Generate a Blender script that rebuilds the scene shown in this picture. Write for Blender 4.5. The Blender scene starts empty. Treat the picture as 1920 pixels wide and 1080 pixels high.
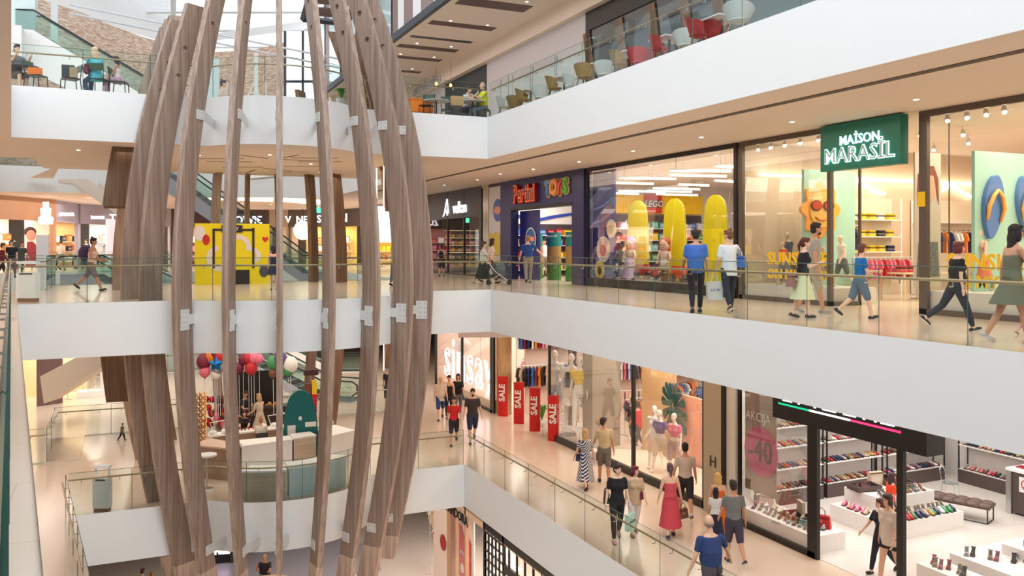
import bpy, bmesh, math, random
from mathutils import Vector, Matrix
R = math.radians
S = bpy.context.scene
COL = S.collection
# ---------------------------------------------------------------- camera
FPX = 1600.0; YAW = R(24.4); CH = 1.45; HY = 462.0
sY, cY = math.sin(YAW), math.cos(YAW)
cam_d = bpy.data.cameras.new('camera'); cam = bpy.data.objects.new('camera', cam_d); COL.objects.link(cam)
cam.location = (0, 0, CH); cam.rotation_euler = (R(90), 0, -YAW)
cam_d.sensor_width = 36; cam_d.lens = FPX / 1920 * 36
cam_d.shift_y = -(540 - HY) / 1920.0
cam_d.clip_start = 0.02; cam_d.clip_end = 500
S.camera = cam
# ---------------------------------------------------------------- world, colour management
S.view_settings.view_transform = 'Standard'; S.view_settings.look = 'None'
S.view_settings.exposure = 0.0; S.view_settings.gamma = 1.0
S.view_settings.use_curve_mapping = False
W = bpy.data.worlds.new('world'); S.world = W; W.use_nodes = True
bg = W.node_tree.nodes['Background']; bg.inputs[0].default_value = (0.90, 0.96, 1.0, 1); bg.inputs[1].default_value = 1.75
S.cycles.max_bounces = 7; S.cycles.diffuse_bounces = 3; S.cycles.glossy_bounces = 3
S.cycles.transparent_max_bounces = 24; S.cycles.caustics_reflective = False; S.cycles.caustics_refractive = False
S.cycles.sample_clamp_indirect = 4.0
S.cycles.use_denoising = True

def area(name, x, y, z, sx, sy, power, col=(1, .86, .7), rx=0.0, ry=0.0, rz=0.0):
    d = bpy.data.lights.new(name, 'AREA'); d.shape = 'RECTANGLE'; d.size = sx; d.size_y = sy
    d.energy = power; d.color = col
    o = bpy.data.objects.new(name, d); o.location = (x, y, z); o.rotation_euler = (rx, ry, rz); COL.objects.link(o)
    return o
WARM = (1, .87, .74); SOFTW = (1, .90, .78); NEUT = (1, .96, .90)
# recessed lighting of the corridors (L3 soffit over L2 corridor, L2 soffit over L1 corridor, bridges, shops)
area('corridor_light', 13.2, 14, 4.2, 3.4, 42, 470, (1, .82, .64))
area('corridor_light', 12.6, 16, -1.5, 3.2, 40, 330, (1, .72, .46))
area('corridor_light', 4.3, 30.5, 4.2, 9, 7, 300, WARM)
area('skylight_daylight', 4, -3, 21, 18, 12, 3300, (.86, .93, 1), rx=R(42))
area('corridor_light', 4.3, 30.5, -1.5, 9, 7, 300, WARM)
area('corridor_light', 13.2, 24, 10.6, 3.4, 40, 260, WARM)
area('corridor_light', -7, 22, -1.5, 8, 24, 560, WARM)
area('corridor_light', -8, 26, 4.2, 8, 24, 600, WARM)
area('corridor_light', 4, 57, 4.1, 44, 9, 1500, WARM)
area('corridor_light', 2, 44, -1.6, 24, 12, 1100, SOFTW)
area('corridor_light', 6, 24, -7.3, 12, 22, 700, SOFTW)
# ---------------------------------------------------------------- placing helpers: pixel of the photo -> point of the place
def P(px, py, z):
    d = FPX * (z - CH) / (HY - py); l = (px - 960) / FPX * d
    return Vector((d * sY + l * cY, d * cY - l * sY, z))
def PX(px, py, X):
    k = (px - 960) / FPX; d = X / (sY + k * cY); l = k * d
    return Vector((X, d * cY - l * sY, CH + (HY - py) / FPX * d))
def PD(px, py, d):
    l = (px - 960) / FPX * d
    return Vector((d * sY + l * cY, d * cY - l * sY, CH + (HY - py) / FPX * d))
def proj(v):
    d = v[0] * sY + v[1] * cY; l = v[0] * cY - v[1] * sY
    return 960 + FPX * l / d, HY - FPX * (v[2] - CH) / d, d
# ---------------------------------------------------------------- materials
MATS = {}
def mat(name, col, rough=.5, metal=0.0, emit=None, es=1.0, spec=.5, noise=None, bump=0.0):
    if name in MATS: return MATS[name]
    m = bpy.data.materials.new(name); m.use_nodes = True; nt = m.node_tree; b = nt.nodes['Principled BSDF']
    b.inputs['Base Color'].default_value = (*col, 1); b.inputs['Roughness'].default_value = rough
    b.inputs['Metallic'].default_value = metal; b.inputs['Specular IOR Level'].default_value = spec
    if emit: b.inputs['Emission Color'].default_value = (*emit, 1); b.inputs['Emission Strength'].default_value = es
    sc, amt = noise if noise else (6.0, .04)
    tc = nt.nodes.new('ShaderNodeTexCoord'); n = nt.nodes.new('ShaderNodeTexNoise'); n.inputs['Scale'].default_value = sc
    n.inputs['Detail'].default_value = 3
    nt.links.new(tc.outputs['Object'], n.inputs['Vector'])
    mx = nt.nodes.new('ShaderNodeMix'); mx.data_type = 'RGBA'
    mx.inputs[6].default_value = (*[max(0, c * (1 - amt)) for c in col], 1)
    mx.inputs[7].default_value = (*[min(1, c * (1 + amt)) for c in col], 1)
    nt.links.new(n.outputs['Fac'], mx.inputs[0]); nt.links.new(mx.outputs[2], b.inputs['Base Color'])
    if bump:
        bp = nt.nodes.new('ShaderNodeBump'); bp.inputs['Strength'].default_value = bump
        nt.links.new(n.outputs['Fac'], bp.inputs['Height']); nt.links.new(bp.outputs['Normal'], b.inputs['Normal'])
    MATS[name] = m; return m
def srgb(r, g, b):
    return tuple(((c / 255) / 12.92 if c <= 10 else ((c / 255 + .055) / 1.055) ** 2.4) for c in (r, g, b))
def cm(r, g, b, rough=.6, **k):
    return mat('c_%d_%d_%d_%d' % (r, g, b, int(rough * 100)), srgb(r, g, b), rough, **k)
def em(name, col, s):
    return mat(name, col, .5, emit=col, es=s)
def glass(name, tint, refl=1.0, dens=.0, f0=0.04):
    """thin sheet of glass: mostly clear, reflecting more at grazing angles"""
    if name in MATS: return MATS[name]
    m = bpy.data.materials.new(name); m.use_nodes = True; nt = m.node_tree
    for n in list(nt.nodes): nt.nodes.remove(n)
    out = nt.nodes.new('ShaderNodeOutputMaterial'); tr = nt.nodes.new('ShaderNodeBsdfTransparent')
    gl = nt.nodes.new('ShaderNodeBsdfGlossy'); gl.inputs['Roughness'].default_value = .02
    tr.inputs[0].default_value = (*tint, 1)
    fr = nt.nodes.new('ShaderNodeFresnel'); fr.inputs[0].default_value = 1.45
    ml = nt.nodes.new('ShaderNodeMath'); ml.operation = 'MULTIPLY'; ml.inputs[1].default_value = refl
    mx = nt.nodes.new('ShaderNodeMixShader')
    nt.links.new(fr.outputs[0], ml.inputs[0]); nt.links.new(ml.outputs[0], mx.inputs[0])
    nt.links.new(tr.outputs[0], mx.inputs[1]); nt.links.new(gl.outputs[0], mx.inputs[2])
    last = mx
    if dens:
        df = nt.nodes.new('ShaderNodeBsdfDiffuse'); df.inputs[0].default_value = (.75, .9, .88, 1)
        m2 = nt.nodes.new('ShaderNodeMixShader'); m2.inputs[0].default_value = dens
        nt.links.new(mx.outputs[0], m2.inputs[1]); nt.links.new(df.outputs[0], m2.inputs[2]); last = m2
    nt.links.new(last.outputs[0], out.inputs[0]); MATS[name] = m; return m
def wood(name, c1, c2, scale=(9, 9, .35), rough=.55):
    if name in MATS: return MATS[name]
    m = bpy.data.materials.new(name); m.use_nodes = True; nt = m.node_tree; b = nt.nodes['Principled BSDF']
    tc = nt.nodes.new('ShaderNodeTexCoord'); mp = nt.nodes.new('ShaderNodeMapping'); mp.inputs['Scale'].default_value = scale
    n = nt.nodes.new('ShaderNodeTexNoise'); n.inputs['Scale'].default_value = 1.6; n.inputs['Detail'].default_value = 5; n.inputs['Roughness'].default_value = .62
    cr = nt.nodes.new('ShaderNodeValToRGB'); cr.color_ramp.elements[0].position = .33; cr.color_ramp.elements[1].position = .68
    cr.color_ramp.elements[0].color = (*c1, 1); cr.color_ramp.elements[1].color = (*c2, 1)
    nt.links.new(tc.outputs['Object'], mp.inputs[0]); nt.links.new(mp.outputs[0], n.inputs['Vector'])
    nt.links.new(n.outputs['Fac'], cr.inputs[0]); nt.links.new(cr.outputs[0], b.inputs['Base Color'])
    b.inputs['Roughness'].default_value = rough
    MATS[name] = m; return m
def tiles(name, col, line, sx=1.2, sy=.6, rough=.2, mortar=.004, var=.06):
    if name in MATS: return MATS[name]
    m = bpy.data.materials.new(name); m.use_nodes = True; nt = m.node_tree; b = nt.nodes['Principled BSDF']
    tc = nt.nodes.new('ShaderNodeTexCoord'); br = nt.nodes.new('ShaderNodeTexBrick')
    br.inputs['Scale'].default_value = 1; br.inputs['Brick Width'].default_value = sx; br.inputs['Row Height'].default_value = sy
    br.inputs['Mortar Size'].default_value = mortar; br.inputs['Mortar'].default_value = (*line, 1)
    br.inputs['Color1'].default_value = (*[c * (1 - var) for c in col], 1); br.inputs['Color2'].default_value = (*[min(1, c * (1 + var)) for c in col], 1)
    nt.links.new(tc.outputs['Object'], br.inputs[0]); nt.links.new(br.outputs[0], b.inputs['Base Color'])
    b.inputs['Roughness'].default_value = rough
    MATS[name] = m; return m
def stone_wall(name):
    m = bpy.data.materials.new(name); m.use_nodes = True; nt = m.node_tree; b = nt.nodes['Principled BSDF']
    tc = nt.nodes.new('ShaderNodeTexCoord'); mp = nt.nodes.new('ShaderNodeMapping'); mp.inputs['Scale'].default_value = (2.6, 2.6, 9)
    v = nt.nodes.new('ShaderNodeTexVoronoi'); v.inputs['Scale'].default_value = 1.3
    cr = nt.nodes.new('ShaderNodeValToRGB'); cr.color_ramp.elements[0].color = (*srgb(240, 220, 204), 1); cr.color_ramp.elements[1].color = (*srgb(200, 166, 146), 1)
    e = cr.color_ramp.elements.new(.5); e.color = (*srgb(226, 196, 174), 1)
    nt.links.new(tc.outputs['Object'], mp.inputs[0]); nt.links.new(mp.outputs[0], v.inputs['Vector'])
    sep = nt.nodes.new('ShaderNodeSeparateColor'); nt.links.new(v.outputs['Color'], sep.inputs[0]); nt.links.new(sep.outputs[0], cr.inputs[0])
    nt.links.new(cr.outputs[0], b.inputs['Base Color']); b.inputs['Roughness'].default_value = .9
    bp = nt.nodes.new('ShaderNodeBump'); bp.inputs['Strength'].default_value = .6; bp.inputs['Distance'].default_value = .1
    nt.links.new(v.outputs['Distance'], bp.inputs['Height']); nt.links.new(bp.outputs[0], b.inputs['Normal'])
    MATS[name] = m; return m
WHITE = mat('white_plaster', srgb(236, 237, 237), .55, noise=(1.2, .015))
SOFF = mat('soffit_plaster', srgb(226, 212, 198), .8, noise=(1.0, .02))
FLOOR = tiles('floor_tile', srgb(226, 204, 184), srgb(200, 176, 156), 1.2, 1.2, .16, .003, .02)
BLACK = mat('black_metal', (.012, .011, .012), .4)
DARK = mat('charcoal', (.04, .038, .038), .5)
STEEL = mat('brushed_steel', (.62, .62, .62), .3, 1.0)
BRASS = mat('handrail_metal', srgb(196, 180, 150), .35, .6)
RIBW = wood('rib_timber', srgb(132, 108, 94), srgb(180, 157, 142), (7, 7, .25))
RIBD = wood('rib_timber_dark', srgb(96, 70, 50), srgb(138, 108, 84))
GLASS = glass('balustrade_glass', (.87, .945, .92), .9)
GEDGE = mat('glass_edge', (.05, .12, .10), .2)
SGLASS = glass('shop_glass', (.97, .975, .97), .3)
PLATE = mat('white_steel_plate', srgb(226, 226, 224), .4)
WPAINT = mat('white_paint', srgb(240, 240, 238), .4)
# ---------------------------------------------------------------- mesh builder
class MB:
    def __init__(s): s.v = []; s.f = []; s.m = []; s.mi = 0; s.sm = []; s.smooth = False
    def add(s, vs, fs):
        n = len(s.v); s.v += [tuple(v) for v in vs]
        for f in fs: s.f.append([i + n for i in f]); s.m.append(s.mi); s.sm.append(s.smooth)
        return s
    def box(s, x0, y0, z0, x1, y1, z1):
        x0, x1 = min(x0, x1), max(x0, x1); y0, y1 = min(y0, y1), max(y0, y1); z0, z1 = min(z0, z1), max(z0, z1)
        return s.add([(x0, y0, z0), (x1, y0, z0), (x1, y1, z0), (x0, y1, z0), (x0, y0, z1), (x1, y0, z1), (x1, y1, z1), (x0, y1, z1)],
                     [(0, 3, 2, 1), (4, 5, 6, 7), (0, 1, 5, 4), (1, 2, 6, 5), (2, 3, 7, 6), (3, 0, 4, 7)])
    def cbox(s, c, h, rz=0.0, rx=0.0, ry=0.0):
        mt = Matrix.Rotation(rz, 3, 'Z') @ Matrix.Rotation(ry, 3, 'Y') @ Matrix.Rotation(rx, 3, 'X'); c = Vector(c)
        vs = [c + mt @ Vector((a * h[0] / 2, b * h[1] / 2, e * h[2] / 2)) for e in (-1, 1) for a, b in ((-1, -1), (1, -1), (1, 1), (-1, 1))]
        return s.add(vs, [(0, 3, 2, 1), (4, 5, 6, 7), (0, 1, 5, 4), (1, 2, 6, 5), (2, 3, 7, 6), (3, 0, 4, 7)])
    def prism(s, poly, z0, z1):
        """extrude a counter-clockwise plan polygon"""
        n = len(poly)
        return s.add([(x, y, z0) for x, y in poly] + [(x, y, z1) for x, y in poly],
                     [list(range(n))[::-1], list(range(n, 2 * n))] + [(i, (i + 1) % n, n + (i + 1) % n, n + i) for i in range(n)])
    def slabp(s, poly, o, u, v, w, t):
        """polygon (a,b) in plane o + a u + b v, extruded by t along w"""
        o, u, v, w = Vector(o), Vector(u), Vector(v), Vector(w); n = len(poly)
        a = [o + u * p + v * q for p, q in poly]; b = [p + w * t for p in a]
        return s.add(a + b, [list(range(n))[::-1], list(range(n, 2 * n))] + [(i, (i + 1) % n, n + (i + 1) % n, n + i) for i in range(n)])
    def tube(s, pts, r, n=8, cap=True):
        pts = [Vector(p) for p in pts]; rs = r if isinstance(r, (list, tuple)) else [r] * len(pts)
        vs = []; ref = None
        for i, p in enumerate(pts):
            t = (pts[min(i + 1, len(pts) - 1)] - pts[max(i - 1, 0)]).normalized()
            if ref is None: ref = Vector((0, 0, 1)) if abs(t.z) < .9 else Vector((0, 1, 0))
            a = t.cross(ref).normalized(); b = a.cross(t).normalized(); ref = b
            for k in range(n):
                q = 2 * math.pi * k / n; vs.append(p + (a * math.cos(q) + b * math.sin(q)) * rs[i])
        fs = [(i * n + k, i * n + (k + 1) % n, (i + 1) * n + (k + 1) % n, (i + 1) * n + k) for i in range(len(pts) - 1) for k in range(n)]
        if cap: fs += [list(range(n))[::-1], list(range((len(pts) - 1) * n, len(pts) * n))]
        return s.add(vs, fs)
    def lathe(s, prof, c=(0, 0, 0), n=16, sx=1, sy=1):
        vs = [(c[0] + r * sx * math.cos(2 * math.pi * k / n), c[1] + r * sy * math.sin(2 * math.pi * k / n), c[2] + z) for r, z in prof for k in range(n)]
        fs = [(i * n + k, i * n + (k + 1) % n, (i + 1) * n + (k + 1) % n, (i + 1) * n + k) for i in range(len(prof) - 1) for k in range(n)]
        fs += [list(range(n))[::-1], list(range((len(prof) - 1) * n, len(prof) * n))]
        return s.add(vs, fs)
    def ell(s, c, r, n=12, m=8, mt=None):
        c = Vector(c); vs = []
        for j in range(m + 1):
            ph = math.pi * j / m
            for k in range(n):
                q = 2 * math.pi * k / n
                v = Vector((r[0] * math.sin(ph) * math.cos(q), r[1] * math.sin(ph) * math.sin(q), -r[2] * math.cos(ph)))
                vs.append(c + (mt @ v if mt else v))
        return s.add(vs, [(j * n + k, j * n + (k + 1) % n, (j + 1) * n + (k + 1) % n, (j + 1) * n + k) for j in range(m) for k in range(n)])
    def quad(s, a, b, c, d): return s.add([a, b, c, d], [(0, 1, 2, 3)])
    def build(s, name, mats, parent=None, smooth=False):
        me = bpy.data.meshes.new(name); me.from_pydata(s.v, [], s.f)
        if not isinstance(mats, (list, tuple)): mats = [mats]
        for m_ in mats: me.materials.append(m_)
        me.polygons.foreach_set('material_index', [min(i, len(mats) - 1) for i in s.m])
        me.polygons.foreach_set('use_smooth', [bool(smooth or q) for q in s.sm])
        me.validate(); me.update()
        o = bpy.data.objects.new(name, me); COL.objects.link(o)
        if parent is not None: o.parent = parent
        return o
def tag(o, label=None, cat=None, group=None, kind=None):
    if label: o['label'] = label
    if cat: o['category'] = cat
    if group: o['group'] = group
    if kind: o['kind'] = kind
    return o
def thing(name, label, cat, loc=(0, 0, 0), rz=0.0, group=None):
    o = bpy.data.objects.new(name, None); o.empty_display_size = .1; COL.objects.link(o)
    o.location = loc; o.rotation_euler = (0, 0, rz)
    return tag(o, label, cat, group)
def struct(name, mb, m, smooth=False):
    return tag(mb.build(name, m, None, smooth), kind='structure')
def clone(o, loc=None, rz=None, label=None, group=None, parent=None):
    c = o.copy(); COL.objects.link(c); c.parent = parent
    if loc is not None: c.location = loc
    if rz is not None: c.rotation_euler = (0, 0, rz)
    if label: c['label'] = label
    if group: c['group'] = group
    for ch in list(KIDS.get(o.name, [])) or [x for x in o.children]:
        clone(ch, parent=c)
    return c
KIDS = {}
FONT_MIR = (-1, 1, 1)
def text(name, s, size, m, loc, rot, parent=None, ext=.02, mirror=False, align='CENTER', width=1.0, bold=0.0, shear=0.0, tube=0.0):
    c = bpy.data.curves.new(name, 'FONT'); c.body = s; c.size = size; c.extrude = ext; c.align_x = align; c.align_y = 'CENTER'
    c.offset = bold; c.resolution_u = 2; c.shear = shear
    if tube: c.space_character = 1.12; c.fill_mode = 'NONE'; c.extrude = 0; c.bevel_depth = tube; c.bevel_resolution = 1
    o = bpy.data.objects.new(name, c); COL.objects.link(o); c.materials.append(m)
    o.location = loc; o.rotation_euler = rot; o.scale = (-width if mirror else width, 1, 1)
    if parent is not None: o.parent = parent
    return o
FACE_NX = (R(90), 0, R(-90))   # lettering on a plane of constant X, read from the atrium (viewer at smaller X)
FACE_NY = (R(90), 0, 0)        # lettering read by a viewer at smaller Y
# ================================================================ STRUCTURE
L0, L1, L2, L3, L4 = -11.4, -5.7, 0.0, 5.7, 11.4
TH = 1.35
CF = Vector((4.35, 27.3)); CB = Vector((4.35, 31.5))
TL = math.tan(R(6))
XR = 15.6        # shop front line L2 / L3
XS = 14.4        # shop front line L1
def arc(c, r, a0, a1, n=28):
    return [(c[0] + r * math.cos(R(a0 + (a1 - a0) * i / n)), c[1] + r * math.sin(R(a0 + (a1 - a0) * i / n))) for i in range(n + 1)]
def front_edge(xl, yl, xr, yr, r):
    """plan line of a bridge's front: straight, round bulge, straight"""
    a = 180 + math.degrees(math.asin((CF.y - yl) / r)); b = 360 - math.degrees(math.asin((CF.y - yr) / r))
    return [(xl, yl)] + arc(CF, r, a, b) + [(xr, yr)]
def left_x(level, y): return {1: -1.35 + (25.1 - y) * TL, 2: .12 - y * TL, 3: .0 - y * TL, 4: -2.0 - y * TL}[level]
EDGE = {}
YB = 36.0   # back edge of the bridges
YF = 52.0   # far gallery edge
YN = -9.0
for lv, z, xr, yl, yr, r in ((1, L1, 10.1, 25.3, 26.05, 2.95), (2, L2, 10.95, 24.05, 25.85, 4.35), (3, L3, 10.95, 26.1, 26.1, 2.5)):
    xl = left_x(lv, yl)
    fe = front_edge(xl, yl, xr, yr, r)
    void = [(left_x(lv, YN), YN)] + fe + [(xr, YN)]          # main atrium opening, clockwise seen from above
    EDGE[lv] = void
    # floor: left gallery + bridge + right gallery + far gallery
    polys = []
    polys.append([(-22, YN), void[0]] + [fe[0]] + [(-22, fe[0][1])])
    polys.append([(-22, yl)] + fe[:1] + [(fe[0][0], YB - 4), (-22, YB - 4)])
    polys.append(fe + [(xr, YB), (fe[0][0], YB)])
    polys.append([(xr, YN), (30, YN), (30, 80), (xr, 80)])
    polys.append([(-40, YF), (xr, YF), (xr, 80), (-40, 80)])
    polys.append([(-40, YB - 4), (-6.5, YB - 4), (-6.5, YF), (-40, YF)])
    if lv == 1: polys.append([(-6.5, YB - 4), (fe[0][0], YB - 4), (fe[0][0], YB), (xr, YB), (xr, YF), (-6.5, YF)])
    fl = MB(); ce = MB(); fa = MB()
    for p in polys:
        n = len(p)
        fl.add([(x, y, z) for x, y in p], [range(n)]); ce.add([(x, y, z - TH) for x, y in p], [list(range(n))[::-1]])
    for q in (void, [(fe[0][0], YB - 4), (-6.5, YB - 4), (-6.5, YF), (xr, YF), (xr, YB), (fe[0][0], YB), (fe[0][0], YB - 4)]):
        for (a, b) in zip(q[:-1], q[1:]) if q is not void else zip(void, void[1:] + void[:1]):
            fa.quad((a[0], a[1], z - TH), (b[0], b[1], z - TH), (b[0], b[1], z + .03), (a[0], a[1], z + .03))
    # upstand curb behind the glass
    struct('floor', fl, FLOOR); struct('ceiling', ce, SOFF)
    struct('trim_%d' % lv, fa, WHITE)
# ground floor
g = MB(); g.add([(-40, -20, L0), (30, -20, L0), (30, 80, L0), (-40, 80, L0)], [(0, 1, 2, 3)])
struct('floor', g, mat('ground_floor', srgb(226, 214, 204), .25))
g = MB(); g.box(1.5, 33, L0, 9.3, 46, L0 + .012); struct('floor', g, mat('grey_floor', srgb(176, 174, 186), .35))
# top level soffit over the right gallery (L4) with its black edge
so = MB(); so.quad((15.6, YN, 10.1), (15.6, 62, 10.1), (30, 62, 10.1), (30, YN, 10.1)); struct('ceiling', so, SOFF)
# groove strips in the soffits
for z, x in ((L3 - TH, 12.1), (L2 - TH, 11.25)):
    t = MB(); t.box(x - .1 if z > 0 else x - .025, YN, z - .012, x + .1 if z > 0 else x + .025, 44, z + .01); struct('trim', t, mat('groove', srgb(96, 84, 74), .8))
# wall behind camera and outer walls
w = MB(); w.quad((-40, YN - 3, L0), (-40, 80, L0), (-40, 80, 9), (-40, YN - 3, 9)); struct('wall_left', w, WHITE)
w = MB(); w.quad((-12, YN, L0), (-12, 30, L0), (-12, 30, 4.3), (-12, YN, 4.3)); struct('wall_left', w, WHITE)
w = MB(); w.quad((30, YN - 3, L0), (30, 80, L0), (30, 80, 18), (30, YN - 3, 18)); struct('wall_right', w, WHITE)
w = MB(); w.quad((-40, YN - 3, L0), (30, YN - 3, L0), (30, YN - 3, 18), (-40, YN - 3, 18)); struct('wall_near', w, WHITE)
w = MB(); w.quad((-40, 80, L0), (30, 80, L0), (30, 80, 10.4), (-40, 80, 10.4)); struct('wall_far', w, WHITE)
# ---------------------------------------------------------------- glass balustrades
def railing(label, pts, z, step=1.6, inward=1, brk=True, h=1.15, hr=.95, go=.05):
    """pts: plan line of the slab edge; inward: +1 puts the handrail on the left of the direction of travel"""
    t = thing('glass_railing', label, 'railing', (pts[0][0], pts[0][1], z))
    # resample
    P2 = [Vector(p) for p in pts]; segs = []; L = 0
    for a, b in zip(P2[:-1], P2[1:]): segs.append((L, a, b)); L += (b - a).length
    def at(s):
        for l0, a, b in reversed(segs):
            if s >= l0 - 1e-6:
                d = (b - a).normalized(); return a + d * min(s - l0, (b - a).length), d
    cuts = sorted(set([0.0, L] + [l0 for l0, a, b in segs if l0 > 0 and (b - a).length > 1.4 or (l0 > 0 and False)]))
    cs = [0.0]
    for c0, c1 in zip(cuts[:-1], cuts[1:]):
        n = max(1, round((c1 - c0) / step))
        cs += [c0 + (c1 - c0) * (i + 1) / n for i in range(n)]
    o0 = Vector((pts[0][0], pts[0][1]))
    def off(p, d, q): return (p.x - o0.x - d.y * q * inward, p.y - o0.y + d.x * q * inward)
    for c0, c1 in zip(cs[:-1], cs[1:]):
        sub = [c0 + .012] + [l0 for l0, a, b in segs if c0 + .02 < l0 < c1 - .02] + [c1 - .012]
        m = MB(); lo = [off(*at(s), go) for s in sub]
        for (a, b) in zip(lo[:-1], lo[1:]): m.quad((*a, -.02), (*b, -.02), (*b, h), (*a, h))
        m.mi = 1
        for a, b in zip(lo[:-1], lo[1:]): m.tube([(*a, h), (*b, h)], .006, 4)
        m.tube([(*lo[-1], 0), (*lo[-1], h)], .008, 4)
        m.build('glass_panel', [GLASS, GEDGE], t)
        if brk:
            for s in ((c0 * .8 + c1 * .2), (c0 * .2 + c1 * .8)):
                p, d = at(s); q = off(p, d, go); r = off(p, d, go + .08); b = MB()
                b.tube([(*q, hr - .09), (*r, hr - .09), (*r, hr - .02)], .011, 5); b.build('rail_bracket', STEEL, t)
    ss = [0.0] + [l0 for l0, a, b in segs if l0 > 0] + [L]
    m = MB(); m.smooth = True
    m.tube([(*off(*at(s), go + .08), hr) for s in ss], .024, 8); m.build('handrail', BRASS, t)
    return t
LN = lambda lv: EDGE[lv][1:-1]
for lv, z in ((1, L1), (2, L2), (3, L3)):
    v = EDGE[lv]; nm = {1: 'lowest', 2: 'middle', 3: 'upper'}[lv]
    railing('curved glass railing with brass handrail along the %s walkway crossing behind the timber ribs' % nm, v[1:-1], z, 1.6, 1)
    railing('long glass railing with brass handrail on the right-hand gallery, %s level' % nm, [v[-2], v[-1]], z, 1.62, 1)
    if lv < 3: railing('glass railing with brass handrail running along the %s left-hand gallery' % ('gallery under the camera on the' if lv == 2 else 'lower'), [v[0], v[1]], z, 1.6, 1, go=.135 if lv == 2 else .05)
    railing('glass railing on the back edge of the %s walkway' % nm, [(10.95, YB), (-2.4, YB), (-2.4, YB - 4), (-6.5, YB - 4)][:2 if lv == 3 else 4], z, 2.0, 1)
    railing('glass railing in front of the far shops, %s level' % nm, [(-6.5, YF), (10.95, YF)], z, 2.2, 1)
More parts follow.
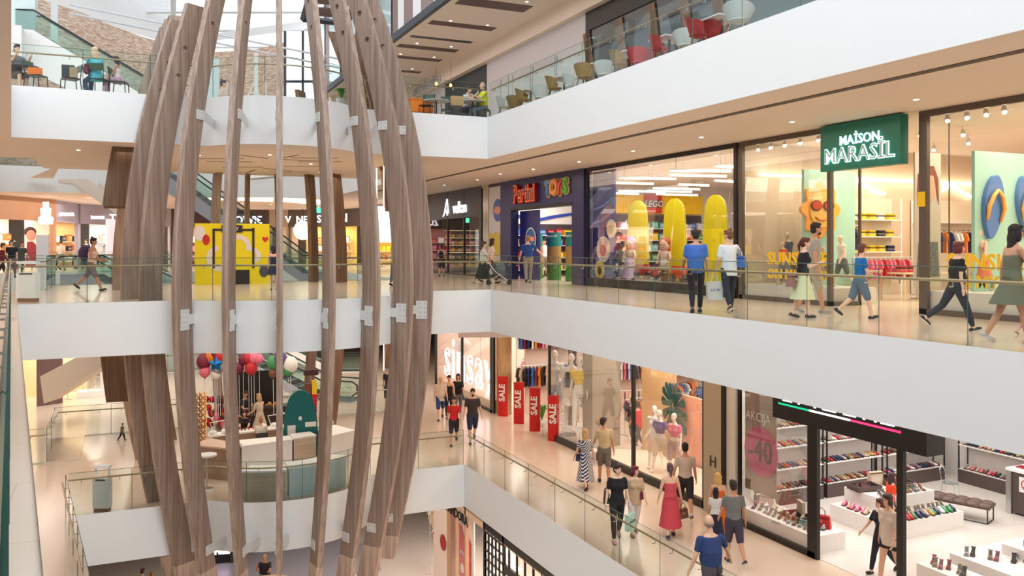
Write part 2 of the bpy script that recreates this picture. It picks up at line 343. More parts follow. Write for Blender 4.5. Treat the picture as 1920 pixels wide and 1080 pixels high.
# ---------------------------------------------------------------- timber ribs of the basket
DR = [(-8.9, -1.42), (-8.3, -1.3), (-7, -1.0), (-5.4, -.65), (-3.8, -.35), (-2, -.12), (0, 0), (1, 0), (2.7, -.15), (4.5, -.42), (6.2, -.85), (7.6, -1.25), (9.0, -1.75), (10.2, -2.3)]
def dr(z):
    for (a, p), (b, q) in zip(DR[:-1], DR[1:]):
        if z <= b:
            t = (z - a) / (b - a); return p + (q - p) * t
    return DR[-1][1]
def drs(z): return (dr(z - .6) + dr(z) + dr(z + .6)) / 3
RW = .62; RT = .16
def rib(label, c, ang, z0, z1, rout=5.05, m=None, brackets=(), holes=True, slant=.0, wd=RW):
    t = thing('timber_rib', label, 'timber rib', (c[0], c[1], 0), R(ang))
    mb = MB(); n = max(2, int((z1 - z0) / .45)); zs = [z0 + (z1 - z0) * i / n for i in range(n + 1)]
    hz = []
    if holes and z1 > 6:
        hz = [z1 - 1.3, z1 - 2.1]
        zs = [z for z in zs if all(abs(z - h) > .4 for h in hz)] + [h + s for h in hz for s in (-.2, .2)]; zs.sort()
    def pr(z): return rout + drs(z)
    for a, b in zip(zs[:-1], zs[1:]):
        ra, rb = pr(a), pr(b); a0 = ra - wd; b0 = rb - wd
        hole = next((h for h in hz if a < h < b and b - a < .45), None)
        if hole is None:
            mb.add([(a0, -RT / 2, a), (ra, -RT / 2, a), (rb, -RT / 2, b), (b0, -RT / 2, b), (a0, RT / 2, a), (ra, RT / 2, a), (rb, RT / 2, b), (b0, RT / 2, b)],
                   [(0, 1, 2, 3), (7, 6, 5, 4), (1, 5, 6, 2), (4, 0, 3, 7)])
        else:
            cx = (a0 + ra + b0 + rb) / 4; N = 16; outer = []; rr = .085
            cor = [(ra, a), (rb, b), (b0, b), (a0, a)]
            bd = []
            for i in range(4):
                p, q = cor[i], cor[(i + 1) % 4]
                for k in range(4): bd.append((p[0] + (q[0] - p[0]) * k / 4, p[1] + (q[1] - p[1]) * k / 4))
            a_ = math.atan2(a - hole, ra - cx)
            ci = [(cx + rr * math.cos(a_ + 2 * math.pi * k / N), hole + rr * math.sin(a_ + 2 * math.pi * k / N)) for k in range(N)]
            for s_ in (-1, 1):
                y = s_ * RT / 2; vs = [(x, y, z) for x, z in bd] + [(x, y, z) for x, z in ci]
                fs = [(k, (k + 1) % N, N + (k + 1) % N, N + k) for k in range(N)]
                mb.add(vs, fs if s_ < 0 else [f[::-1] for f in fs])
            mb.add([(x, y, z) for y in (-RT / 2, RT / 2) for x, z in ci], [(k, (k + 1) % N, N + (k + 1) % N, N + k) for k in range(N)])
            mb.add([(ra, -RT / 2, a), (ra, RT / 2, a), (rb, RT / 2, b), (rb, -RT / 2, b), (a0, -RT / 2, a), (a0, RT / 2, a), (b0, RT / 2, b), (b0, -RT / 2, b)], [(0, 1, 2, 3), (7, 6, 5, 4)])
    e = pr(z1); mb.add([(e - wd, -RT / 2, z1), (e, -RT / 2, z1), (e, RT / 2, z1), (e - wd, RT / 2, z1)], [(0, 1, 2, 3)])
    e = pr(z0); mb.add([(e - wd, -RT / 2, z0), (e, -RT / 2, z0), (e, RT / 2, z0), (e - wd, RT / 2, z0)], [(3, 2, 1, 0)])
    mb.build('rib_plank', m or RIBW, t)
    for (bz, rs) in brackets:      # white steel plate arms bolted to the rib's side and to the fascia
        b = MB(); x1 = pr(bz) - .12; s_ = -1 if ang > 261 and ang < 360 else 1
        y = s_ * (RT / 2 + .012)
        if isinstance(rs, tuple):     # arm runs to a point of the fascia
            q = Matrix.Rotation(-R(ang), 3, 'Z') @ Vector((rs[0] - c[0], rs[1] - c[1], 0)); A_ = Vector((pr(bz) - wd + .04, y, 0)); w_ = Vector((-(q - A_).y, (q - A_).x, 0)).normalized() * .011
            L_ = A_ - (q - A_).normalized() * .0; b.add([(*(p_ + w_ * e).xy, bz + h_) for h_ in (-.13, .13) for p_, e in ((A_, -1), (q, -1), (q, 1), (A_, 1))], [(0, 3, 2, 1), (4, 5, 6, 7), (0, 1, 5, 4), (1, 2, 6, 5), (2, 3, 7, 6), (3, 0, 4, 7)])
            b.box(A_.x, y - .011, bz - .13, A_.x + .3, y + .011, bz + .13); x1 = A_.x + .3
        else: b.box(rs, y - .012, bz - .13, x1, y + .012, bz + .13)
        if abs(bz + .45) < .4: b.box(x1 - .34, y - .013, bz - .27, x1, y + .013, bz + .27)
        ob = b.build('bracket_plate', PLATE, t)
        k = MB()
        for ix in (x1 - .06, x1 - .2):
            for iz in (bz - .07, bz + .07) if abs(bz + .45) > .4 else (bz - .2, bz - .07, bz + .07, bz + .2):
                k.tube([(ix, y + s_ * .01, iz), (ix, y + s_ * .022, iz)], .014, 6)
        k.build('bolt', STEEL, ob)
    return t
BR3, BR2, BR1 = 4.95, -.45, -6.75
FR = [230.5, 246, 261.5, 277, 292.5, 308, 323.5]
NM = ['leftmost', 'second from the left', 'centre-left, slimmest', 'centre-right', 'fifth from the left', 'sixth from the left', 'rightmost']
def edge_at(lv, px):
    e = EDGE[lv][1:-1]; best = None
    for a, b in zip(e[:-1], e[1:]):
        for i in range(20):
            q = (a[0] + (b[0] - a[0]) * i / 20, a[1] + (b[1] - a[1]) * i / 20); d = abs(proj((q[0], q[1], 0))[0] - px)
            if best is None or d < best[0]: best = (d, q)
    return best[1]
ARM = {3: (401, 463, 529, 592, 652, 696, 750), 1: (425, 487, 542, 598, 649, 705, 757)}
for i_, (a, nm) in enumerate(zip(FR, NM)):
    yy = {3: 26.1, 2: 24.05, 1: 25.3} if a < 261 else {3: 26.1, 2: 25.85, 1: 26.05}
    bs = []
    for bz, lv, r in ((BR3, 3, 2.5), (BR2, 2, 4.35), (BR1, 1, 2.95)):
        sn = -math.sin(R(a)); rs = max(r, (CF.y - yy[lv]) / sn)
        bs.append((bz, rs - .01 if lv == 2 else edge_at(lv, ARM[lv][i_])))
    zb = {308: -8.55, 323.5: -8.0}.get(a, -9.6)
    rib('tall curved timber rib, %s of the seven in front' % nm, CF, a, zb, 9.6, brackets=bs, rout=5.05)
# ribs through the bridges at the sides and back, full height
for a, c, ro, z1, z0, nm in ((215.5, CF, 4.9, 8.2, -9.6, 'broad timber rib rising through the walkway floors beside the leftmost front rib'),
                         (200.5, CF, 4.75, 7.9, -9.6, 'timber rib through the left end of the walkway, behind the broadest one'),
                         (180.6, Vector((4.35, 31.3)), 4.75, 7.3, -9.6, 'timber rib standing on the walkway left edge beyond the cut short ribs'),
                         (341, CF, 4.8, 8.8, -7.6, 'timber rib half hidden behind the rightmost front rib'),
                         (158, CB, 4.9, 7.0, -9.6, 'back timber rib on the left near the railing'),
                         (138, CB, 4.9, 7.0, -9.6, 'back timber rib left of the yellow photo booth'),
                         (121, CB, 4.9, 7.0, -9.6, 'slim back timber rib directly behind the yellow photo booth'),
                         (104, CB, 4.9, 7.2, -9.6, 'slim back timber rib just right of the walkway centre'),
                         (88, CB, 4.9, 7.2, -9.6, 'back timber rib seen right of the slimmest front rib'),
                         (72, CB, 4.9, 7.2, -9.6, 'back timber rib seen beside the centre-right front rib'),
                         (54, CB, 4.9, 7.6, -9.6, 'dark back timber rib, first of the right pair'),
                         (38, CB, 4.9, 7.9, -9.6, 'dark back timber rib, second of the right pair')):
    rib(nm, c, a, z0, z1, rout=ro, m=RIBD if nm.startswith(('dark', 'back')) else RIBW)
for side, ang in (('left', 180), ('right', 0)):
    for k, (y, z1) in enumerate(((27.6, 8.0), (28.6, 8.5), (29.7, 8.9), (30.8, 9.2))):
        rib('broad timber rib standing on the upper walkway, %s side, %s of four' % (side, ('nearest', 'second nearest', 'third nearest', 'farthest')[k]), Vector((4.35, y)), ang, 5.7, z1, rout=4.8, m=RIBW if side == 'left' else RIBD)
# short ribs hanging where people walk through
GLOW = em('warm_lamp', (1, .72, .38), 6)
for side, ang in (('left', 180), ('right', 0)):
    for k, y in enumerate((27.4, 28.35, 29.3, 30.25)):
        for lev, zt in (('upper', L3 - TH), ('lower', L2 - TH)):
            t = rib('cut short timber rib hanging from the %s walkway ceiling, %s side, number %d from the front' % (lev, side, k + 1),
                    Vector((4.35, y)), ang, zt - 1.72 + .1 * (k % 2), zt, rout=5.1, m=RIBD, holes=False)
            t['label'] = 'cut short timber rib on the %s, hanging from the %s walkway ceiling, %s' % (side, lev, ('nearest', 'second nearest', 'third nearest', 'farthest')[k])
            t['group'] = 'cut short hanging timber ribs'
            if side == 'right':
                g = MB(); g.box(4.0, RT / 2 + .06, zt - 1.6, 4.03, RT / 2 + .09, zt - .05); g.build('light_strip', GLOW, t)
# ================================================================ small goods: one mesh per kind and colour, one object per piece
ICACHE = {}
random.seed(7)
def imesh(kind, col):
    key = (kind, col)
    if key in ICACHE: return ICACHE[key]
    m = MB(); c1 = cm(*col, .55); c2 = cm(*[min(255, int(v * .55 + 100)) for v in col], .5); c3 = cm(*[int(v * .45) for v in col], .6)
    mats = [c1, c2, c3]; sm = False
    if kind == 'box':
        m.box(-.5, -.5, 0, .5, .5, 1); m.mi = 1; m.box(-.36, -.515, .3, .36, -.5, .72); m.mi = 2; m.box(-.5, -.51, .86, .5, -.5, .96)
    elif kind == 'book':
        m.box(-.5, -.5, 0, .5, .5, 1); m.mi = 1; m.box(-.3, -.515, .55, .3, -.5, .8)
    elif kind == 'shoe':      # a low shoe about 26 cm, toe towards -Y
        m.mi = 2; m.prism([(-.04, .12), (-.045, -.02), (-.035, -.12), (0, -.14), (.035, -.12), (.045, -.02), (.04, .12)][::-1], 0, .02)
        m.mi = 0; m.ell((0, -.055, .035), (.042, .085, .035), 10, 6); m.ell((0, .06, .045), (.038, .065, .045), 10, 6)
        m.mi = 1; m.ell((0, .06, .088), (.026, .045, .008), 8, 4); m.cbox((0, -.02, .075), (.04, .05, .01), rx=.4)
    elif kind == 'heel':      # heeled sandal
        m.mi = 2; m.add([(-.035, -.12, 0), (.035, -.12, 0), (.03, 0, .03), (-.03, 0, .03), (.025, .1, .09), (-.025, .1, .09), (-.035, -.12, .012), (.035, -.12, .012), (.03, 0, .042), (-.03, 0, .042), (.025, .1, .102), (-.025, .1, .102)],
                        [(0, 3, 2, 1), (3, 5, 4, 2), (6, 7, 8, 9), (9, 8, 10, 11), (0, 1, 7, 6), (4, 5, 11, 10), (1, 2, 8, 7), (2, 4, 10, 8), (3, 0, 6, 9), (5, 3, 9, 11)])
        m.tube([(0, .09, .09), (0, .1, 0)], [.014, .006], 6)
        m.mi = 0; m.tube([(-.036, -.08, .01), (-.02, -.07, .05), (.02, -.07, .05), (.036, -.08, .01)], .007, 5)
        m.tube([(-.026, .08, .09), (-.03, .05, .118), (0, .02, .125), (.03, .05, .118), (.026, .08, .09)], .006, 5)
    elif kind == 'bag':       # handbag, 30 cm wide
        m.add([(-.16, -.06, 0), (.16, -.06, 0), (.16, .06, 0), (-.16, .06, 0), (-.13, -.035, .22), (.13, -.035, .22), (.13, .035, .22), (-.13, .035, .22)],
              [(0, 3, 2, 1), (4, 5, 6, 7), (0, 1, 5, 4), (1, 2, 6, 5), (2, 3, 7, 6), (3, 0, 4, 7)])
        m.mi = 2; m.tube([(-.07, -.03, .2), (-.06, -.03, .31), (0, -.03, .36), (.06, -.03, .31), (.07, -.03, .2)], .008, 6)
        m.box(-.14, -.05, .17, .14, .05, .18); m.mi = 1; m.box(-.025, -.062, .1, .025, -.05, .15)
    elif kind == 'stack':     # folded clothes
        for i in range(4):
            m.mi = i % 3; w = .17 - .006 * (i % 2); m.lathe([(w * .9, 0), (w, .018), (w, .034), (w * .9, .045)], (0, 0, i * .045), 4 * 2, 1, .8)
    elif kind == 'garment':   # shirt on a hanger, hanging plane XZ, top at z=0
        m.mi = 2; m.tube([(0, 0, .0), (0, 0, .05), (.03, 0, .07)], .006, 5); m.tube([(-.2, 0, -.06), (0, 0, 0), (.2, 0, -.06)], .009, 5)
        m.mi = 0
        poly = [(-.2, -.07), (-.3, -.3), (-.23, -.34), (-.18, -.22), (-.2, -.72), (.2, -.72), (.18, -.22), (.23, -.34), (.3, -.3), (.2, -.07), (.07, -.02), (0, -.06), (-.07, -.02)]
        m.slabp(poly, (0, -.025, 0), (1, 0, 0), (0, 0, 1), (0, 1, 0), .05)
        m.mi = 1; m.slabp([(-.1, -.4), (.1, -.4), (.1, -.26), (-.1, -.26)], (0, -.03, 0), (1, 0, 0), (0, 0, 1), (0, 1, 0), .004)
    elif kind == 'tray':      # dark open tray
        m.mi = 2; m.box(-.3, -.2, 0, .3, .2, .02); m.mi = 0
        for a in ((-.3, -.2, -.28, .2), (.28, -.2, .3, .2), (-.28, -.2, .28, -.18), (-.28, .18, .28, .2)): m.box(a[0], a[1], 0, a[2], a[3], .11)
    elif kind == 'card': m.box(-.09, -.005, 0, .09, .005, .16); m.mi = 2; m.box(-.06, -.008, .05, .06, -.005, .1)
    elif kind == 'balloon':
        sm = True; m.ell((0, 0, 0), (.15, .15, .18), 14, 10); m.mi = 2; m.lathe([(.03, -.2), (.012, -.175), (.002, -.17)], (0, 0, 0), 8)
    elif kind == 'lampdot':
        m.mi = 0; m.lathe([(.055, -.004), (.055, 0)], (0, 0, 0), 14)
    me = m.build('tmp', mats, None, sm); d = me.data; bpy.data.objects.remove(me); d.name = kind; ICACHE[key] = d; return d
NAMES = {'box': ('toy_box', 'box'), 'book': ('book', 'book'), 'shoe': ('shoe', 'shoe'), 'heel': ('heeled_sandal', 'shoe'), 'bag': ('handbag', 'bag'), 'stack': ('folded_clothes', 'clothes'),
         'garment': ('shirt', 'clothes'), 'tray': ('display_tray', 'tray'), 'card': ('price_card', 'card'), 'balloon': ('balloon', 'balloon')}
def item(kind, col, loc, rz=0.0, label='', group=None, sc=(1, 1, 1), name=None, cat=None, parent=None):
    n, c = NAMES.get(kind, (kind, kind))
    o = bpy.data.objects.new(name or n, imesh(kind, col)); COL.objects.link(o)
    o.location = loc; o.rotation_euler = (0, 0, rz); o.scale = sc if isinstance(sc, (tuple, list)) else (sc, sc, sc)
    if parent is None: tag(o, label, cat or c, group)
    else: o.parent = parent
    return o
CN = {(200, 40, 50): 'red', (235, 120, 150): 'pink', (250, 205, 20): 'yellow', (60, 110, 190): 'blue', (90, 60, 130): 'purple', (235, 235, 230): 'white', (40, 40, 45): 'black',
      (120, 80, 60): 'brown', (70, 150, 90): 'green', (230, 130, 50): 'orange', (30, 40, 90): 'navy', (205, 180, 150): 'beige', (110, 190, 180): 'teal', (150, 145, 140): 'grey', (120, 30, 60): 'burgundy', (70, 75, 60): 'olive', (195, 160, 90): 'gold'}
COLS = {v: k for k, v in CN.items()}
def pick(names): 
    n = random.choice(names); return n, COLS[n]
def row(kind, a, b, n, names, lab, group, rz=0.0, sc=1, jit=.02, size=None, name=None):
    """a row of separate pieces from point a to point b; lab has %s for the colour"""
    a, b = Vector(a), Vector(b)
    for i in range(n):
        nm, c = pick(names); p = a.lerp(b, (i + .5) / n) + Vector((random.uniform(-jit, jit), random.uniform(-jit, jit), 0))
        s = sc if size is None else (size[0] * random.uniform(.85, 1), size[1], size[2] * random.uniform(.7, 1))
        item(kind, c, p, rz + random.uniform(-.1, .1), lab % nm, group, s, name)
def shelf_unit(name, label, p0, p1, z0, levels, depth, frame, board, ztop, base=None, back=None, cat='shelves', side=1, bt=.03):
    """open shelving between plan points p0 and p1; depth to the left of p0->p1 (side=1)"""
    a, b = Vector(p0), Vector(p1); d = (b - a); L = d.length; rz = math.atan2(d.y, d.x)
    t = thing(name, label, cat, (a.x, a.y, z0), rz); D = depth * side
    for x in (0, L):
        for y in (0.02 * side, D):
            f = MB(); f.box(x - .018, y - .018, 0, x + .018, y + .018, ztop - z0); f.build('upright', frame, t)
    for z in levels:
        f = MB(); f.box(0, 0, z - z0 - bt, L, D, z - z0); f.build('shelf_board', board, t)
    if base: f = MB(); f.box(0, 0, .0, L, D, base[1]); f.build('plinth', base[0], t)
    if back: f = MB(); f.box(0, D, 0, L, D + .02 * side, ztop - z0); f.build('back_panel', back, t)
    return t
def poster(name, label, o, u, v, w, h, m, th=.01, cat='poster', parent=None):
    f = MB(); f.slabp([(0, 0), (w, 0), (w, h), (0, h)], o, u, v, Vector(u).cross(Vector(v)), th); ob = f.build(name, m, parent)
    if parent is None: tag(ob, label, cat)
    return ob
def disc(name, m, c, r, nx, parent, th=.012, n=24, sc=(1, 1)):
    """flat disc with normal nx"""
    nx = Vector(nx).normalized(); u = nx.cross(Vector((0, 0, 1))).normalized() * -1; v = Vector((0, 0, 1))
    f = MB(); f.slabp([(r * sc[0] * math.cos(2 * math.pi * k / n), r * sc[1] * math.sin(2 * math.pi * k / n)) for k in range(n)], Vector(c), u, v, nx, th)
    return f.build(name, m, parent)
# ================================================================ LEVEL 2 SHOPS (right gallery)
ZC = L3 - TH   # 4.35
BLUE = mat('deep_blue_panel', srgb(30, 32, 128), .35, noise=(.8, .05)); BLUE2 = mat('navy_portal', srgb(40, 42, 98), .4)
YEL = mat('shop_yellow', srgb(252, 205, 10), .45, emit=srgb(252, 200, 10), es=.12)
area('shop_light', 21, 26, 4.1, 9, 12, 900, (1, .96, .9)); area('shop_light', 18, 34.5, 4.1, 3, 5, 260, (1, .96, .9))
area('shop_light', 20, 12, 4.1, 7, 12, 820, (1, .84, .66)); area('shop_light', 17, 41.5, 3.9, 2, 5, 60, (1, .8, .6))
area('window_light', 16.4, 23, 4.2, .8, 7, 130, (1, .96, .9)); area('window_light', 16.6, 17, 4.2, 1, 2.6, 60, (1, .86, .66)); area('window_light', 16.6, 10.5, 4.2, 1, 4, 60, (1, .86, .66))
BW = mat('shop_beige_wall', srgb(226, 204, 178), .7)
def wallbox(n, x0, y0, z0, x1, y1, z1, m): 
    w = MB(); w.box(x0, y0, z0, x1, y1, z1); return struct(n, w, m)
# partitions and back walls
wallbox('wall_toy_back', 15.9, 34.7 + 3.1, 0, 20.9, 37.9, ZC, mat('toy_white_wall', srgb(238, 232, 228), .6))
wallbox('wall_toy_side', 20.9, 34.7, 0, 28, 34.8, ZC, mat('toy_white_wall', srgb(238, 232, 228), .6))
wallbox('wall_toy_end', 28, 19.1, 0, 28.1, 34.8, ZC, mat('toy_white_wall', srgb(238, 232, 228), .6))
wallbox('wall_partition', 15.7, 19.02, 0, 28, 19.14, ZC, BW)
wallbox('wall_kids_end', 27, 2, 0, 27.1, 19, ZC, BW)
wallbox('wall_kids_near', 15.7, 1.9, 0, 27, 2, ZC, BW)
wallbox('wall_tobacco_far', 15.6, 46.2, 0, 24, 46.3, ZC, BLACK)
def shopfront(label, y0, y1, x, z0, z1, m, posts, base=.12, head=.14, plinth=None, door=None, glass_=SGLASS, dp=.1):
    """glazed front on the plane of constant x, from y0 (near) to y1 (far); door=(ya,yb) is open"""
    t = thing('shop_window', label, 'shop window', (x, y0, z0))
    H = z1 - z0
    def rng(a, b):
        if not door: return [(a, b)]
        return [(p, q) for p, q in ((a, door[0]), (door[1], b)) if q - p > .02]
    f = MB(); f.box(-dp / 2, 0, H - head, dp / 2, y1 - y0, H); f.build('head_rail', m, t)
    for a, b in rng(y0, y1):
        f = MB(); f.box(-dp / 2, a - y0, 0, dp / 2, b - y0, base); f.build('base_rail', m, t)
    for p in posts:
        w = p[1] if isinstance(p, tuple) else .1; p = p[0] if isinstance(p, tuple) else p
        f = MB(); f.box(-dp / 2, p - y0 - w / 2, 0, dp / 2, p - y0 + w / 2, H - head); f.build('post', m, t)
    ps = sorted(p[0] if isinstance(p, tuple) else p for p in posts)
    for a, b in zip(ps[:-1], ps[1:]):
        if door and a >= door[0] - .1 and b <= door[1] + .1: continue
        n = max(1, round((b - a) / 1.9))
        for i in range(n):
            p, q = a + (b - a) * i / n, a + (b - a) * (i + 1) / n
            f = MB(); f.quad((0, p - y0 + .004, base), (0, q - y0 - .004, base), (0, q - y0 - .004, H - head), (0, p - y0 + .004, H - head)); f.build('glass_pane', glass_, t)
    return t
# --- toy shop
shopfront('tall black framed show window of the toy shop full of yellow boards', 19.12, 27.65, XR, 0, ZC, BLACK, [(19.17, .14), 27.6], base=.3)
# portal
t = thing('shop_portal', 'dark blue toy shop entrance portal with big red and rainbow lettering', 'shop entrance', (XR, 27.7, 0))
for a, b, z0, z1, xx in ((0, .93, 0, ZC, .0), (6.55, 7.7, 0, ZC, .0), (.93, 6.55, 3.15, ZC, .0)):
    f = MB(); f.box(-.12, a, z0, .25, b, z1); f.build('portal_panel', BLUE2, t)
f = MB(); f.box(-.14, .93, 3.02, .2, 6.55, 3.15); f.build('door_head', BLACK, t)
RED = mat('sign_red', srgb(150, 18, 24), .4); ORG = em('sign_orange', srgb(238, 120, 60), .7); DR_ = mat('sign_dark_red', srgb(120, 24, 22), .4)
def rfont(s, y, z, size, dx, m, bold, ext, parent, w=1.0):
    return text('sign_letters', s, size, m, (dx, y, z), FACE_NX, parent, ext, bold=bold, width=w)
rfont('Pertini', 4.9, 3.66, 1.0, -.2, RED, .075, .08, t, .8); rfont('Pertini', 4.9, 3.66, 1.0, -.29, ORG, .035, .01, t, .8); rfont('Pertini', 4.9, 3.66, 1.0, -.31, DR_, .01, .01, t, .8)
for i, (ch, c) in enumerate(zip('TOYS', ((60, 130, 200), (240, 150, 40), (200, 40, 50), (80, 170, 60)))):
    y = 2.78 - i * .5
    rfont(ch, y, 3.72 + .03 * (i % 2), .82, -.16, mat('sign_back', srgb(220, 190, 120), .5), .07, .03, t); rfont(ch, y, 3.72 + .03 * (i % 2), .82, -.22, cm(*c, .4), .03, .03, t)
f = MB(); f.box(XR + .3, 32.3, .02, XR + .36, 34.2, 3.0); o = tag(f.build('sliding_door', BLUE, None), 'blue sliding entrance door with a round blue sticker of the toy shop', 'door')
disc('round_sticker', WPAINT, (XR + .28, 33.05, 1.75), .52, (-1, 0, 0), o); disc('round_sticker', cm(50, 110, 190, .4), (XR + .265, 33.05, 1.75), .45, (-1, 0, 0), o)
text('sticker_lettering', 'Pertini', .3, ORG, (XR + .25, 33.05, 1.78), FACE_NX, o, .004, bold=.01)
# blue panel in the window with round stickers
f = MB(); f.box(XR + .18, 26.0, .3, XR + .24, 27.55, ZC - .16); o = tag(f.build('blue_window_panel', BLUE, None), 'glossy blue panel behind the toy shop window with three round stickers', 'panel')
for y, z, r, c1, c2 in ((26.2, 2.08, .33, (235, 225, 190), (190, 170, 120)), (26.75, 1.35, .47, (235, 215, 215), (200, 90, 100)), (27.0, .6, .33, (250, 205, 20), (60, 50, 40))):
    disc('round_sticker', WPAINT, (XR + .17, y, z), r, (-1, 0, 0), o); disc('round_sticker', cm(*c1, .5), (XR + .155, y, z), r * .88, (-1, 0, 0), o)
    disc('round_sticker', cm(*c2, .5), (XR + .14, y, z - r * .1), r * .45, (-1, 0, 0), o)
# swooshes
f = MB(); 
for k in range(2): f.slabp([(-.75, 0), (0, .12), (.75, .42), (.75, .47), (0, .2), (-.75, .06)], (XR + .165, 26.78, 2.25 + .5 * k), (0, -1, 0), (0, 0, 1), (-1, 0, 0), .01)
f.build('white_swoosh', cm(110, 130, 215, .4), o)
# yellow boards in the window
def surfboard(label, x, y, h, w, rz, col, name='display_board', stripe=BLACK, z0=0.0, cat='board'):
    t = thing(name, label, cat, (x, y, z0), rz)
    poly = [(-w * .5, 0), (-w * .49, h * .5), (-w * .44, h * .75)] + [(-w * .42 * math.cos(a), h - w * .62 + w * .62 * math.sin(a)) for a in [i * math.pi / 14 for i in range(15)]] + [(w * .44, h * .75), (w * .49, h * .5), (w * .5, 0)]
    poly = poly[::-1]
    f = MB(); f.slabp(poly, (0, -.07, 0), (1, 0, 0), (0, 0, 1), (0, 1, 0), .045); f.build('front_face', col, t)
    f = MB(); f.slabp([(p * .985, q * .995) for p, q in poly], (0, -.025, 0), (1, 0, 0), (0, 0, 1), (0, 1, 0), .05); f.build('dark_stripe', stripe, t)
    f = MB(); f.slabp(poly, (0, .025, 0), (1, 0, 0), (0, 0, 1), (0, 1, 0), .045); f.build('back_face', col, t)
    return t
SY = mat('board_yellow', srgb(240, 222, 10), .35)
for px, top, nm, w in ((1196, 376, 'far', 1.15), (1265, 372, 'middle', 1.15), (1342, 365, 'near', 1.12)):
    p = PX(px, top, 16.9); surfboard('tall bright yellow rounded board, %s one of three in the toy shop window' % nm, 16.9, p.y, p.z - .3, w * .72, R(-58), SY, z0=.3)
f = MB(); f.box(XR + .06, 19.2, 0, 17.6, 27.5, .3); tag(f.build('window_plinth', DARK), 'dark low plinth behind the toy shop glass', 'plinth')
# toy statues: two giant plastic dolls
def doll(label, px, py, X, hair, dress, long_dress, h=1.45, skin=(240, 200, 175)):
    p = PX(px, py, X); t = thing('doll_statue', label, 'statue', (X, p.y, .3), R(-60)); SK = cm(*skin, .35); s = h / 1.5
    f = MB(); f.smooth = True
    if long_dress: f.lathe([(.34 * s, 0), (.31 * s, .05), (.2 * s, .5 * s), (.13 * s, .72 * s)], (0, 0, 0), 18)
    else: f.lathe([(.12 * s, .42 * s), (.17 * s, .45 * s), (.16 * s, .6 * s), (.13 * s, .72 * s)], (0, 0, 0), 18)
    f.build('skirt', cm(*dress, .35), t)
    if not long_dress:
        for sx in (-1, 1): f = MB(); f.tube([(sx * .075 * s, 0, .0), (sx * .075 * s, 0, .44 * s)], [.065 * s, .06 * s], 12); f.build('leg', cm(120, 80, 70, .4), t)
    f = MB(); f.smooth = True; f.lathe([(.125 * s, .7 * s), (.15 * s, .85 * s), (.14 * s, .98 * s), (.07 * s, 1.03 * s)], (0, 0, 0), 18, 1, .7); f.build('torso', cm(225, 205, 185, .4) if not long_dress else cm(196, 170, 140, .4), t)
    for sx in (-1, 1):
        f = MB(); f.smooth = True; f.tube([(sx * .15 * s, 0, .97 * s), (sx * .22 * s, -.02, .8 * s), (sx * .2 * s, -.12 * s, .62 * s)], [.05 * s, .045 * s, .035 * s], 10); f.ell((sx * .2 * s, -.14 * s, .6 * s), (.045 * s, .045 * s, .05 * s)); f.build('arm', SK, t)
    hd = MB(); hd.smooth = True; hd.lathe([(.05 * s, 1.02 * s), (.13 * s, 1.06 * s), (.165 * s, 1.16 * s), (.165 * s, 1.28 * s), (.12 * s, 1.38 * s), (.03 * s, 1.42 * s)], (0, 0, 0), 20); hd = hd.build('head', SK, t)
    f = MB(); f.smooth = True; f.ell((0, .04, 1.28 * s), (.2 * s, .18 * s, .2 * s), 16, 10); f.ell((0, .1, 1.08 * s), (.19 * s, .1 * s, .2 * s), 12, 8); f.build('hair', cm(*hair, .35), t)
    f = MB()
    for sx in (-1, 1): f.ell((sx * .06 * s, -.155 * s, 1.2 * s), (.018 * s, .012, .026 * s), 8, 6)
    f.cbox((0, -.16 * s, 1.12 * s), (.06 * s, .015, .012)); f.build('face', cm(70, 45, 40, .4), hd)
    f = MB(); f.lathe([(.3 * s, -.03), (.3 * s, 0)], (0, 0, 0), 18); f.build('base_disc', cm(200, 200, 200, .5), t)
    return t
doll('giant plastic doll with lilac hair and long lilac dress in toy shop window', 1181, 530, 16.4, (178, 140, 200), (190, 150, 190), True, 1.55)
doll('giant plastic doll with auburn hair, cream top and brown legs in window', 1246, 535, 16.4, (176, 84, 40), (225, 215, 200), False, 1.5)
# lawn mower sized ride-on toys: red car and orange digger
def ride(label, px, X, col, name):
    p = PX(px, 520, X); t = thing(name, label, 'toy', (X, p.y, .3), R(-80)); c = cm(*col, .35)
    f = MB(); f.prism([(-.45, -.2), (.3, -.22), (.45, -.12), (.45, .12), (.3, .22), (-.45, .2)], .12, .34); f.prism([(-.4, -.17), (.0, -.17), (.0, .17), (-.4, .17)], .34, .52); f.build('body', c, t)
    for x in (-.28, .28):
        for y in (-.22, .22): f = MB(); f.tube([(x, y - .04, .13), (x, y + .04, .13)], .13, 14); f.build('wheel', BLACK, t)
    f = MB(); f.tube([(.08, 0, .34), (.0, 0, .5), (.0, -.1, .53)], .015, 6); f.build('steering_wheel', BLACK, t)
ride('red ride-on toy car between the two giant dolls', 1212, 16.7, (200, 36, 30), 'toy_car'); ride('orange ride-on toy digger right of the auburn doll', 1282, 16.35, (236, 88, 30), 'toy_digger')
ride('small white toy car beside the lilac doll', 1152, 16.3, (225, 225, 225), 'toy_car')
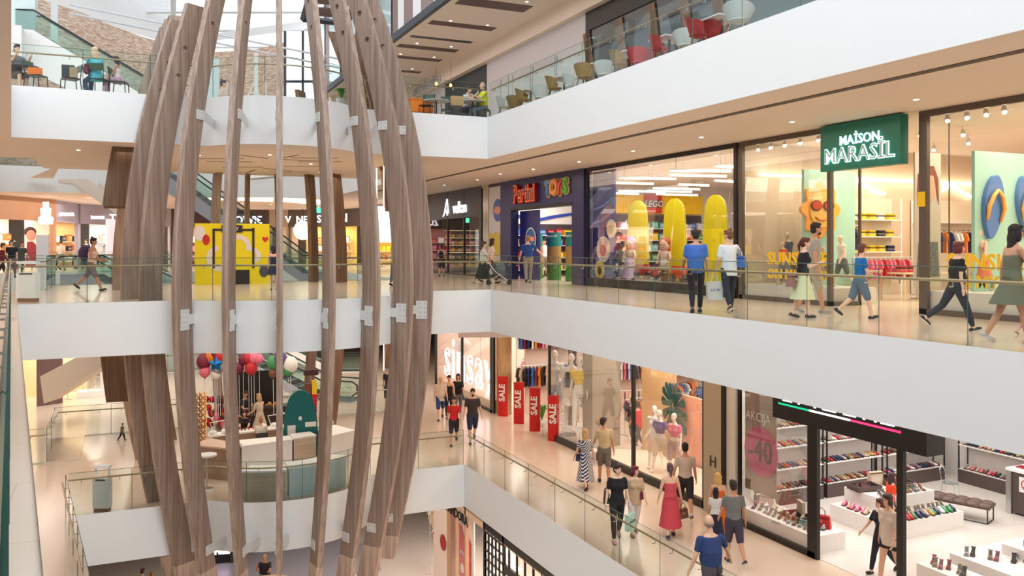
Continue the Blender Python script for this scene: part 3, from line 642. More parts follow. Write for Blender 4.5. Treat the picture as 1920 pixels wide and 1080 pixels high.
# suspended light bars
LB = em('light_bar', (1, .97, .92), 4)
for i, (px0, px1, y, z) in enumerate(((1256, 1371, 205, 3.75), (1256, 1362, 214, 3.75), (1341, 1380, 194, 3.75), (1341, 1380, 219, 3.7), (1161, 1267, 219, 3.75), (1147, 1225, 226, 3.75), (1225, 1312, 235, 3.7), (1273, 1329, 229, 3.75), (1160, 1247, 241, 3.6), (1214, 1297, 243, 3.6), (1147, 1197, 246, 3.6), (1231, 1308, 247, 3.6))):
    py = y + 118 if False else [322, 331, 314, 341, 336, 345, 355, 348, 360, 360, 364, 366][i]
    a = P(px0, py, z); b = P(px1, py + 2, z)
    if a.y > 34.2 or b.y > 34.2: 
        a = PD(px0, py, 37); b = PD(px1, py + 2, 38)
    t = thing('light_bar', 'long thin white light bar hanging under the toy shop ceiling', 'ceiling light', tuple(a), math.atan2(b.y - a.y, b.x - a.x), 'light bars of the toy shop')
    L = (Vector((b.x, b.y)) - Vector((a.x, a.y))).length
    f = MB(); f.box(0, -.03, .01, L, .03, .045); f.build('diffuser', LB, t)
    f = MB(); f.box(0, -.05, .05, L, .05, .09); f.build('housing', WPAINT, t)
    f = MB()
    for x in (.2, L - .2): f.tube([(x, 0, .09), (x, 0, ZC - a.z)], .004, 4)
    f.build('wire', BLACK, t)
# LEGO wall
f = MB(); f.box(20.9, 34.5, 3.02, 26, 34.68, 3.92)
for i in range(26):
    for k in range(4): f.lathe([(.075, 0), (.075, .04)], (0, 0, 0), 8) if False else None
o = tag(f.build('yellow_frieze', YEL), 'bright yellow wall band above the toy shelves with a red square sign', 'wall sign')
f = MB()
for i in range(25):
    for k in range(4): f.slabp([(.07 * math.cos(a), .07 * math.sin(a)) for a in [j * math.pi / 4 for j in range(8)]], (21.05 + i * .2, 34.5, 3.14 + k * .21), (1, 0, 0), (0, 0, 1), (0, -1, 0), .03)
f.build('stud', YEL, o); o.children[0]['kind'] = 'stuff'
p0 = PD(1207, 398, 41.2); 
f = MB(); f.box(22.55, 34.36, 3.05, 23.5, 34.5, 3.95); sg = f.build('red_square_sign', mat('lego_red', srgb(215, 25, 25), .4), o)
text('sign_letters', 'LEGO', .42, BLACK, (23.02, 34.35, 3.47), FACE_NY, sg, .01, bold=.04, shear=.2); text('sign_letters', 'LEGO', .42, WPAINT, (23.02, 34.34, 3.47), FACE_NY, sg, .01, bold=.012, shear=.2)
TOYC = ['red', 'pink', 'yellow', 'blue', 'purple', 'white', 'orange', 'green', 'teal']
def toyshelf(label, x0, x1, y, zs, ztop, group, names, lab, per=2.4, w=.34, rz=0, fr=DARK):
    shelf_unit('toy_shelf', label, (x0, y), (x1, y), 0, zs, .42, fr, WPAINT, ztop, base=(DARK, .1), back=cm(70, 60, 66, .6))
    for z in zs: row('box', (x0 + .05, y + .2, z + .01), (x1 - .05, y + .2, z + .01), int((x1 - x0) * per), names, lab, group, size=(w, .25, .34), jit=.01)
toyshelf('shelf wall of toy boxes under the yellow band', 20.95, 25.9, 34.1, [.25, .75, 1.25, 1.75, 2.3], 2.95, 'toy boxes under the yellow band', TOYC, '%s toy box on the shelves under the yellow band')
toyshelf('shelf wall of toy boxes seen through the toy shop entrance', 16.4, 20.8, 37.3, [.3, .9, 1.5, 2.0], 2.55, 'toy boxes behind the entrance', ['white', 'pink', 'orange', 'yellow', 'blue', 'red'], '%s toy box on shelves behind the toy shop entrance', 2.2, .38, fr=WPAINT)
f = MB(); f.slabp([(0, 0), (1, .12), (2, -.1), (3, .1), (4.3, .3), (4.3, .42), (3, .25), (2, .05), (1, .27), (0, .15)], (16.4, 37.75, 2.75), (1, 0, 0), (0, 0, 1), (0, -1, 0), .02); tag(f.build('wavy_wall_sign', cm(40, 70, 170, .4)), 'blue and white wavy band above the shelves at toy entrance', 'wall sign')
# shelves along the end wall on the right
t = shelf_unit('toy_shelf', 'pink and purple toy shelves at the right end of toy shop', (27.4, 30.8), (27.4, 20.2), 0, [.3, .85, 1.4, 1.95, 2.5], .42, WPAINT, WPAINT, 3.1, back=cm(150, 90, 140, .6))
for z in (.3, .85, 1.4, 1.95, 2.5): row('box', (27.65, 30.6, z + .01), (27.65, 20.4, z + .01), 16, ['pink', 'purple', 'white', 'red'], '%s toy box on the far right shelves', 'toy boxes on the far right shelves', rz=R(-90), size=(.4, .25, .36))
# middle gondola with toys seen between the boards
for gx, gy, nm in ((20.2, 29.0, 'left'), (21.4, 24.2, 'right')):
    shelf_unit('toy_gondola', 'low free-standing toy shelf behind the %s gap of the yellow boards' % nm, (gx, gy), (gx + 2.2, gy), 0, [.2, .65, 1.1], .5, DARK, WPAINT, 1.5, base=(DARK, .1), back=cm(120, 60, 70, .6))
    for z in (.2, .65, 1.1): row('box', (gx + .05, gy + .2, z + .01), (gx + 2.15, gy + .2, z + .01), 6, TOYC, '%s toy box on the low shelf behind the ' + nm + ' board gap', 'toy boxes on low shelves ' + nm, size=(.34, .25, .33))
# playset stands (teal and green printed columns)
TEALP = mat('teal_print', srgb(30, 130, 120), .5); GRP = mat('green_print', srgb(70, 130, 50), .5, noise=(9, .4)); SAND = mat('sand_print', srgb(170, 130, 80), .6, noise=(14, .45))
for px, nm in ((1005, 'left'), (1039, 'middle'), (1074, 'right')):
    p = PX(px, 520, 16.9); t = thing('display_column', 'tall teal and green printed display column, %s of three in toy entrance' % nm, 'display', (16.9, p.y, 0), R(-60))
    for z0, z1, m_ in ((0, .75, GRP), (.75, 1.45, SAND), (1.45, 2.05, TEALP)): f = MB(); f.lathe([(.33, z0), (.33, z1)], (0, 0, 0), 16, 1, .7); f.build('printed_panel', m_, t)
    text('column_lettering', 'playmobil', .16, WPAINT, (0, -.24, 1.9), FACE_NY, t, .004)
# --- vulkan, black tobacco shop
shopfront('black framed shop front with warm lit shelves inside', 37.8, 46.0, XR, 0, ZC, BLACK, [(37.9, .5), 40.2, (42.6, .1), (45.9, .3)], base=.06, head=.12)
f = MB(); f.box(XR - .04, 38.1, 2.9, XR + .04, 45.9, ZC - .1); o = tag(f.build('black_fascia_sign', BLACK), 'black sign panel with glowing white letters and a flame shaped V', 'sign')
NEON = em('white_neon', (.95, .95, 1), 1.5)
text('sign_letters', 'vulkan', .86, NEON, (XR - .07, 40.7, 3.42), FACE_NX, o, .02, width=.9)
f = MB()
for a, b in (((43.05, 3.1), (42.55, 3.95)), ((42.55, 3.95), (42.35, 3.2)), ((43.2, 3.05), (42.7, 3.4)), ((42.7, 3.4), (42.5, 3.1))): f.tube([(XR - .07, *a), (XR - .07, *b)], [.03, .045], 6)
f.build('flame_mark', NEON, o)
f = MB(); f.box(XR + 1.0, 42.2, 2.72, XR + 1.05, 42.8, 2.94); f.box(XR + 1.02, 42.49, 2.94, XR + 1.03, 42.51, ZC); tag(f.build('exit_sign', em('exit_green', (.05, .9, .3), 3)), 'small green lit exit sign under the white letters', 'sign')
WARMB = em('warm_strip', (1, .75, .45), 3)
t = shelf_unit('tobacco_shelf', 'black shelves with warm lit goods inside the black shop', (15.9, 44.0), (18.3, 44.0), 0, [.3, .75, 1.15, 1.55, 1.95, 2.35], .4, BLACK, BLACK, 2.9, back=BLACK)
for z in (.75, 1.15, 1.55, 1.95):
    f = MB(); f.box(.05, .02, z + .36, 2.35, .05, z + .375); f.build('light_strip', WARMB, t)
for z in (.3, .75, 1.15, 1.55, 1.95): row('box', (16.0, 44.15, z + .01), (18.2, 44.15, z + .01), 12, ['orange', 'white', 'red', 'yellow', 'beige', 'brown'], '%s packet on the warm lit black shelves', 'packets in the black shop', size=(.17, .12, .22), jit=.005, name='packet')
# mirror clad pillar and poster beside it
f = MB(); f.box(XR - .05, 36.98, 0, XR + .3, 37.8, ZC); struct('wall_pillar', f, mat('pillar_glass', srgb(196, 186, 160), .15, noise=(2, .1)))
t = thing('poster_window', 'tall white and yellow poster window left of the toy shop portal', 'poster', (XR, 35.42, 0))
f = MB(); f.box(-.05, 0, 0, .05, 1.5, ZC); f.build('black_frame', BLACK, t)
f = MB(); f.box(-.07, .08, .15, -.05, 1.42, 4.2); f.build('white_sheet', cm(224, 220, 224, .4), t)
f = MB(); f.slabp([(0, 0), (1.34, 0), (1.34, .9), (.9, 1.1), (.4, .95), (0, 1.05)], (-.08, 1.42, 1.05), (0, -1, 0), (0, 0, 1), (-1, 0, 0), .008); f.build('yellow_patch', cm(222, 200, 50, .4), t)
disc('blue_roundel', cm(60, 90, 170, .4), (-.085, .35, 3.1), .52, (-1, 0, 0), t); disc('roundel_band', cm(230, 150, 120, .4), (-.1, .35, 3.1), .3, (-1, 0, 0), t, sc=(1.3, .6))
# --- kids' clothes shop
FR2 = mat('bronze_frame', srgb(104, 92, 84), .35, .3)
shopfront('bronze framed kids clothes window with yellow lettering, far one with the sun', 15.62, 19.0, XR, 0, ZC, FR2, [(15.68, .12), (18.95, .16)], base=.12)
shopfront('bronze framed kids clothes window with yellow lettering, near one with the flip-flops', 7.2, 13.1, XR, 0, ZC, FR2, [(7.26, .1), (13.0, .2)], base=.12)
for y, nm in ((15.64, 'far'), (13.12, 'near')):   # returns of the glass at the door
    t = thing('glass_return', 'side pane of the %s kids shop window beside the open entrance' % nm, 'shop window', (XR, y, 0))
    f = MB(); f.quad((.06, 0, .1), (.9, 0, .1), (.9, 0, ZC - .1), (.06, 0, ZC - .1)); f.build('glass_pane', SGLASS, t)
    f = MB(); f.box(.06, -.03, 0, .95, .03, .1); f.build('base_rail', FR2, t); f = MB(); f.box(.9, -.03, 0, .95, .03, ZC) if nm == 'far' else f.box(.9, -.01, 0, .92, .01, ZC); f.build('post', FR2, t)
f = MB(); f.box(XR + .08, 15.75, 0, 17.2, 18.95, .42); tag(f.build('window_plinth', cm(226, 220, 210, .4)), 'white display plinth under the sun decoration', 'plinth')
f = MB(); f.box(XR + .08, 7.3, 0, 17.0, 12.95, .5); tag(f.build('window_plinth', cm(226, 220, 210, .4)), 'white display plinth under the flip-flop decoration', 'plinth')
t = thing('hanging_sign', 'green box sign with glowing white letters over kids shop entrance', 'sign', (XR - .25, 13.3, 3.24))
f = MB(); f.box(-.12, 0, 0, .12, 2.32, 1.08); f.build('sign_box', mat('sign_green', srgb(24, 118, 100), .4), t)
NE2 = em('letter_glow', (.6, 1, .95), 1.6)
text('sign_letters', 'MAİSON', .3, NE2, (-.14, 1.12, .66), FACE_NX, t, .01, bold=.004); text('sign_letters', 'MARASİL', .5, NE2, (-.14, 1.16, .32), FACE_NX, t, .01, bold=.012); text('sign_letters', 'MARASİL', .5, cm(150, 170, 165, .5), (-.155, 1.16, .32), FACE_NX, t, .01, bold=-.008)
YT = mat('yellow_vinyl', srgb(245, 196, 20), .4)
for y, nm in ((17.9, 'far'), (12.45, 'near')):
    for s, z, sz in (('SUNSHINE', 1.12, .44), ('ON MY MIND', .72, .34)):
        o = text('window_lettering', s, sz, YT, (XR - .012, y, z), FACE_NX, None, .003, align='LEFT', bold=.014, width=1.05)
        tag(o, 'yellow %s words stuck on the %s kids shop window' % ('upper' if s[0] == 'S' else 'lower', nm), 'lettering')
MINT = mat('mint_panel', srgb(168, 214, 196), .6)
f = MB(); f.box(16.2, 17.2, .42, 18.0, 17.28, 3.47); o = tag(f.build('mint_panel', MINT), 'mint green display panel carrying the smiling sun', 'panel')
def ps(px, py, Y):
    k = (px - 960) / FPX; d = Y / (cY - k * sY); return Vector((d * (sY + k * cY), Y, CH + (HY - py) / FPX * d))
c = ps(1540, 393, 17.1)
t = thing('sun_decoration', 'large orange sun with red sunglasses mounted on mint panel', 'decoration', tuple(c))
f = MB(); n = 64; poly = [((.6 + .08 * math.cos(8 * a)) * math.cos(a), (.66 + .09 * math.cos(8 * a)) * math.sin(a)) for a in [2 * math.pi * k / n for k in range(n)]]
f.slabp(poly, (0, 0, 0), (1, 0, 0), (0, 0, 1), (0, 1, 0), .1); f.build('rays', cm(252, 176, 74, .4), t)
f = MB(); f.slabp([(.4 * math.cos(2 * math.pi * k / 32), .47 * math.sin(2 * math.pi * k / 32)) for k in range(32)], (0, -.03, 0), (1, 0, 0), (0, 0, 1), (0, 1, 0), .03); f.build('face', cm(254, 206, 110, .4), t)
for sx in (-1, 1):
    f = MB(); f.slabp([(.19 * math.cos(a), .14 * math.sin(a)) for a in [2 * math.pi * k / 20 for k in range(20)]], (sx * .21, -.06, .1), (1, 0, 0), (0, 0, 1), (0, 1, 0), .03); g = f.build('sunglass_frame', cm(110, 40, 30, .3), t)
    f = MB(); f.slabp([(.155 * math.cos(a), .11 * math.sin(a)) for a in [2 * math.pi * k / 20 for k in range(20)]], (sx * .21, -.075, .1), (1, 0, 0), (0, 0, 1), (0, 1, 0), .012); f.build('lens', cm(214, 84, 50, .2), g)
f = MB(); f.tube([(-.24, -.05, -.2), (-.1, -.05, -.28), (.1, -.05, -.28), (.24, -.05, -.2)], .02, 6); f.build('smile', cm(226, 120, 60, .4), t)
f = MB(); f.box(16.25, 12.3, .5, 19.6, 12.38, 3.46); o = tag(f.build('mint_panel', MINT), 'mint green display panel carrying two giant blue flip-flops', 'panel')
FFM = mat('flipflop_blue', srgb(90, 130, 190), .5, noise=(40, .4)); 
for px, nm in ((1865, 'left'), (1928, 'right')):
    c = ps(px, 388, 12.2); t = thing('flip_flop_decoration', 'giant blue speckled flip-flop with orange strap, %s one of the pair' % nm, 'decoration', tuple(c)); t.rotation_euler = (0, R(8 if nm == 'left' else -8), 0)
    poly = []
    for k in range(40):
        a = 2 * math.pi * k / 40; y = .68 * math.sin(a); w = .3 - .05 * (1 - math.sin(a)) * .9 + (.03 * math.cos(2 * a)); poly.append((w * math.cos(a), y))
    f = MB(); f.slabp(poly, (0, 0, 0), (1, 0, 0), (0, 0, 1), (0, 1, 0), .1); f.build('sole', FFM, t)
    for sx in (-1, 1): f = MB(); f.smooth = True; f.tube([(0, -.05, .36), (sx * .14, -.07, .22), (sx * .24, -.06, -.02), (sx * .2, -.02, -.3)], [.035, .045, .045, .03], 8); f.build('strap', cm(250, 180, 90, .45), t)
# interior of the kids shop: back wall shelving with clothes
shelf_unit('clothes_shelf', 'pale clothes shelving at the back of kids shop, seen through the door', (18.6, 18.55), (21.3, 18.55), 0, [.5, 1.3, 1.75, 2.25], .4, WPAINT, WPAINT, 2.9, back=cm(240, 226, 206, .6))
shelf_unit('clothes_shelf', 'pale clothes shelving at the back of kids shop, seen through the near window', (22.2, 18.55), (25.6, 18.55), 0, [.5, 2.2], .4, WPAINT, WPAINT, 2.9, back=cm(240, 226, 206, .6))
for z, nms in ((1.3, ['yellow', 'navy']), (1.75, ['yellow', 'black']), (2.25, ['yellow', 'white']), (.5, ['red', 'white', 'blue'])): row('stack', (18.9, 18.75, z), (21.2, 18.75, z), 6, nms, '%s folded clothes on the kids shop back shelves', 'folded clothes in the kids shop')
def rack(label, x, y, L, z0, h, names, n, lab, group, rz=0.0, sc=.75, m=STEEL, hang=70):
    t = thing('clothes_rack', label, 'clothes rack', (x, y, z0), rz)
    f = MB(); f.tube([(0, 0, h), (L, 0, h)], .015, 6); f.build('rail', m, t)
    for xx in (0, L): f = MB(); f.tube([(xx, 0, 0), (xx, 0, h)], .015, 6); f.tube([(xx, -.2, .015), (xx, .2, .015)], .015, 6); f.build('upright', m, t)
    for i in range(n):
        nm, c = pick(names); q = (i + .5) / n * L
        item('garment', c, (x + q * math.cos(rz), y + q * math.sin(rz), z0 + h - .05), rz + R(hang) + random.uniform(-.15, .15), lab % nm, group, sc)
    return t
rack('rack of red kids clothes inside the entrance', 17.6, 16.9, 2.4, 0, 1.15, ['red', 'white', 'pink'], 14, '%s shirt on the rack inside kids shop entrance', 'shirts on the kids entrance rack')
rack('rack of orange and white kids clothes behind the near window', 21.5, 18.2, 3.0, 0, 1.95, ['orange', 'white', 'blue', 'navy'], 14, '%s shirt on rack behind the near kids window', 'shirts behind the near kids window', sc=.9)
rack('short rack of yellow kids shirts by the shutters', 18.5, 18.3, .8, 0, 2.05, ['yellow', 'navy', 'yellow'], 5, '%s shirt hanging beside the beige shutters', 'yellow shirts by the shutters', sc=.9)
# table with red folded clothes
def table(name, label, x, y, z0, sx, sy, h, m, rz=0.0, ml=None, cat='table'):
    t = thing(name, label, cat, (x, y, z0), rz); f = MB(); f.box(-sx / 2, -sy / 2, h - .04, sx / 2, sy / 2, h); f.build('table_top', m, t)
    for a in (-1, 1):
        for b in (-1, 1): f = MB(); f.box(a * (sx / 2 - .03) - .02, b * (sy / 2 - .03) - .02, 0, a * (sx / 2 - .03) + .02, b * (sy / 2 - .03) + .02, h - .04); f.build('leg', ml or m, t)
    return t
LWOOD = wood('light_wood', srgb(214, 186, 150), srgb(232, 208, 176), (3, 3, 3))
table('display_table', 'light wood display table with red folded clothes in kids shop', 19.6, 16.6, 0, 1.8, .8, .75, LWOOD)
row('stack', (18.9, 16.6, .75), (20.4, 16.6, .75), 5, ['red', 'white', 'red'], '%s folded clothes on the kids shop table', 'folded clothes on the kids table')
t = thing('shutter_cabinet', 'beige louvred shutter cabinet with pitched top beside the shop door', 'cabinet', (18.1, 18.0, 0))
f = MB(); f.box(-.3, -.2, 0, .35, .3, 2.3); f.build('body', cm(190, 165, 135, .6), t)
f = MB(); [f.cbox((.02, -.22, .3 + i * .1), (.5, .02, .06), rx=.4) for i in range(19)]; f.build('louvre', cm(160, 136, 108, .6), t)
f = MB(); f.slabp([(-.38, 0), (.45, 0), (.45, .08), (-.38, .42)], (0, -.26, 2.3), (1, 0, 0), (0, 0, 1), (0, 1, 0), .56); f.build('roof', WPAINT, t)
for x0, nm in ((18.9, 'far'), (22.9, 'near')):   # house outline lights
    t = thing('roof_shaped_lamp', 'white roof shaped light outline on back wall, %s' % ('behind the entrance' if nm == 'far' else 'behind the near window'), 'lamp', (x0, 18.9, 3.0))
    f = MB(); f.tube([(-.1, 0, .05), (.15, 0, .05), (1.0, 0, .38), (1.85, 0, .05), (2.1, 0, .05)], .05, 6); f.build('tube', em('cove_glow', (1, .88, .7), 4), t)
f = MB(); f.box(16.2, 18.85, 3.42, 26.6, 18.95, 3.5); tag(f.build('cove_light', em('cove_glow', (1, .88, .7), 4)), 'long warm light cove along kids shop back wall', 'lamp')
# portrait banner of a girl
t = thing('portrait_banner', 'tall poster of a child in a white patterned outfit on the near window', 'poster', tuple(ps(1740, 470, 13.9))); t.location.z = .5
f = MB(); f.box(-.42, 0, 0, .42, .04, 3.1); f.build('sheet', cm(226, 206, 190, .5), t)
f = MB(); f.slabp([(.28 * math.cos(a), .36 * math.sin(a)) for a in [2 * math.pi * k / 24 for k in range(24)]], (-.02, -.01, 2.3), (1, 0, 0), (0, 0, 1), (0, 1, 0), .01); f.build('face_print', cm(232, 180, 150, .5), t)
f = MB(); f.slabp([(-.33, -.2), (-.3, .3), (-.1, .5), (.2, .5), (.34, .2), (.36, -.4), (.28, -.1), (.2, .28), (-.1, .3), (-.26, .1), (-.28, -.5)][::-1], (-.02, -.015, 2.3), (1, 0, 0), (0, 0, 1), (0, 1, 0), .004); f.build('hair_print', cm(150, 70, 50, .5), t)
f = MB(); f.slabp([(-.36, 0), (.36, 0), (.3, .8), (-.3, .8)], (0, -.015, .25), (1, 0, 0), (0, 0, 1), (0, 1, 0), .01); f.build('dress_print', mat('dress_print', srgb(120, 120, 120), .5, noise=(16, .9)), t)
f = MB(); f.box(XR - .02, 13.0, 2.35, XR, 13.14, 2.6) if False else f.box(XR - .07, 12.93, 2.3, XR - .05, 13.12, 2.62); tag(f.build('yellow_sticker', YT), 'small yellow warning sticker on the window post', 'sticker')
# spotlights on tracks
def spot(x, y, z, label, group, m=WPAINT, nose=None):
    t = thing('track_spotlight', label, 'lamp', (x, y, z), 0, group)
    f = MB(); f.tube([(0, 0, 0), (0, 0, -.09)], .012, 6); f.build('stem', m, t)
    f = MB(); f.tube([(.05, .03, -.1), (-.06, -.06, -.22)], [.05, .06], 12); h = f.build('lamp_head', m, t)
    f = MB(); f.tube([(-.06, -.06, -.22), (-.064, -.064, -.224)], .045, 12); f.build('lens', em('spot_glow', (1, .93, .8), 8), h)
for px in (1422, 1445, 1471, 1500, 1534): p = PX(px, 280, 15.95); spot(15.95, p.y, ZC - .02, 'grey track spotlight above the far kids shop window', 'spotlights above the far kids window', STEEL)
for px in (1776, 1812, 1848, 1882): p = PX(px, 250, 15.95); spot(15.95, p.y, ZC - .02, 'grey track spotlight above the near kids shop window', 'spotlights above the near kids window', STEEL)
for px, X in ((1725, 17.6), (1805, 18.4), (1815, 20), (1750, 20.5)): p = PX(px, 300, X); spot(X, p.y, ZC - .01, 'white spotlight on the kids shop ceiling', 'spotlights inside the kids shop')
# ================================================================ FIGURES
def rings(m, secs, n=14):
    """loft through elliptical rings: (centre, rx, ry) in a frame tilted about x by `a`"""
    vs = []
    for c, rx, ry, a in secs:
        ca, sa = math.cos(a), math.sin(a)
        for k in range(n):
            q = 2 * math.pi * k / n; x = rx * math.cos(q); y = ry * math.sin(q)
            vs.append((c[0] + x, c[1] + y * ca, c[2] + y * sa))
    fs = [(i * n + k, i * n + (k + 1) % n, (i + 1) * n + (k + 1) % n, (i + 1) * n + k) for i in range(len(secs) - 1) for k in range(n)]
    fs += [list(range(n))[::-1], list(range((len(secs) - 1) * n, len(secs) * n))]
    return m.add(vs, fs)
def limb(m, pts, rs, n=10):
    m.tube(pts, rs, n)
    for p, r in zip(pts, rs): m.ell(p, (r, r, r), 10, 6)
def remesh(o, vs, sub=0):
    r = o.modifiers.new('skin', 'REMESH'); r.mode = 'VOXEL'; r.voxel_size = vs; r.use_smooth_shade = True
    s = o.modifiers.new('smooth', 'SMOOTH'); s.factor = .5; s.iterations = 2 + sub
    return o
SKINS = [(226, 178, 150), (205, 152, 122), (236, 196, 170), (190, 138, 108)]
def figure(label, loc, az, H=1.7, kind='person', skin=0, top=('tee', (200, 200, 200)), bot=('shorts', (40, 40, 60)), hair=('short', (50, 36, 30)), shoes=(40, 40, 44),
           legs=(18, -18, 4, 22), arms=((-14, 8, 18), (16, 8, 18)), lean=3, head=0, sit=False, fem=False, vox=.0125, group=None, cross=False, sole=None, dress=None, twist=0, build=1.0, nod=0):
    """stands at loc, faces azimuth az (degrees from +Y towards +X). legs: hip angle left, right, knee left, right; arms: (pitch, out, elbow) left, right"""
    t = thing(kind, label, 'person' if kind == 'person' else 'mannequin', tuple(loc), math.pi - R(az), group)
    k = H / 1.75; B = MB(); SKN = cm(*(SKINS[skin] if isinstance(skin, int) else skin), .5 if kind == 'person' else .3)
    ln = R(lean); hipz = .0
    J = {}
    bw = build
    def fwd(p, a, L):   # move down the limb: a = angle forward from straight down
        return Vector((p[0], p[1] - math.sin(a) * L, p[2] - math.cos(a) * L))
    hx = (.09 if not fem else .088) * k
    for s_, nm, ha, ka in ((-1, 'L', legs[0], legs[2]), (1, 'R', legs[1], legs[3])):
        if sit: ha, ka = 84 + legs[0 if s_ < 0 else 1] * .3, 84 + legs[2 if s_ < 0 else 3] * .3
        hp = Vector((s_ * hx, 0, 0)); kn = fwd(hp, R(ha), .43 * k); kn.x += s_ * .01 * k; an = fwd(kn, R(ha - ka), .41 * k)
        fa = R(min(0, (ha - ka)) * .75) if not sit else 0.0    # heel lifts behind
        if ha > 12 and not sit: fa = R(12)
        J['h' + nm], J['k' + nm], J['a' + nm], J['f' + nm] = hp, kn, an, fa
    low = min((J['a' + n].z - .075 * k - max(0, -math.sin(J['f' + n]) * .14 * k)) for n in 'LR')
    if sit: low = -.46 * 1.0 / 1 if True else low
    dz = -low if not sit else .5 * k
    if sit: dz = .53
    for q in list(J):
        if q[0] in 'hka': J[q] = J[q] + Vector((0, 0, dz))
    def sp(h, y=0.0, x=0.0):    # point on the leaning spine, h above the hips (for a 1.75 m figure)
        return Vector((x * k, -math.sin(ln) * h * k + y * k, dz + math.cos(ln) * h * k))
    fw = .92 if fem else 1.0
    def torso(m, e, z0=-.06, z1=.60, sh=True):
        S_ = [(-.09, .12, .09), (-.02, .165 + (.008 if fem else 0), .118), (.08, .158, .112), (.2, (.122 if fem else .145) * bw, .098 * bw), (.32, .15 * fw * bw, .115 * bw), (.42, .168 * fw, .112), (.5, .172 * fw, .092), (.545, .13 * fw, .075), (.58, .066, .06)]
        S_ = [q for q in S_ if z0 <= q[0] <= z1]
        rings(m, [(sp(h), rx * k + e, ry * k + e, -ln) for h, rx, ry in S_], 16)
        if fem and z1 > .45:
            for s_ in (-1, 1): m.ell(sp(.375, -.085, s_ * .07), (.066 * k + e, .056 * k + e, .066 * k + e), 10, 8)
        if bw > 1.1: m.ell(sp(.17, -.05), (.15 * k * bw + e, .11 * k * bw + e, .17 * k + e), 12, 8)
    def leg(m, nm, e, l0=0.0, l1=2.0, wide=0.0):
        h, kn, an = J['h' + nm], J['k' + nm], J['a' + nm]
        p = [h + Vector((0, 0, .02 * k)), h.lerp(kn, .35), kn]; r = [.09 * k, .084 * k, .058 * k]
        if l1 <= 1: p[2] = h.lerp(kn, l1); r[2] = (.09 + (.058 - .09) * l1) * k
        limb(m, p, [x + e + wide for x in r])
        if l1 > 1:
            q = [kn, kn.lerp(an, .33), kn.lerp(an, min(1, l1 - 1))]; r = [.054 * k, .056 * k, .036 * k]
            limb(m, q, [x + e + wide for x in r])
    for nm in 'LR':
        leg(B, nm, 0)
        an, fa = J['a' + nm], J['f' + nm]; s_ = -1 if nm == 'L' else 1
        mt = Matrix.Rotation(-fa, 3, 'X')
        B.ell(an + mt @ Vector((0, -.06 * k, -.042 * k)), (.038 * k, .1 * k, .03 * k), 12, 8, mt); B.ell(an + mt @ Vector((0, .03 * k, -.045 * k)), (.034 * k, .045 * k, .034 * k), 10, 8)
        limb(B, [an, an + mt @ Vector((0, .0, -.03 * k))], [.036 * k, .034 * k])
    torso(B, 0)
    limb(B, [sp(.55), sp(.64, -.008)], [.056 * k, .052 * k])
    # head
    hc = sp(.755, -.03 - .03 * math.sin(R(nod))); hm = Matrix.Rotation(-R(head), 3, 'Z') @ Matrix.Rotation(R(nod), 3, 'X')
    def hp_(x, y, z): return hc + hm @ Vector((x * k, y * k, z * k))
    B.ell(hp_(0, .012, .02), (.074 * k, .094 * k, .098 * k), 16, 12, hm); B.ell(hp_(0, -.022, -.035), (.058 * k, .066 * k, .078 * k), 14, 10, hm); B.ell(hp_(0, -.045, -.085), (.034 * k, .034 * k, .028 * k), 10, 6)
    if kind == 'person' or True:
        B.ell(hp_(0, -.094, -.012), (.013 * k, .02 * k, .026 * k), 8, 6, hm)
        for s_ in (-1, 1): B.ell(hp_(s_ * .074, .012, -.008), (.012 * k, .02 * k, .03 * k), 8, 6, hm)
    # arms with hands
    AR = {}
    for s_, nm, (pt, ot, el) in ((-1, 'L', arms[0]), (1, 'R', arms[1])):
        sh = sp(.5, 0, s_ * .178 * fw * (1 + (bw - 1) * .4)); d = Vector((s_ * math.sin(R(ot)), -math.sin(R(pt)) * math.cos(R(ot)), -math.cos(R(pt)) * math.cos(R(ot)))); e_ = sh + d * .285 * k
        pe = pt + el; io = ot - el * .12 if not cross else ot - 50
        d2 = Vector((s_ * math.sin(R(io)), -math.sin(R(pe)) * math.cos(R(io)), -math.cos(R(pe)) * math.cos(R(io)))); w = e_ + d2 * .25 * k
        limb(B, [sh, e_], [.05 * k * fw, .04 * k * fw]); limb(B, [e_, e_.lerp(w, .3), w], [.039 * k * fw, .037 * k * fw, .026 * k * fw])
        # palm and five fingers, slightly curled
        side = d2.cross(Vector((s_, 0, 0.001))).normalized(); inn = Vector((-s_, 0, 0)); inn = (inn - d2 * inn.dot(d2)).normalized(); fr = d2.cross(inn).normalized()
        if fr.y > 0: fr = -fr
        pc = w + d2 * .045 * k
        mt = Matrix((fr, inn, d2)).transposed(); B.ell(pc, (.038 * k, .018 * k, .052 * k), 12, 8, mt)
        for i, L in enumerate((.062, .072, .068, .052)):
            b0 = w + d2 * .085 * k + fr * (.026 - .0175 * i) * k; b1 = b0 + d2 * L * .5 * k + inn * .008 * k; b2 = b1 + d2 * L * .4 * k + inn * .024 * k
            B.tube([b0 - d2 * .02 * k, b1, b2], [.0098 * k, .0092 * k, .0075 * k], 6)
        b0 = w + d2 * .03 * k + fr * .028 * k; B.tube([b0, b0 + (fr * .028 + d2 * .026 + inn * .01) * k, b0 + (fr * .032 + d2 * .06 + inn * .018) * k], [.013 * k, .011 * k, .0085 * k], 6)
        AR[nm] = (sh, e_, w, pc + d2 * .05 * k)
    body = remesh(B.build('body', SKN, t), vox * k if k > .7 else vox * .7)
    # clothes
    def cloth(name, m, col, e=.014, mt_=None): return remesh(m.build(name, mt_ or cm(*col, .85), t), .016 * max(k, .7), 1)
    kind_t, ct = top[:2]
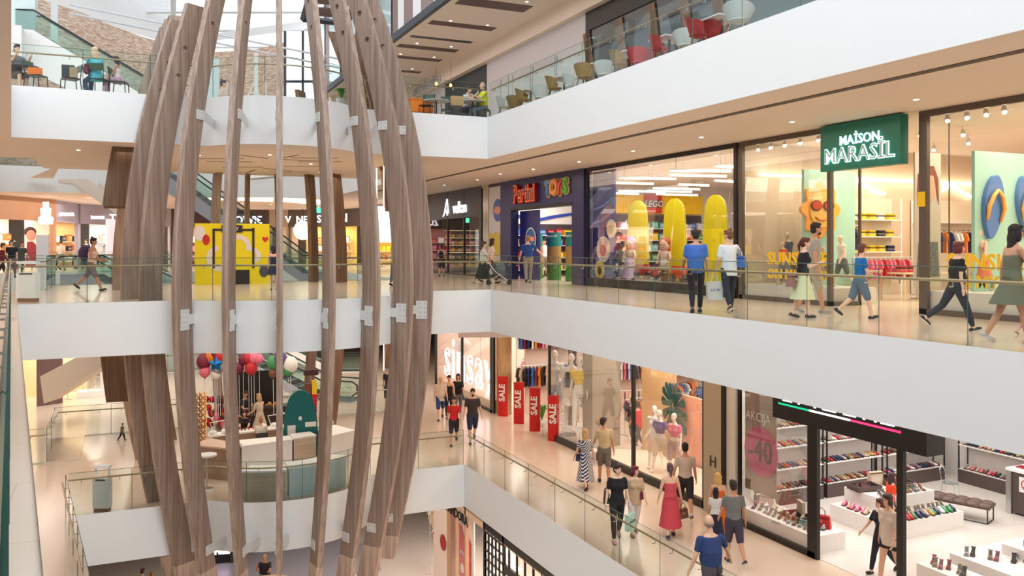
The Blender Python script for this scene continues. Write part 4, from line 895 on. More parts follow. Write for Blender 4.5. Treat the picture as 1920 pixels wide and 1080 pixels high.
    if kind_t:
        m = MB(); low_ = -.09 if kind_t not in ('crop',) else .2
        torso(m, .013 + (.006 if kind_t in ('loose', 'polo') else 0), low_, .56 if kind_t != 'tank' else .48)
        if kind_t in ('loose',): rings(m, [(sp(-.12), .185 * k, .14 * k, 0), (sp(.2), .165 * k, .13 * k, -ln), (sp(.35), .17 * k, .13 * k, -ln)], 16)
        sl = {'tee': .62, 'loose': .75, 'polo': .7, 'long': 1, 'tank': 0, 'crop': .5, 'dress0': 0}.get(kind_t, .6)
        for nm in 'LR':
            sh, e_, w, _ = AR[nm]
            if sl: limb(m, [sh, sh.lerp(e_, sl)], [.062 * k, (.058 - .008 * sl) * k])
            if kind_t == 'long': limb(m, [e_, e_.lerp(w, .92)], [.05 * k, .036 * k])
            if kind_t == 'tank': limb(m, [sp(.44, 0, (-1 if nm == 'L' else 1) * .09), sp(.53, .0, (-1 if nm == 'L' else 1) * .1)], [.04 * k, .03 * k])
        J['top'] = cloth('shirt' if kind_t != 'tank' else 'tank_top', m, ct, mt_=top[2] if len(top) > 2 else None)
    kb, cb = bot[:2]
    if kb:
        m = MB()
        if kb in ('shorts', 'minishorts', 'trousers'):
            rings(m, [(sp(h), rx * k + .014, ry * k + .014, 0) for h, rx, ry in ((-.1, .12, .1), (-.02, .166, .118), (.1, .155, .108))], 16)
            for nm in 'LR': leg(m, nm, .012, 0, {'shorts': .95, 'minishorts': .35, 'trousers': 1.88}[kb], .012 if kb == 'shorts' else 0)
        else:
            L = {'skirt': .48, 'longskirt': .63, 'miniskirt': .3}[kb]; ky = (J['kL'].y + J['kR'].y) / 2 * .5; wd = abs(J['kL'].y - J['kR'].y) * .35
            if sit:
                for nm in 'LR': leg(m, nm, .03, 0, .95)
                rings(m, [(sp(-.08), .18 * k, .14 * k, 0), (sp(.1), .16 * k, .115 * k, 0)])
            else:
                n = 28; vs = []
                for j, (h, rx, ry) in enumerate(((.12, .15, .108), (-.02, .19, .145), (-.02 - L * .5, .225, .19 + wd * .6), (-.02 - L, .275, .235 + wd))):
                    for q in range(n):
                        a = 2 * math.pi * q / n; f_ = 1 + (.05 * j / 3) * math.cos(8 * a); vs.append((rx * k * f_ * math.cos(a), ky * j / 3 + ry * k * f_ * math.sin(a), dz + h * k))
                m.smooth = True; m.add(vs, [(i * n + q, i * n + (q + 1) % n, (i + 1) * n + (q + 1) % n, (i + 1) * n + q) for i in range(3) for q in range(n)] + [list(range(n))])
        if kb in ('shorts', 'minishorts', 'trousers') or sit: cloth('trousers' if kb == 'trousers' else 'shorts', m, cb)
        else: m.build('skirt', bot[2] if len(bot) > 2 else cm(*cb, .85), t, True)
    if shoes:
        m = MB(); m.smooth = True
        for nm in 'LR':
            an, fa = J['a' + nm], J['f' + nm]; mt = Matrix.Rotation(-fa, 3, 'X'); m.mi = 0
            m.ell(an + mt @ Vector((0, -.06 * k, -.045 * k)), (.046 * k, .112 * k, .037 * k), 12, 8, mt); m.ell(an + mt @ Vector((0, .035 * k, -.038 * k)), (.042 * k, .054 * k, .042 * k), 10, 8, mt)
            m.mi = 1; m.ell(an + mt @ Vector((0, -.04 * k, -.068 * k)), (.048 * k, .135 * k, .014 * k), 12, 6, mt)
        m.build('shoes', [cm(*shoes, .6), cm(*(sole or [int(c * .5) for c in shoes]), .6)], t)
    if hair:
        hk, hcx = hair; m = MB(); m.smooth = True
        m.ell(hp_(0, .022, .04), (.084 * k, .1 * k, .094 * k), 16, 12, hm)
        m.ell(hp_(0, .055, -.015), (.078 * k, .062 * k, .085 * k), 14, 10, hm)
        m.ell(hp_(0, -.04, .085), (.066 * k, .056 * k, .036 * k), 12, 8, hm)
        if hk == 'bald':
            m = MB(); m.smooth = True; m.ell(hp_(0, .05, -.025), (.079 * k, .062 * k, .045 * k), 14, 10, hm)
        if hk in ('long', 'curly'):
            m.ell(hp_(0, .07, -.1), (.09 * k, .055 * k, .15 * k), 14, 10, hm)
            if hk == 'long': m.ell(hp_(0, .085, -.24), (.085 * k, .04 * k, .16 * k), 14, 10)
            for s_ in (-1, 1): m.ell(hp_(s_ * .07, .01, -.05), (.03 * k, .05 * k, .1 * k), 10, 8, hm)
        if hk == 'bob':
            for s_ in (-1, 1): m.ell(hp_(s_ * .066, .012, -.03), (.032 * k, .06 * k, .078 * k), 10, 8, hm)
            m.ell(hp_(0, .06, -.06), (.085 * k, .05 * k, .06 * k), 12, 8, hm)
        if hk == 'bun': m.ell(hp_(0, .06, .125), (.04 * k, .04 * k, .04 * k), 12, 8)
        if hk == 'pony': limb(m, [hp_(0, .11, .03), hp_(0, .15, -.06), hp_(0, .14, -.18)], [.03 * k, .034 * k, .014 * k])
        if hk == 'curly':
            for q in range(14): a = q * 2.4; m.ell(hp_(.07 * math.cos(a), .04 + .05 * math.sin(a), .06 - .018 * q), (.04 * k, .04 * k, .04 * k), 8, 6)
        if hk == 'beard': m.ell(hp_(0, -.05, -.09), (.045 * k, .04 * k, .04 * k), 12, 8, hm)
        m.build('hair', cm(*hcx, .7), t)
    if kind == 'person' and abs(head) < 400:
        m = MB()
        for s_ in (-1, 1): m.ell(hp_(s_ * .03, -.083, .01), (.012 * k, .007 * k, .007 * k), 8, 5, hm); m.ell(hp_(s_ * .031, -.083, .03), (.018 * k, .007 * k, .004 * k), 8, 4, hm)
        m.mi = 1; m.ell(hp_(0, -.083, -.062), (.022 * k, .008 * k, .006 * k), 8, 5, hm)
        m.build('eyes_and_mouth', [cm(60, 44, 38, .5), cm(176, 96, 88, .5)], t)
    t['_hands'] = [tuple(AR['L'][3]), tuple(AR['R'][3])]
    HANDS[label] = [t.matrix_basis @ Vector(AR['L'][3]) if False else Matrix.Translation(Vector(loc)) @ Matrix.Rotation(math.pi - R(az), 4, 'Z') @ AR[n][3] for n in 'LR']
    del t['_hands']
    return t
HANDS = {}
def who(px, py, pyh, z):
    p = P(px, py, z); return p, (py - pyh) / (py - HY) * (CH - z) * .985
def walker(label, px, py, pyh, z, az, **k):
    p, H = who(px, py, pyh, z); return figure(label, p, az, H, **k)
def carry_bag(label, p, col, w=.3, h=.34, d=.1, rz=0.0, name='shopping_bag', strap=.14, words=None, wcol=(60, 60, 60), rim=None):
    """paper or plastic bag hanging from the point p"""
    t = thing(name, label, 'bag', (p[0], p[1], p[2] - strap - h), rz); c = cm(*col, .7)
    f = MB(); f.add([(-w / 2 * .9, -d / 2, 0), (w / 2 * .9, -d / 2, 0), (w / 2 * .9, d / 2, 0), (-w / 2 * .9, d / 2, 0), (-w / 2, -d * .4, h), (w / 2, -d * .4, h), (w / 2, d * .4, h), (-w / 2, d * .4, h)],
                    [(0, 3, 2, 1), (4, 5, 6, 7), (0, 1, 5, 4), (1, 2, 6, 5), (2, 3, 7, 6), (3, 0, 4, 7)]); f.build('bag_body', c, t)
    f = MB(); f.tube([(-w * .25, 0, h - .01), (-.02, 0, h + strap), (.02, 0, h + strap), (w * .25, 0, h - .01)], .008, 6); f.build('handle', rim or c, t)
    if words: 
        for s_ in (-1, 1): text('bag_lettering', words, w * .22, cm(*wcol, .6), (0, s_ * (d / 2 + .004), h * .55), (R(90), 0, 0 if s_ < 0 else R(180)), t, .002)
    return t
W_ = (228, 222, 216)
RT_ = 114     # azimuths: to the left / right of the picture, away from and towards the camera
# ---------- level 2
walker('man in blue polo and dark trousers looking into the toy shop window', 1305, 587, 431, L2, 30, top=('polo', (64, 110, 190)), bot=('trousers', (34, 36, 48)), skin=1, hair=('short', (40, 34, 34)), legs=(10, -12, 2, 8), arms=((-4, 8, 12), (6, 10, 30)), build=1.12, shoes=(40, 44, 70))
walker('woman in white t-shirt and dark jeans reaching out to the man in blue', 1367, 585, 430, L2, 20, top=('loose', (226, 234, 240)), bot=('trousers', (38, 44, 62)), hair=('bun', (122, 84, 56)), legs=(14, -16, 4, 18), arms=((30, 34, 20), (-6, 14, 14)), fem=True, head=-40, shoes=(50, 60, 66), sole=(230, 230, 230))
p = HANDS['woman in white t-shirt and dark jeans reaching out to the man in blue'][1]
carry_bag('white plastic bag with blue print carried by woman in white', p, (226, 226, 228), .36, .4, .14, R(-20), words='LC W', wcol=(40, 70, 170))
q, h = who(1367, 585, 430, L2); item('bag', (60, 110, 190), (q.x + .2, q.y - .05, h * .55), R(-60), 'blue shoulder bag of the woman in white t-shirt', None, 1.15)
walker('tall man in grey t-shirt passing the sun decoration window', 1524, 588, 418, L2, RT_, top=('tee', (168, 160, 150)), bot=('shorts', (186, 172, 150)), skin=1, hair=('beard', (38, 32, 30)), legs=(12, -14, 2, 10), shoes=(150, 150, 150), sole=(220, 220, 220))
walker('woman in black top and pale yellow skirt with a shoulder bag', 1505, 596, 447, L2, RT_, top=('tee', (30, 30, 34)), bot=('skirt', (222, 226, 186)), hair=('pony', (84, 42, 36)), fem=True, legs=(8, -10, 2, 6), arms=((10, 6, 100), (-12, 8, 10)), build=1.08, head=10, shoes=(60, 50, 48), skin=2)
q, h = who(1493, 597, 447, L2); item('bag', (150, 110, 105), (q.x, q.y + .08, h * .4), R(20), 'mauve shoulder bag of woman in the pale yellow skirt', None, 1.2)
walker('boy in blue t-shirt and denim shorts walking past kids shop entrance', 1612, 597, 455, L2, RT_, top=('tee', (26, 112, 190)), bot=('shorts', (96, 120, 146)), hair=('short', (104, 66, 48)), legs=(20, -20, 8, 30), arms=((12, 6, 80), (4, 6, 70)), head=-30, shoes=(40, 46, 60), skin=2)
walker('woman with short auburn hair in black t-shirt and dark jeans striding', 1792, 620, 450, L2, RT_, top=('tee', (28, 28, 32)), bot=('trousers', (36, 42, 58)), hair=('bob', (104, 48, 44)), fem=True, legs=(22, -30, 4, 24), arms=((-8, 8, 14), (14, 8, 24)), shoes=(36, 36, 44), sole=(230, 230, 230), build=1.15, head=15, skin=2)
walker('woman with long black hair in short olive romper at photo edge', 1897, 642, 420, L2, RT_, top=('tank', (112, 112, 92)), bot=('miniskirt', (108, 110, 90)), hair=('long', (36, 28, 30)), fem=True, legs=(14, -16, 3, 14), arms=((26, 10, 30), (-10, 8, 10)), shoes=(196, 190, 186), sole=(230, 230, 230), skin=1)
walker('small girl in pink flowered dress at the right photo edge', 1925, 628, 555, L2, RT_, top=('tank', (226, 130, 160)), bot=('skirt', (226, 130, 160)), hair=('long', (120, 84, 60)), fem=True, shoes=(220, 150, 170), vox=.015)
walker('shop worker in blue t-shirt and grey trousers at the toy entrance', 990, 531, 441, L2, 20, top=('tee', (30, 70, 140)), bot=('trousers', (150, 140, 130)), hair=('short', (150, 120, 90)), legs=(14, -18, 4, 18), arms=((30, 42, 10), (0, 14, 20)), build=1.1, vox=.016)
walker('man in white shirt standing between the teal display columns', 1021, 519, 447, L2, 200, top=('long', (230, 230, 234)), bot=('shorts', (150, 130, 120)), hair=('short', (40, 34, 30)), vox=.018, head=30)
walker('young man in black t-shirt behind the counter of toy shop window', 1159, 523, 438, L2, 200, top=('tee', (30, 28, 34)), bot=('trousers', (30, 30, 36)), hair=('short', (60, 40, 30)), vox=.018, arms=((30, 4, 50), (30, 4, 50)))
walker('woman in white top and dark skirt pushing the stroller', 905, 533, 452, L2, RT_, top=('loose', (200, 206, 200)), bot=('longskirt', (34, 40, 42)), hair=('bun', (70, 48, 40)), fem=True, arms=((40, 6, 30), (40, 6, 30)), vox=.017, shoes=(180, 180, 176))
walker('woman with long brown hair in pale blouse beyond the stroller', 920, 531, 446, L2, RT_, top=('loose', (216, 200, 196)), bot=('trousers', (60, 60, 66)), hair=('long', (60, 36, 34)), fem=True, vox=.018, head=-20)
walker('boy with dark backpack standing before black shop front', 828, 518, 461, L2, 30, top=('tee', (220, 190, 190)), bot=('shorts', (50, 46, 50)), hair=('short', (60, 40, 34)), vox=.016, legs=(8, -8, 2, 4))
q, h = who(828, 518, 461, L2); f = MB(); f.smooth = True; f.ell((0, 0, 0), (.13, .09, .2), 12, 8); f.box(-.1, -.12, -.15, .1, -.06, .0); b = tag(f.build('backpack', cm(50, 46, 60, .7)), 'dark backpack on the boy before black shop front', 'backpack'); b.location = (q.x - .1, q.y - .16, h * .72)
walker('woman in mustard blouse and grey jeans seen between the right ribs', 742, 536, 447, L2, 40, top=('loose', (206, 160, 40)), bot=('trousers', (90, 94, 110)), hair=('bun', (40, 30, 30)), fem=True, vox=.016, legs=(6, -12, 2, 10))
walker('girl in navy dress standing by the yellow photo booth', 513, 543, 461, L2, 10, top=('tank', (34, 36, 62)), bot=('miniskirt', (34, 36, 62)), hair=('long', (46, 32, 34)), fem=True, vox=.016, legs=(6, -6, 2, 4), shoes=(200, 196, 190))
walker('woman in white top and grey shorts striding across the walkway', 172, 545, 442, L2, RT_, top=('tank', (226, 200, 186)), bot=('shorts', (120, 112, 116)), hair=('bun', (40, 28, 30)), fem=True, skin=3, legs=(26, -32, 2, 16), arms=((6, 6, 70), (10, 8, 60)), vox=.014)
q, h = who(156, 545, 442, L2); f = MB(); f.smooth = True; f.ell((0, 0, 0), (.17, .2, .24), 14, 10); f.tube([(.1, -.05, .18), (.22, 0, .2), (.26, 0, 0), (.14, 0, -.14)], .02, 6); b = tag(f.build('backpack', cm(62, 44, 84, .7)), 'dark purple backpack on the woman striding across walkway', 'backpack'); b.location = (q.x + .02, q.y, h * .69)
walker('man in black t-shirt standing far left by the lit shop', 22, 522, 449, L2, 180, top=('tee', (28, 28, 34)), bot=('trousers', (120, 108, 100)), hair=('short', (70, 50, 40)), vox=.02)
walker('man in dark shirt behind the one in black, far left', 40, 519, 452, L2, 150, top=('tee', (70, 70, 66)), bot=('trousers', (60, 60, 64)), hair=('short', (120, 60, 40)), vox=.02)
walker('person in dark red top at the far left edge', 3, 526, 455, L2, 90, top=('long', (110, 24, 30)), bot=('trousers', (40, 30, 34)), hair=('short', (60, 40, 34)), vox=.02)
walker('man in pale shirt seen from behind near the lit sign shop', 114, 507, 449, L2, 20, top=('tee', (222, 206, 190)), bot=('trousers', (140, 140, 140)), hair=('short', (80, 56, 44)), vox=.02)
walker('person in dark top inside the shop with orange wall', 162, 503, 448, L2, 200, top=('tee', (40, 40, 66)), bot=('trousers', (50, 50, 60)), hair=('short', (50, 40, 40)), vox=.02)
# ---------- level 1
walker('bearded man in dark polo and navy shorts walking with a boy', 886, 830, 727, L1, 196, top=('polo', (62, 50, 48)), bot=('shorts', (38, 46, 72)), hair=('beard', (44, 36, 34)), legs=(16, -18, 4, 26), arms=((16, 14, 16), (-14, 14, 14)), build=1.05)
walker('boy in red t-shirt and black shorts beside the bearded man', 851, 834, 742, L1, 200, top=('tee', (196, 30, 36)), bot=('shorts', (36, 34, 40)), hair=('short', (44, 34, 34)), legs=(18, -20, 4, 30), skin=1)
walker('older man in cream shirt and blue shorts', 826, 787, 704, L1, 196, top=('loose', (220, 200, 184)), bot=('shorts', (50, 74, 130)), hair=('bald', (180, 160, 140)), build=1.12, vox=.015)
walker('woman in black tank top between older man and woman in black', 842, 783, 702, L1, 200, top=('tank', (34, 32, 36)), bot=('trousers', (40, 38, 44)), hair=('pony', (50, 34, 32)), fem=True, vox=.016)
walker('woman in black t-shirt and grey jeans with long dark hair', 859, 779, 699, L1, 200, top=('tee', (30, 28, 32)), bot=('trousers', (110, 106, 110)), hair=('long', (76, 40, 36)), fem=True, vox=.015)
STR = mat('navy_stripes', srgb(40, 48, 84), .8)
nt = STR.node_tree; wv = nt.nodes.new('ShaderNodeTexWave'); wv.inputs['Scale'].default_value = 9; wv.bands_direction = 'DIAGONAL'; tc_ = nt.nodes.new('ShaderNodeTexCoord'); cr_ = nt.nodes.new('ShaderNodeValToRGB'); cr_.color_ramp.interpolation = 'CONSTANT'
cr_.color_ramp.elements[0].color = (*srgb(40, 48, 84), 1); cr_.color_ramp.elements[1].position = .55; cr_.color_ramp.elements[1].color = (*srgb(224, 220, 216), 1)
nt.links.new(tc_.outputs['Object'], wv.inputs[0]); nt.links.new(wv.outputs['Fac'], cr_.inputs[0]); nt.links.new(cr_.outputs[0], nt.nodes['Principled BSDF'].inputs['Base Color'])
walker('blonde woman in navy and white striped dress walking away', 1098, 916, 804, L1, 10, top=('tee', (90, 96, 120), STR), bot=('longskirt', (90, 96, 120), STR), hair=('long', (196, 160, 110)), fem=True, legs=(14, -16, 3, 16), arms=((-8, 12, 8), (10, 16, 10)), shoes=(60, 40, 40))
q, h = who(1088, 916, 804, L1); item('bag', (30, 40, 90), (q.x, q.y, L1 + h * .48), R(10), 'small navy bag at the hip of striped dress woman', None, .9)
walker('man in cream t-shirt carrying a white bag beside the striped dress', 1133, 906, 785, L1, 20, top=('tee', (206, 186, 146)), bot=('shorts', (120, 112, 104)), hair=('short', (50, 38, 36)), legs=(-6, 12, 4, 4), arms=((-6, 10, 10), (14, 14, 30)), skin=1, head=60)
carry_bag('white paper bag carried by the man in cream t-shirt', HANDS['man in cream t-shirt carrying a white bag beside the striped dress'][1], (226, 224, 226), .36, .42, .12, R(20), words='ZARA', wcol=(90, 90, 100))
walker('woman in black top and trousers with a mint shopping bag', 1157, 1014, 868, L1, 200, top=('tee', (26, 26, 34)), bot=('trousers', (34, 34, 40)), hair=('bun', (50, 38, 40)), fem=True, legs=(12, -14, 3, 16), arms=((0, 12, 12), (6, 10, 10)), head=-30, shoes=(190, 150, 136), skin=2, build=1.06)
carry_bag('mint plastic shopping bag carried by the woman in black', HANDS['woman in black top and trousers with a mint shopping bag'][1], (188, 220, 208), .36, .4, .12, R(30), words='CALLIOPE')
q, h = who(1137, 1010, 868, L1); item('bag', (40, 40, 45), (q.x, q.y, L1 + h * .5), R(60), 'black shoulder bag of the woman with the mint bag', None, 1.3)
walker('woman with auburn bob in beige blouse and white trousers', 1190, 1003, 873, L1, 196, top=('loose', (206, 178, 146)), bot=('trousers', (228, 224, 222)), hair=('bob', (112, 34, 40)), fem=True, legs=(8, -12, 2, 14), head=-30, shoes=(140, 120, 110), skin=2)
q, h = who(1203, 1003, 873, L1); item('bag', (120, 30, 60), (q.x, q.y, L1 + h * .54), R(60), 'burgundy shoulder bag of the woman in beige blouse', None, .8)
walker('woman in coral pink dress with red hem walking away', 1257, 1006, 871, L1, 24, top=('tank', (214, 84, 96)), bot=('longskirt', (206, 72, 86)), hair=('pony', (96, 74, 84)), fem=True, legs=(8, -12, 2, 8), arms=((4, 14, 10), (-2, 14, 14)), shoes=(60, 50, 80), skin=2, build=1.05)
q = HANDS['woman in coral pink dress with red hem walking away'][0]; item('bag', (120, 80, 60), (q[0], q[1], q[2] - .4), R(10), 'dark brown handbag held by woman in coral dress', None, 1.1)
walker('man in cream t-shirt and black shorts walking away from camera', 1285, 968, 829, L1, 30, top=('tee', (206, 190, 176)), bot=('shorts', (44, 40, 44)), hair=('short', (34, 28, 30)), legs=(-20, 18, 26, 4), arms=((6, 10, 10), (-10, 16, 10)), skin=1, shoes=(216, 216, 220))
carry_bag('black paper bag carried by the man in cream and black', HANDS['man in cream t-shirt and black shorts walking away from camera'][1], (36, 32, 34), .34, .42, .12, R(50))
walker('woman with curly blond hair in long orange dress', 1347, 1006, 886, L1, 28, top=('tank', (232, 110, 30)), bot=('longskirt', (232, 108, 30)), hair=('curly', (226, 184, 110)), fem=True, skin=0)
walker('woman with long black hair in white top and navy skirt', 1342, 1016, 914, L1, 40, top=('tee', (222, 222, 226)), bot=('longskirt', (34, 40, 66)), hair=('long', (28, 26, 32)), fem=True, arms=((20, 10, 60), (10, 10, 30)))
walker('man in grey t-shirt and dark shorts seen from behind', 1376, 1056, 902, L1, 20, top=('tee', (120, 122, 126)), bot=('shorts', (66, 62, 80)), hair=('short', (50, 38, 36)), legs=(-16, 8, 26, 2), skin=1, shoes=(50, 50, 60), sole=(220, 220, 220), build=1.06)
walker('balding man in navy t-shirt near the railing, lower right', 1335, 1168, 966, L1, 10, top=('tee', (42, 62, 110)), bot=('trousers', (80, 76, 80)), hair=('bald', (140, 120, 110)), build=1.22, lean=6, skin=0, head=25, arms=((14, 30, 16), (-4, 18, 20)))
walker('woman in cream t-shirt and black shorts crossing the shoe shop door', 1668, 1098, 925, L1, 262, top=('loose', (214, 200, 190)), bot=('minishorts', (30, 28, 34)), hair=('bob', (70, 46, 44)), fem=True, skin=0, legs=(12, -14, 2, 14), head=10, shoes=(200, 170, 160))
walker('woman in dark navy outfit beside the one in cream t-shirt', 1653, 1075, 932, L1, 266, top=('tee', (34, 34, 50)), bot=('trousers', (34, 34, 50)), hair=('bob', (80, 40, 40)), fem=True, skin=0, legs=(18, -20, 3, 22), arms=((26, 14, 20), (-10, 10, 10)))
walker('woman in orange-red top with dark ponytail inside the shoe shop', 1669, 1000, 885, L1, 110, top=('tee', (226, 62, 30)), bot=('trousers', (50, 46, 56)), hair=('long', (60, 36, 40)), fem=True, vox=.014)
walker('woman in patterned red top inside the clothes shop', 1197, 838, 752, L1, 350, top=('loose', (206, 40, 60)), bot=('trousers', (70, 64, 66)), hair=('bob', (50, 36, 36)), fem=True, vox=.016)
walker('person in dark clothes next to woman in red inside shop', 1186, 826, 745, L1, 20, top=('tee', (70, 64, 62)), bot=('trousers', (80, 74, 72)), hair=('short', (60, 44, 40)), vox=.018)
walker('person in dark shirt and shorts leaning by the ribs', 729, 767, 686, L1, 200, top=('tee', (36, 36, 52)), bot=('shorts', (40, 42, 60)), hair=('short', (44, 34, 34)), legs=(24, 14, 2, 2), lean=-8, vox=.016, shoes=(130, 120, 116))
walker('small child in mauve coat on the lower left walkway', 229, 826, 793, L1, 60, top=('loose', (110, 90, 100)), bot=('trousers', (40, 36, 44)), hair=('short', (110, 70, 50)), vox=.012)
# ================================================================ LEVEL 1 SHOPS (lower right gallery)
ZK = L2 - TH   # -1.35
Z1 = L1
area('shop_light', 19, 26, ZK - .2, 8, 11, 850, (1, .93, .85)); area('shop_light', 19, 13.5, ZK - .2, 8.5, 10, 520, (1, .97, .94))
area('shop_light', 18, 37.5, ZK - .2, 6, 6, 450, (1, .9, .85)); area('window_light', 15.3, 22, ZK - .15, 1.2, 5, 150, (1, .9, .76)); area('window_light', 15.2, 16, ZK - .15, 1.0, 4, 50, (1, .97, .92))
PK = mat('blush_wall', srgb(236, 210, 192), .7)
wallbox('wall_clothes_back', 25, 19, Z1, 25.1, 33, ZK, PK); wallbox('wall_clothes_far', 15.6, 33.0, Z1, 25, 33.1, ZK, PK)
wallbox('wall_shoe_back', 23.6, 8, Z1, 23.7, 18.9, ZK, cm(226, 220, 214, .7)); wallbox('wall_shoe_partition', 14.6, 18.88, Z1, 25, 18.98, ZK, cm(226, 220, 214, .7))
wallbox('wall_shoe_near', 14.6, 7.9, Z1, 23.6, 8.0, ZK, cm(226, 220, 214, .7)); wallbox('wall_neon_back', 21, 33.2, Z1, 21.1, 42, ZK, PK); wallbox('wall_neon_far', 14.6, 41.4, Z1, 21, 41.5, ZK, PK)
f = MB(); f.quad((14.46, 8, Z1 + .006), (23.6, 8, Z1 + .006), (23.6, 18.88, Z1 + .006), (14.46, 18.88, Z1 + .006)); struct('floor', f, tiles('pale_wood_floor', srgb(226, 218, 210), srgb(206, 198, 190), 1.5, .18, .25, .002, .03))
# --- neon shop
shopfront('tall clothes shop window with huge glowing white lettering inside', 33.7, 41.2, XS, Z1, ZK, BLACK, [(33.75, .4), 37.4, 41.1], base=.1)
t = thing('neon_lettering', 'huge white neon outline letters standing behind the shop glass', 'neon sign', (XS + .25, 34.2, Z1))
NEO = em('neon_violet_white', (.86, .82, 1), 2.2); NEB = em('neon_soft', (.8, .7, 1), 1.6)
text('neon_letters', 'sinsay', 2.9, NEO, (0, 3.2, 1.6), FACE_NX, t, width=.82, tube=.034)
f = MB(); f.box(-.1, -.1, 0, .5, 6.8, .45); tag(f.build('window_bench', cm(214, 180, 150, .5)), 'low wooden plinth beneath the neon letters', 'plinth'); bpy.data.objects['window_bench'].location = (XS + .15, 34.2, Z1)
rack('clothes rack high behind the neon letters', 15.9, 36, 2.8, Z1, 3.9, ['white', 'red', 'pink', 'beige', 'black'], 12, '%s shirt on the high rack behind the neon letters', 'shirts behind the neon letters', rz=R(90), sc=1.1)
rack('clothes rack low behind the neon letters', 17.4, 35, 3.4, Z1, 1.6, ['white', 'beige', 'pink', 'grey'], 14, '%s shirt on low rack behind the neon letters', 'shirts low behind the neon letters', rz=R(80), sc=1.0)
for k, (px, py) in enumerate(((838, 660), (868, 650))):
    p = PX(px, py, 15.2); t = thing('sphere_lamp', 'white wicker globe lamp in neon shop window, %s one' % ('left', 'right')[k], 'lamp', tuple(p)); f = MB(); f.ell((0, 0, 0), (.42, .42, .42), 14, 10); f.build('globe', cm(236, 220, 206, .6), t)
    f = MB(); f.tube([(0, 0, .4), (0, 0, ZK - p.z)], .01, 5); f.build('wire', BLACK, t)
# pillar clad in wood between the shops, hanging wayfinding sign
f = MB(); f.box(XS + .1, 33.1, Z1, XS + .6, 33.6, ZK); struct('wall_pillar', f, wood('pillar_wood', srgb(190, 150, 104), srgb(214, 176, 130), (4, 4, .6)))
p = PX(908, 635, 12.6); t = thing('hanging_sign', 'long white hanging direction sign with a small lift symbol', 'sign', (12.6, p.y, -2.05), R(-24))
f = MB(); f.box(-1.0, -.04, 0, 1.35, .04, .38); f.build('sign_board', cm(206, 196, 208, .5), t); f = MB(); f.box(1.08, -.05, .13, 1.11, -.04, .28); f.ell((1.095, -.045, .31), (.025, .005, .025), 8, 6); f.build('person_symbol', BLACK, t)
text('sign_letters', '7', .2, cm(60, 90, 170, .5), (1.25, -.045, .2), FACE_NY, t, .003); f = MB(); f.tube([(-.8, 0, .38), (-.8, 0, .7)], .01, 5); f.build('hanger', STEEL, t); f = MB(); f.tube([(1.1, 0, .38), (1.1, 0, .7)], .01, 5); f.build('hanger', STEEL, t)
# --- clothes shop with SALE gates
SRED = mat('sale_red', srgb(206, 24, 24), .45)
for (px, py), nm in zip(((943, 780), (973, 794), (1003, 808), (1038, 826)), ('farthest', 'second farthest', 'third', 'nearest, behind the glass')):
    p = P(px, py, Z1); t = thing('sale_column', 'red curved SALE column at the clothes shop entrance, %s' % nm, 'sign', tuple(p), R(-38))
    f = MB(); n = 10; ou = [(.22 * math.sin(a), -.12 * math.cos(a)) for a in [R(-80 + 160 * i / n) for i in range(n + 1)]]; inn = [(x * .9, y * .85 + .015) for x, y in ou]
    f.prism((ou + inn[::-1]), 0, 1.68); f.build('curved_panel', SRED, t)
    text('sale_letters', 'SALE', .34, WPAINT, (0, -.135, 1.0), (R(90), R(-90), 0), t, .006, bold=.012)
shopfront('clothes shop window with black posts, mannequins and a bright stage', 18.95, 28.4, XS, Z1, ZK, BLACK, [(19.0, .14), 22.6, (28.36, .05)], base=.22, head=.1)
t = thing('glass_return', 'side pane of clothes shop window beside the SALE columns', 'shop window', (XS, 28.38, Z1)); f = MB(); f.quad((.06, 0, .1), (.9, 0, .1), (.9, 0, 4.3), (.06, 0, 4.3)); f.build('glass_pane', SGLASS, t)
f = MB(); f.box(.04, -.05, 0, 1.0, .05, .14); f.build('base_rail', BLACK, t); f = MB(); f.box(.85, -.1, 0, 1.1, .1, 4.35); f.build('post', mat('dark_post', srgb(70, 60, 56), .5), t)
f = MB(); f.box(15.05, 26.3, Z1, 16.2, 27.0, ZK); struct('wall_pillar', f, mat('concrete', srgb(150, 138, 120), .8, noise=(1.4, .15)))
f = MB(); f.prism([(14.5, 19.1), (16.35, 19.1), (16.35, 24.4), (14.5, 25.6)], Z1, Z1 + .22); tag(f.build('window_stage', cm(246, 226, 206, .4)), 'bright pale stage in clothes shop window under the mannequins', 'stage')
f = MB(); f.box(16.4, 23.3, Z1, 16.5, 25.2, ZK); tag(f.build('backdrop_panel', cm(222, 178, 128, .6)), 'tan backdrop panel behind the white mannequins', 'panel')
f = MB(); f.box(16.45, 20.5, Z1, 16.55, 23.3, -3.35); tag(f.build('backdrop_panel', cm(228, 160, 132, .6)), 'pink backdrop panel with the giant leaf', 'panel')
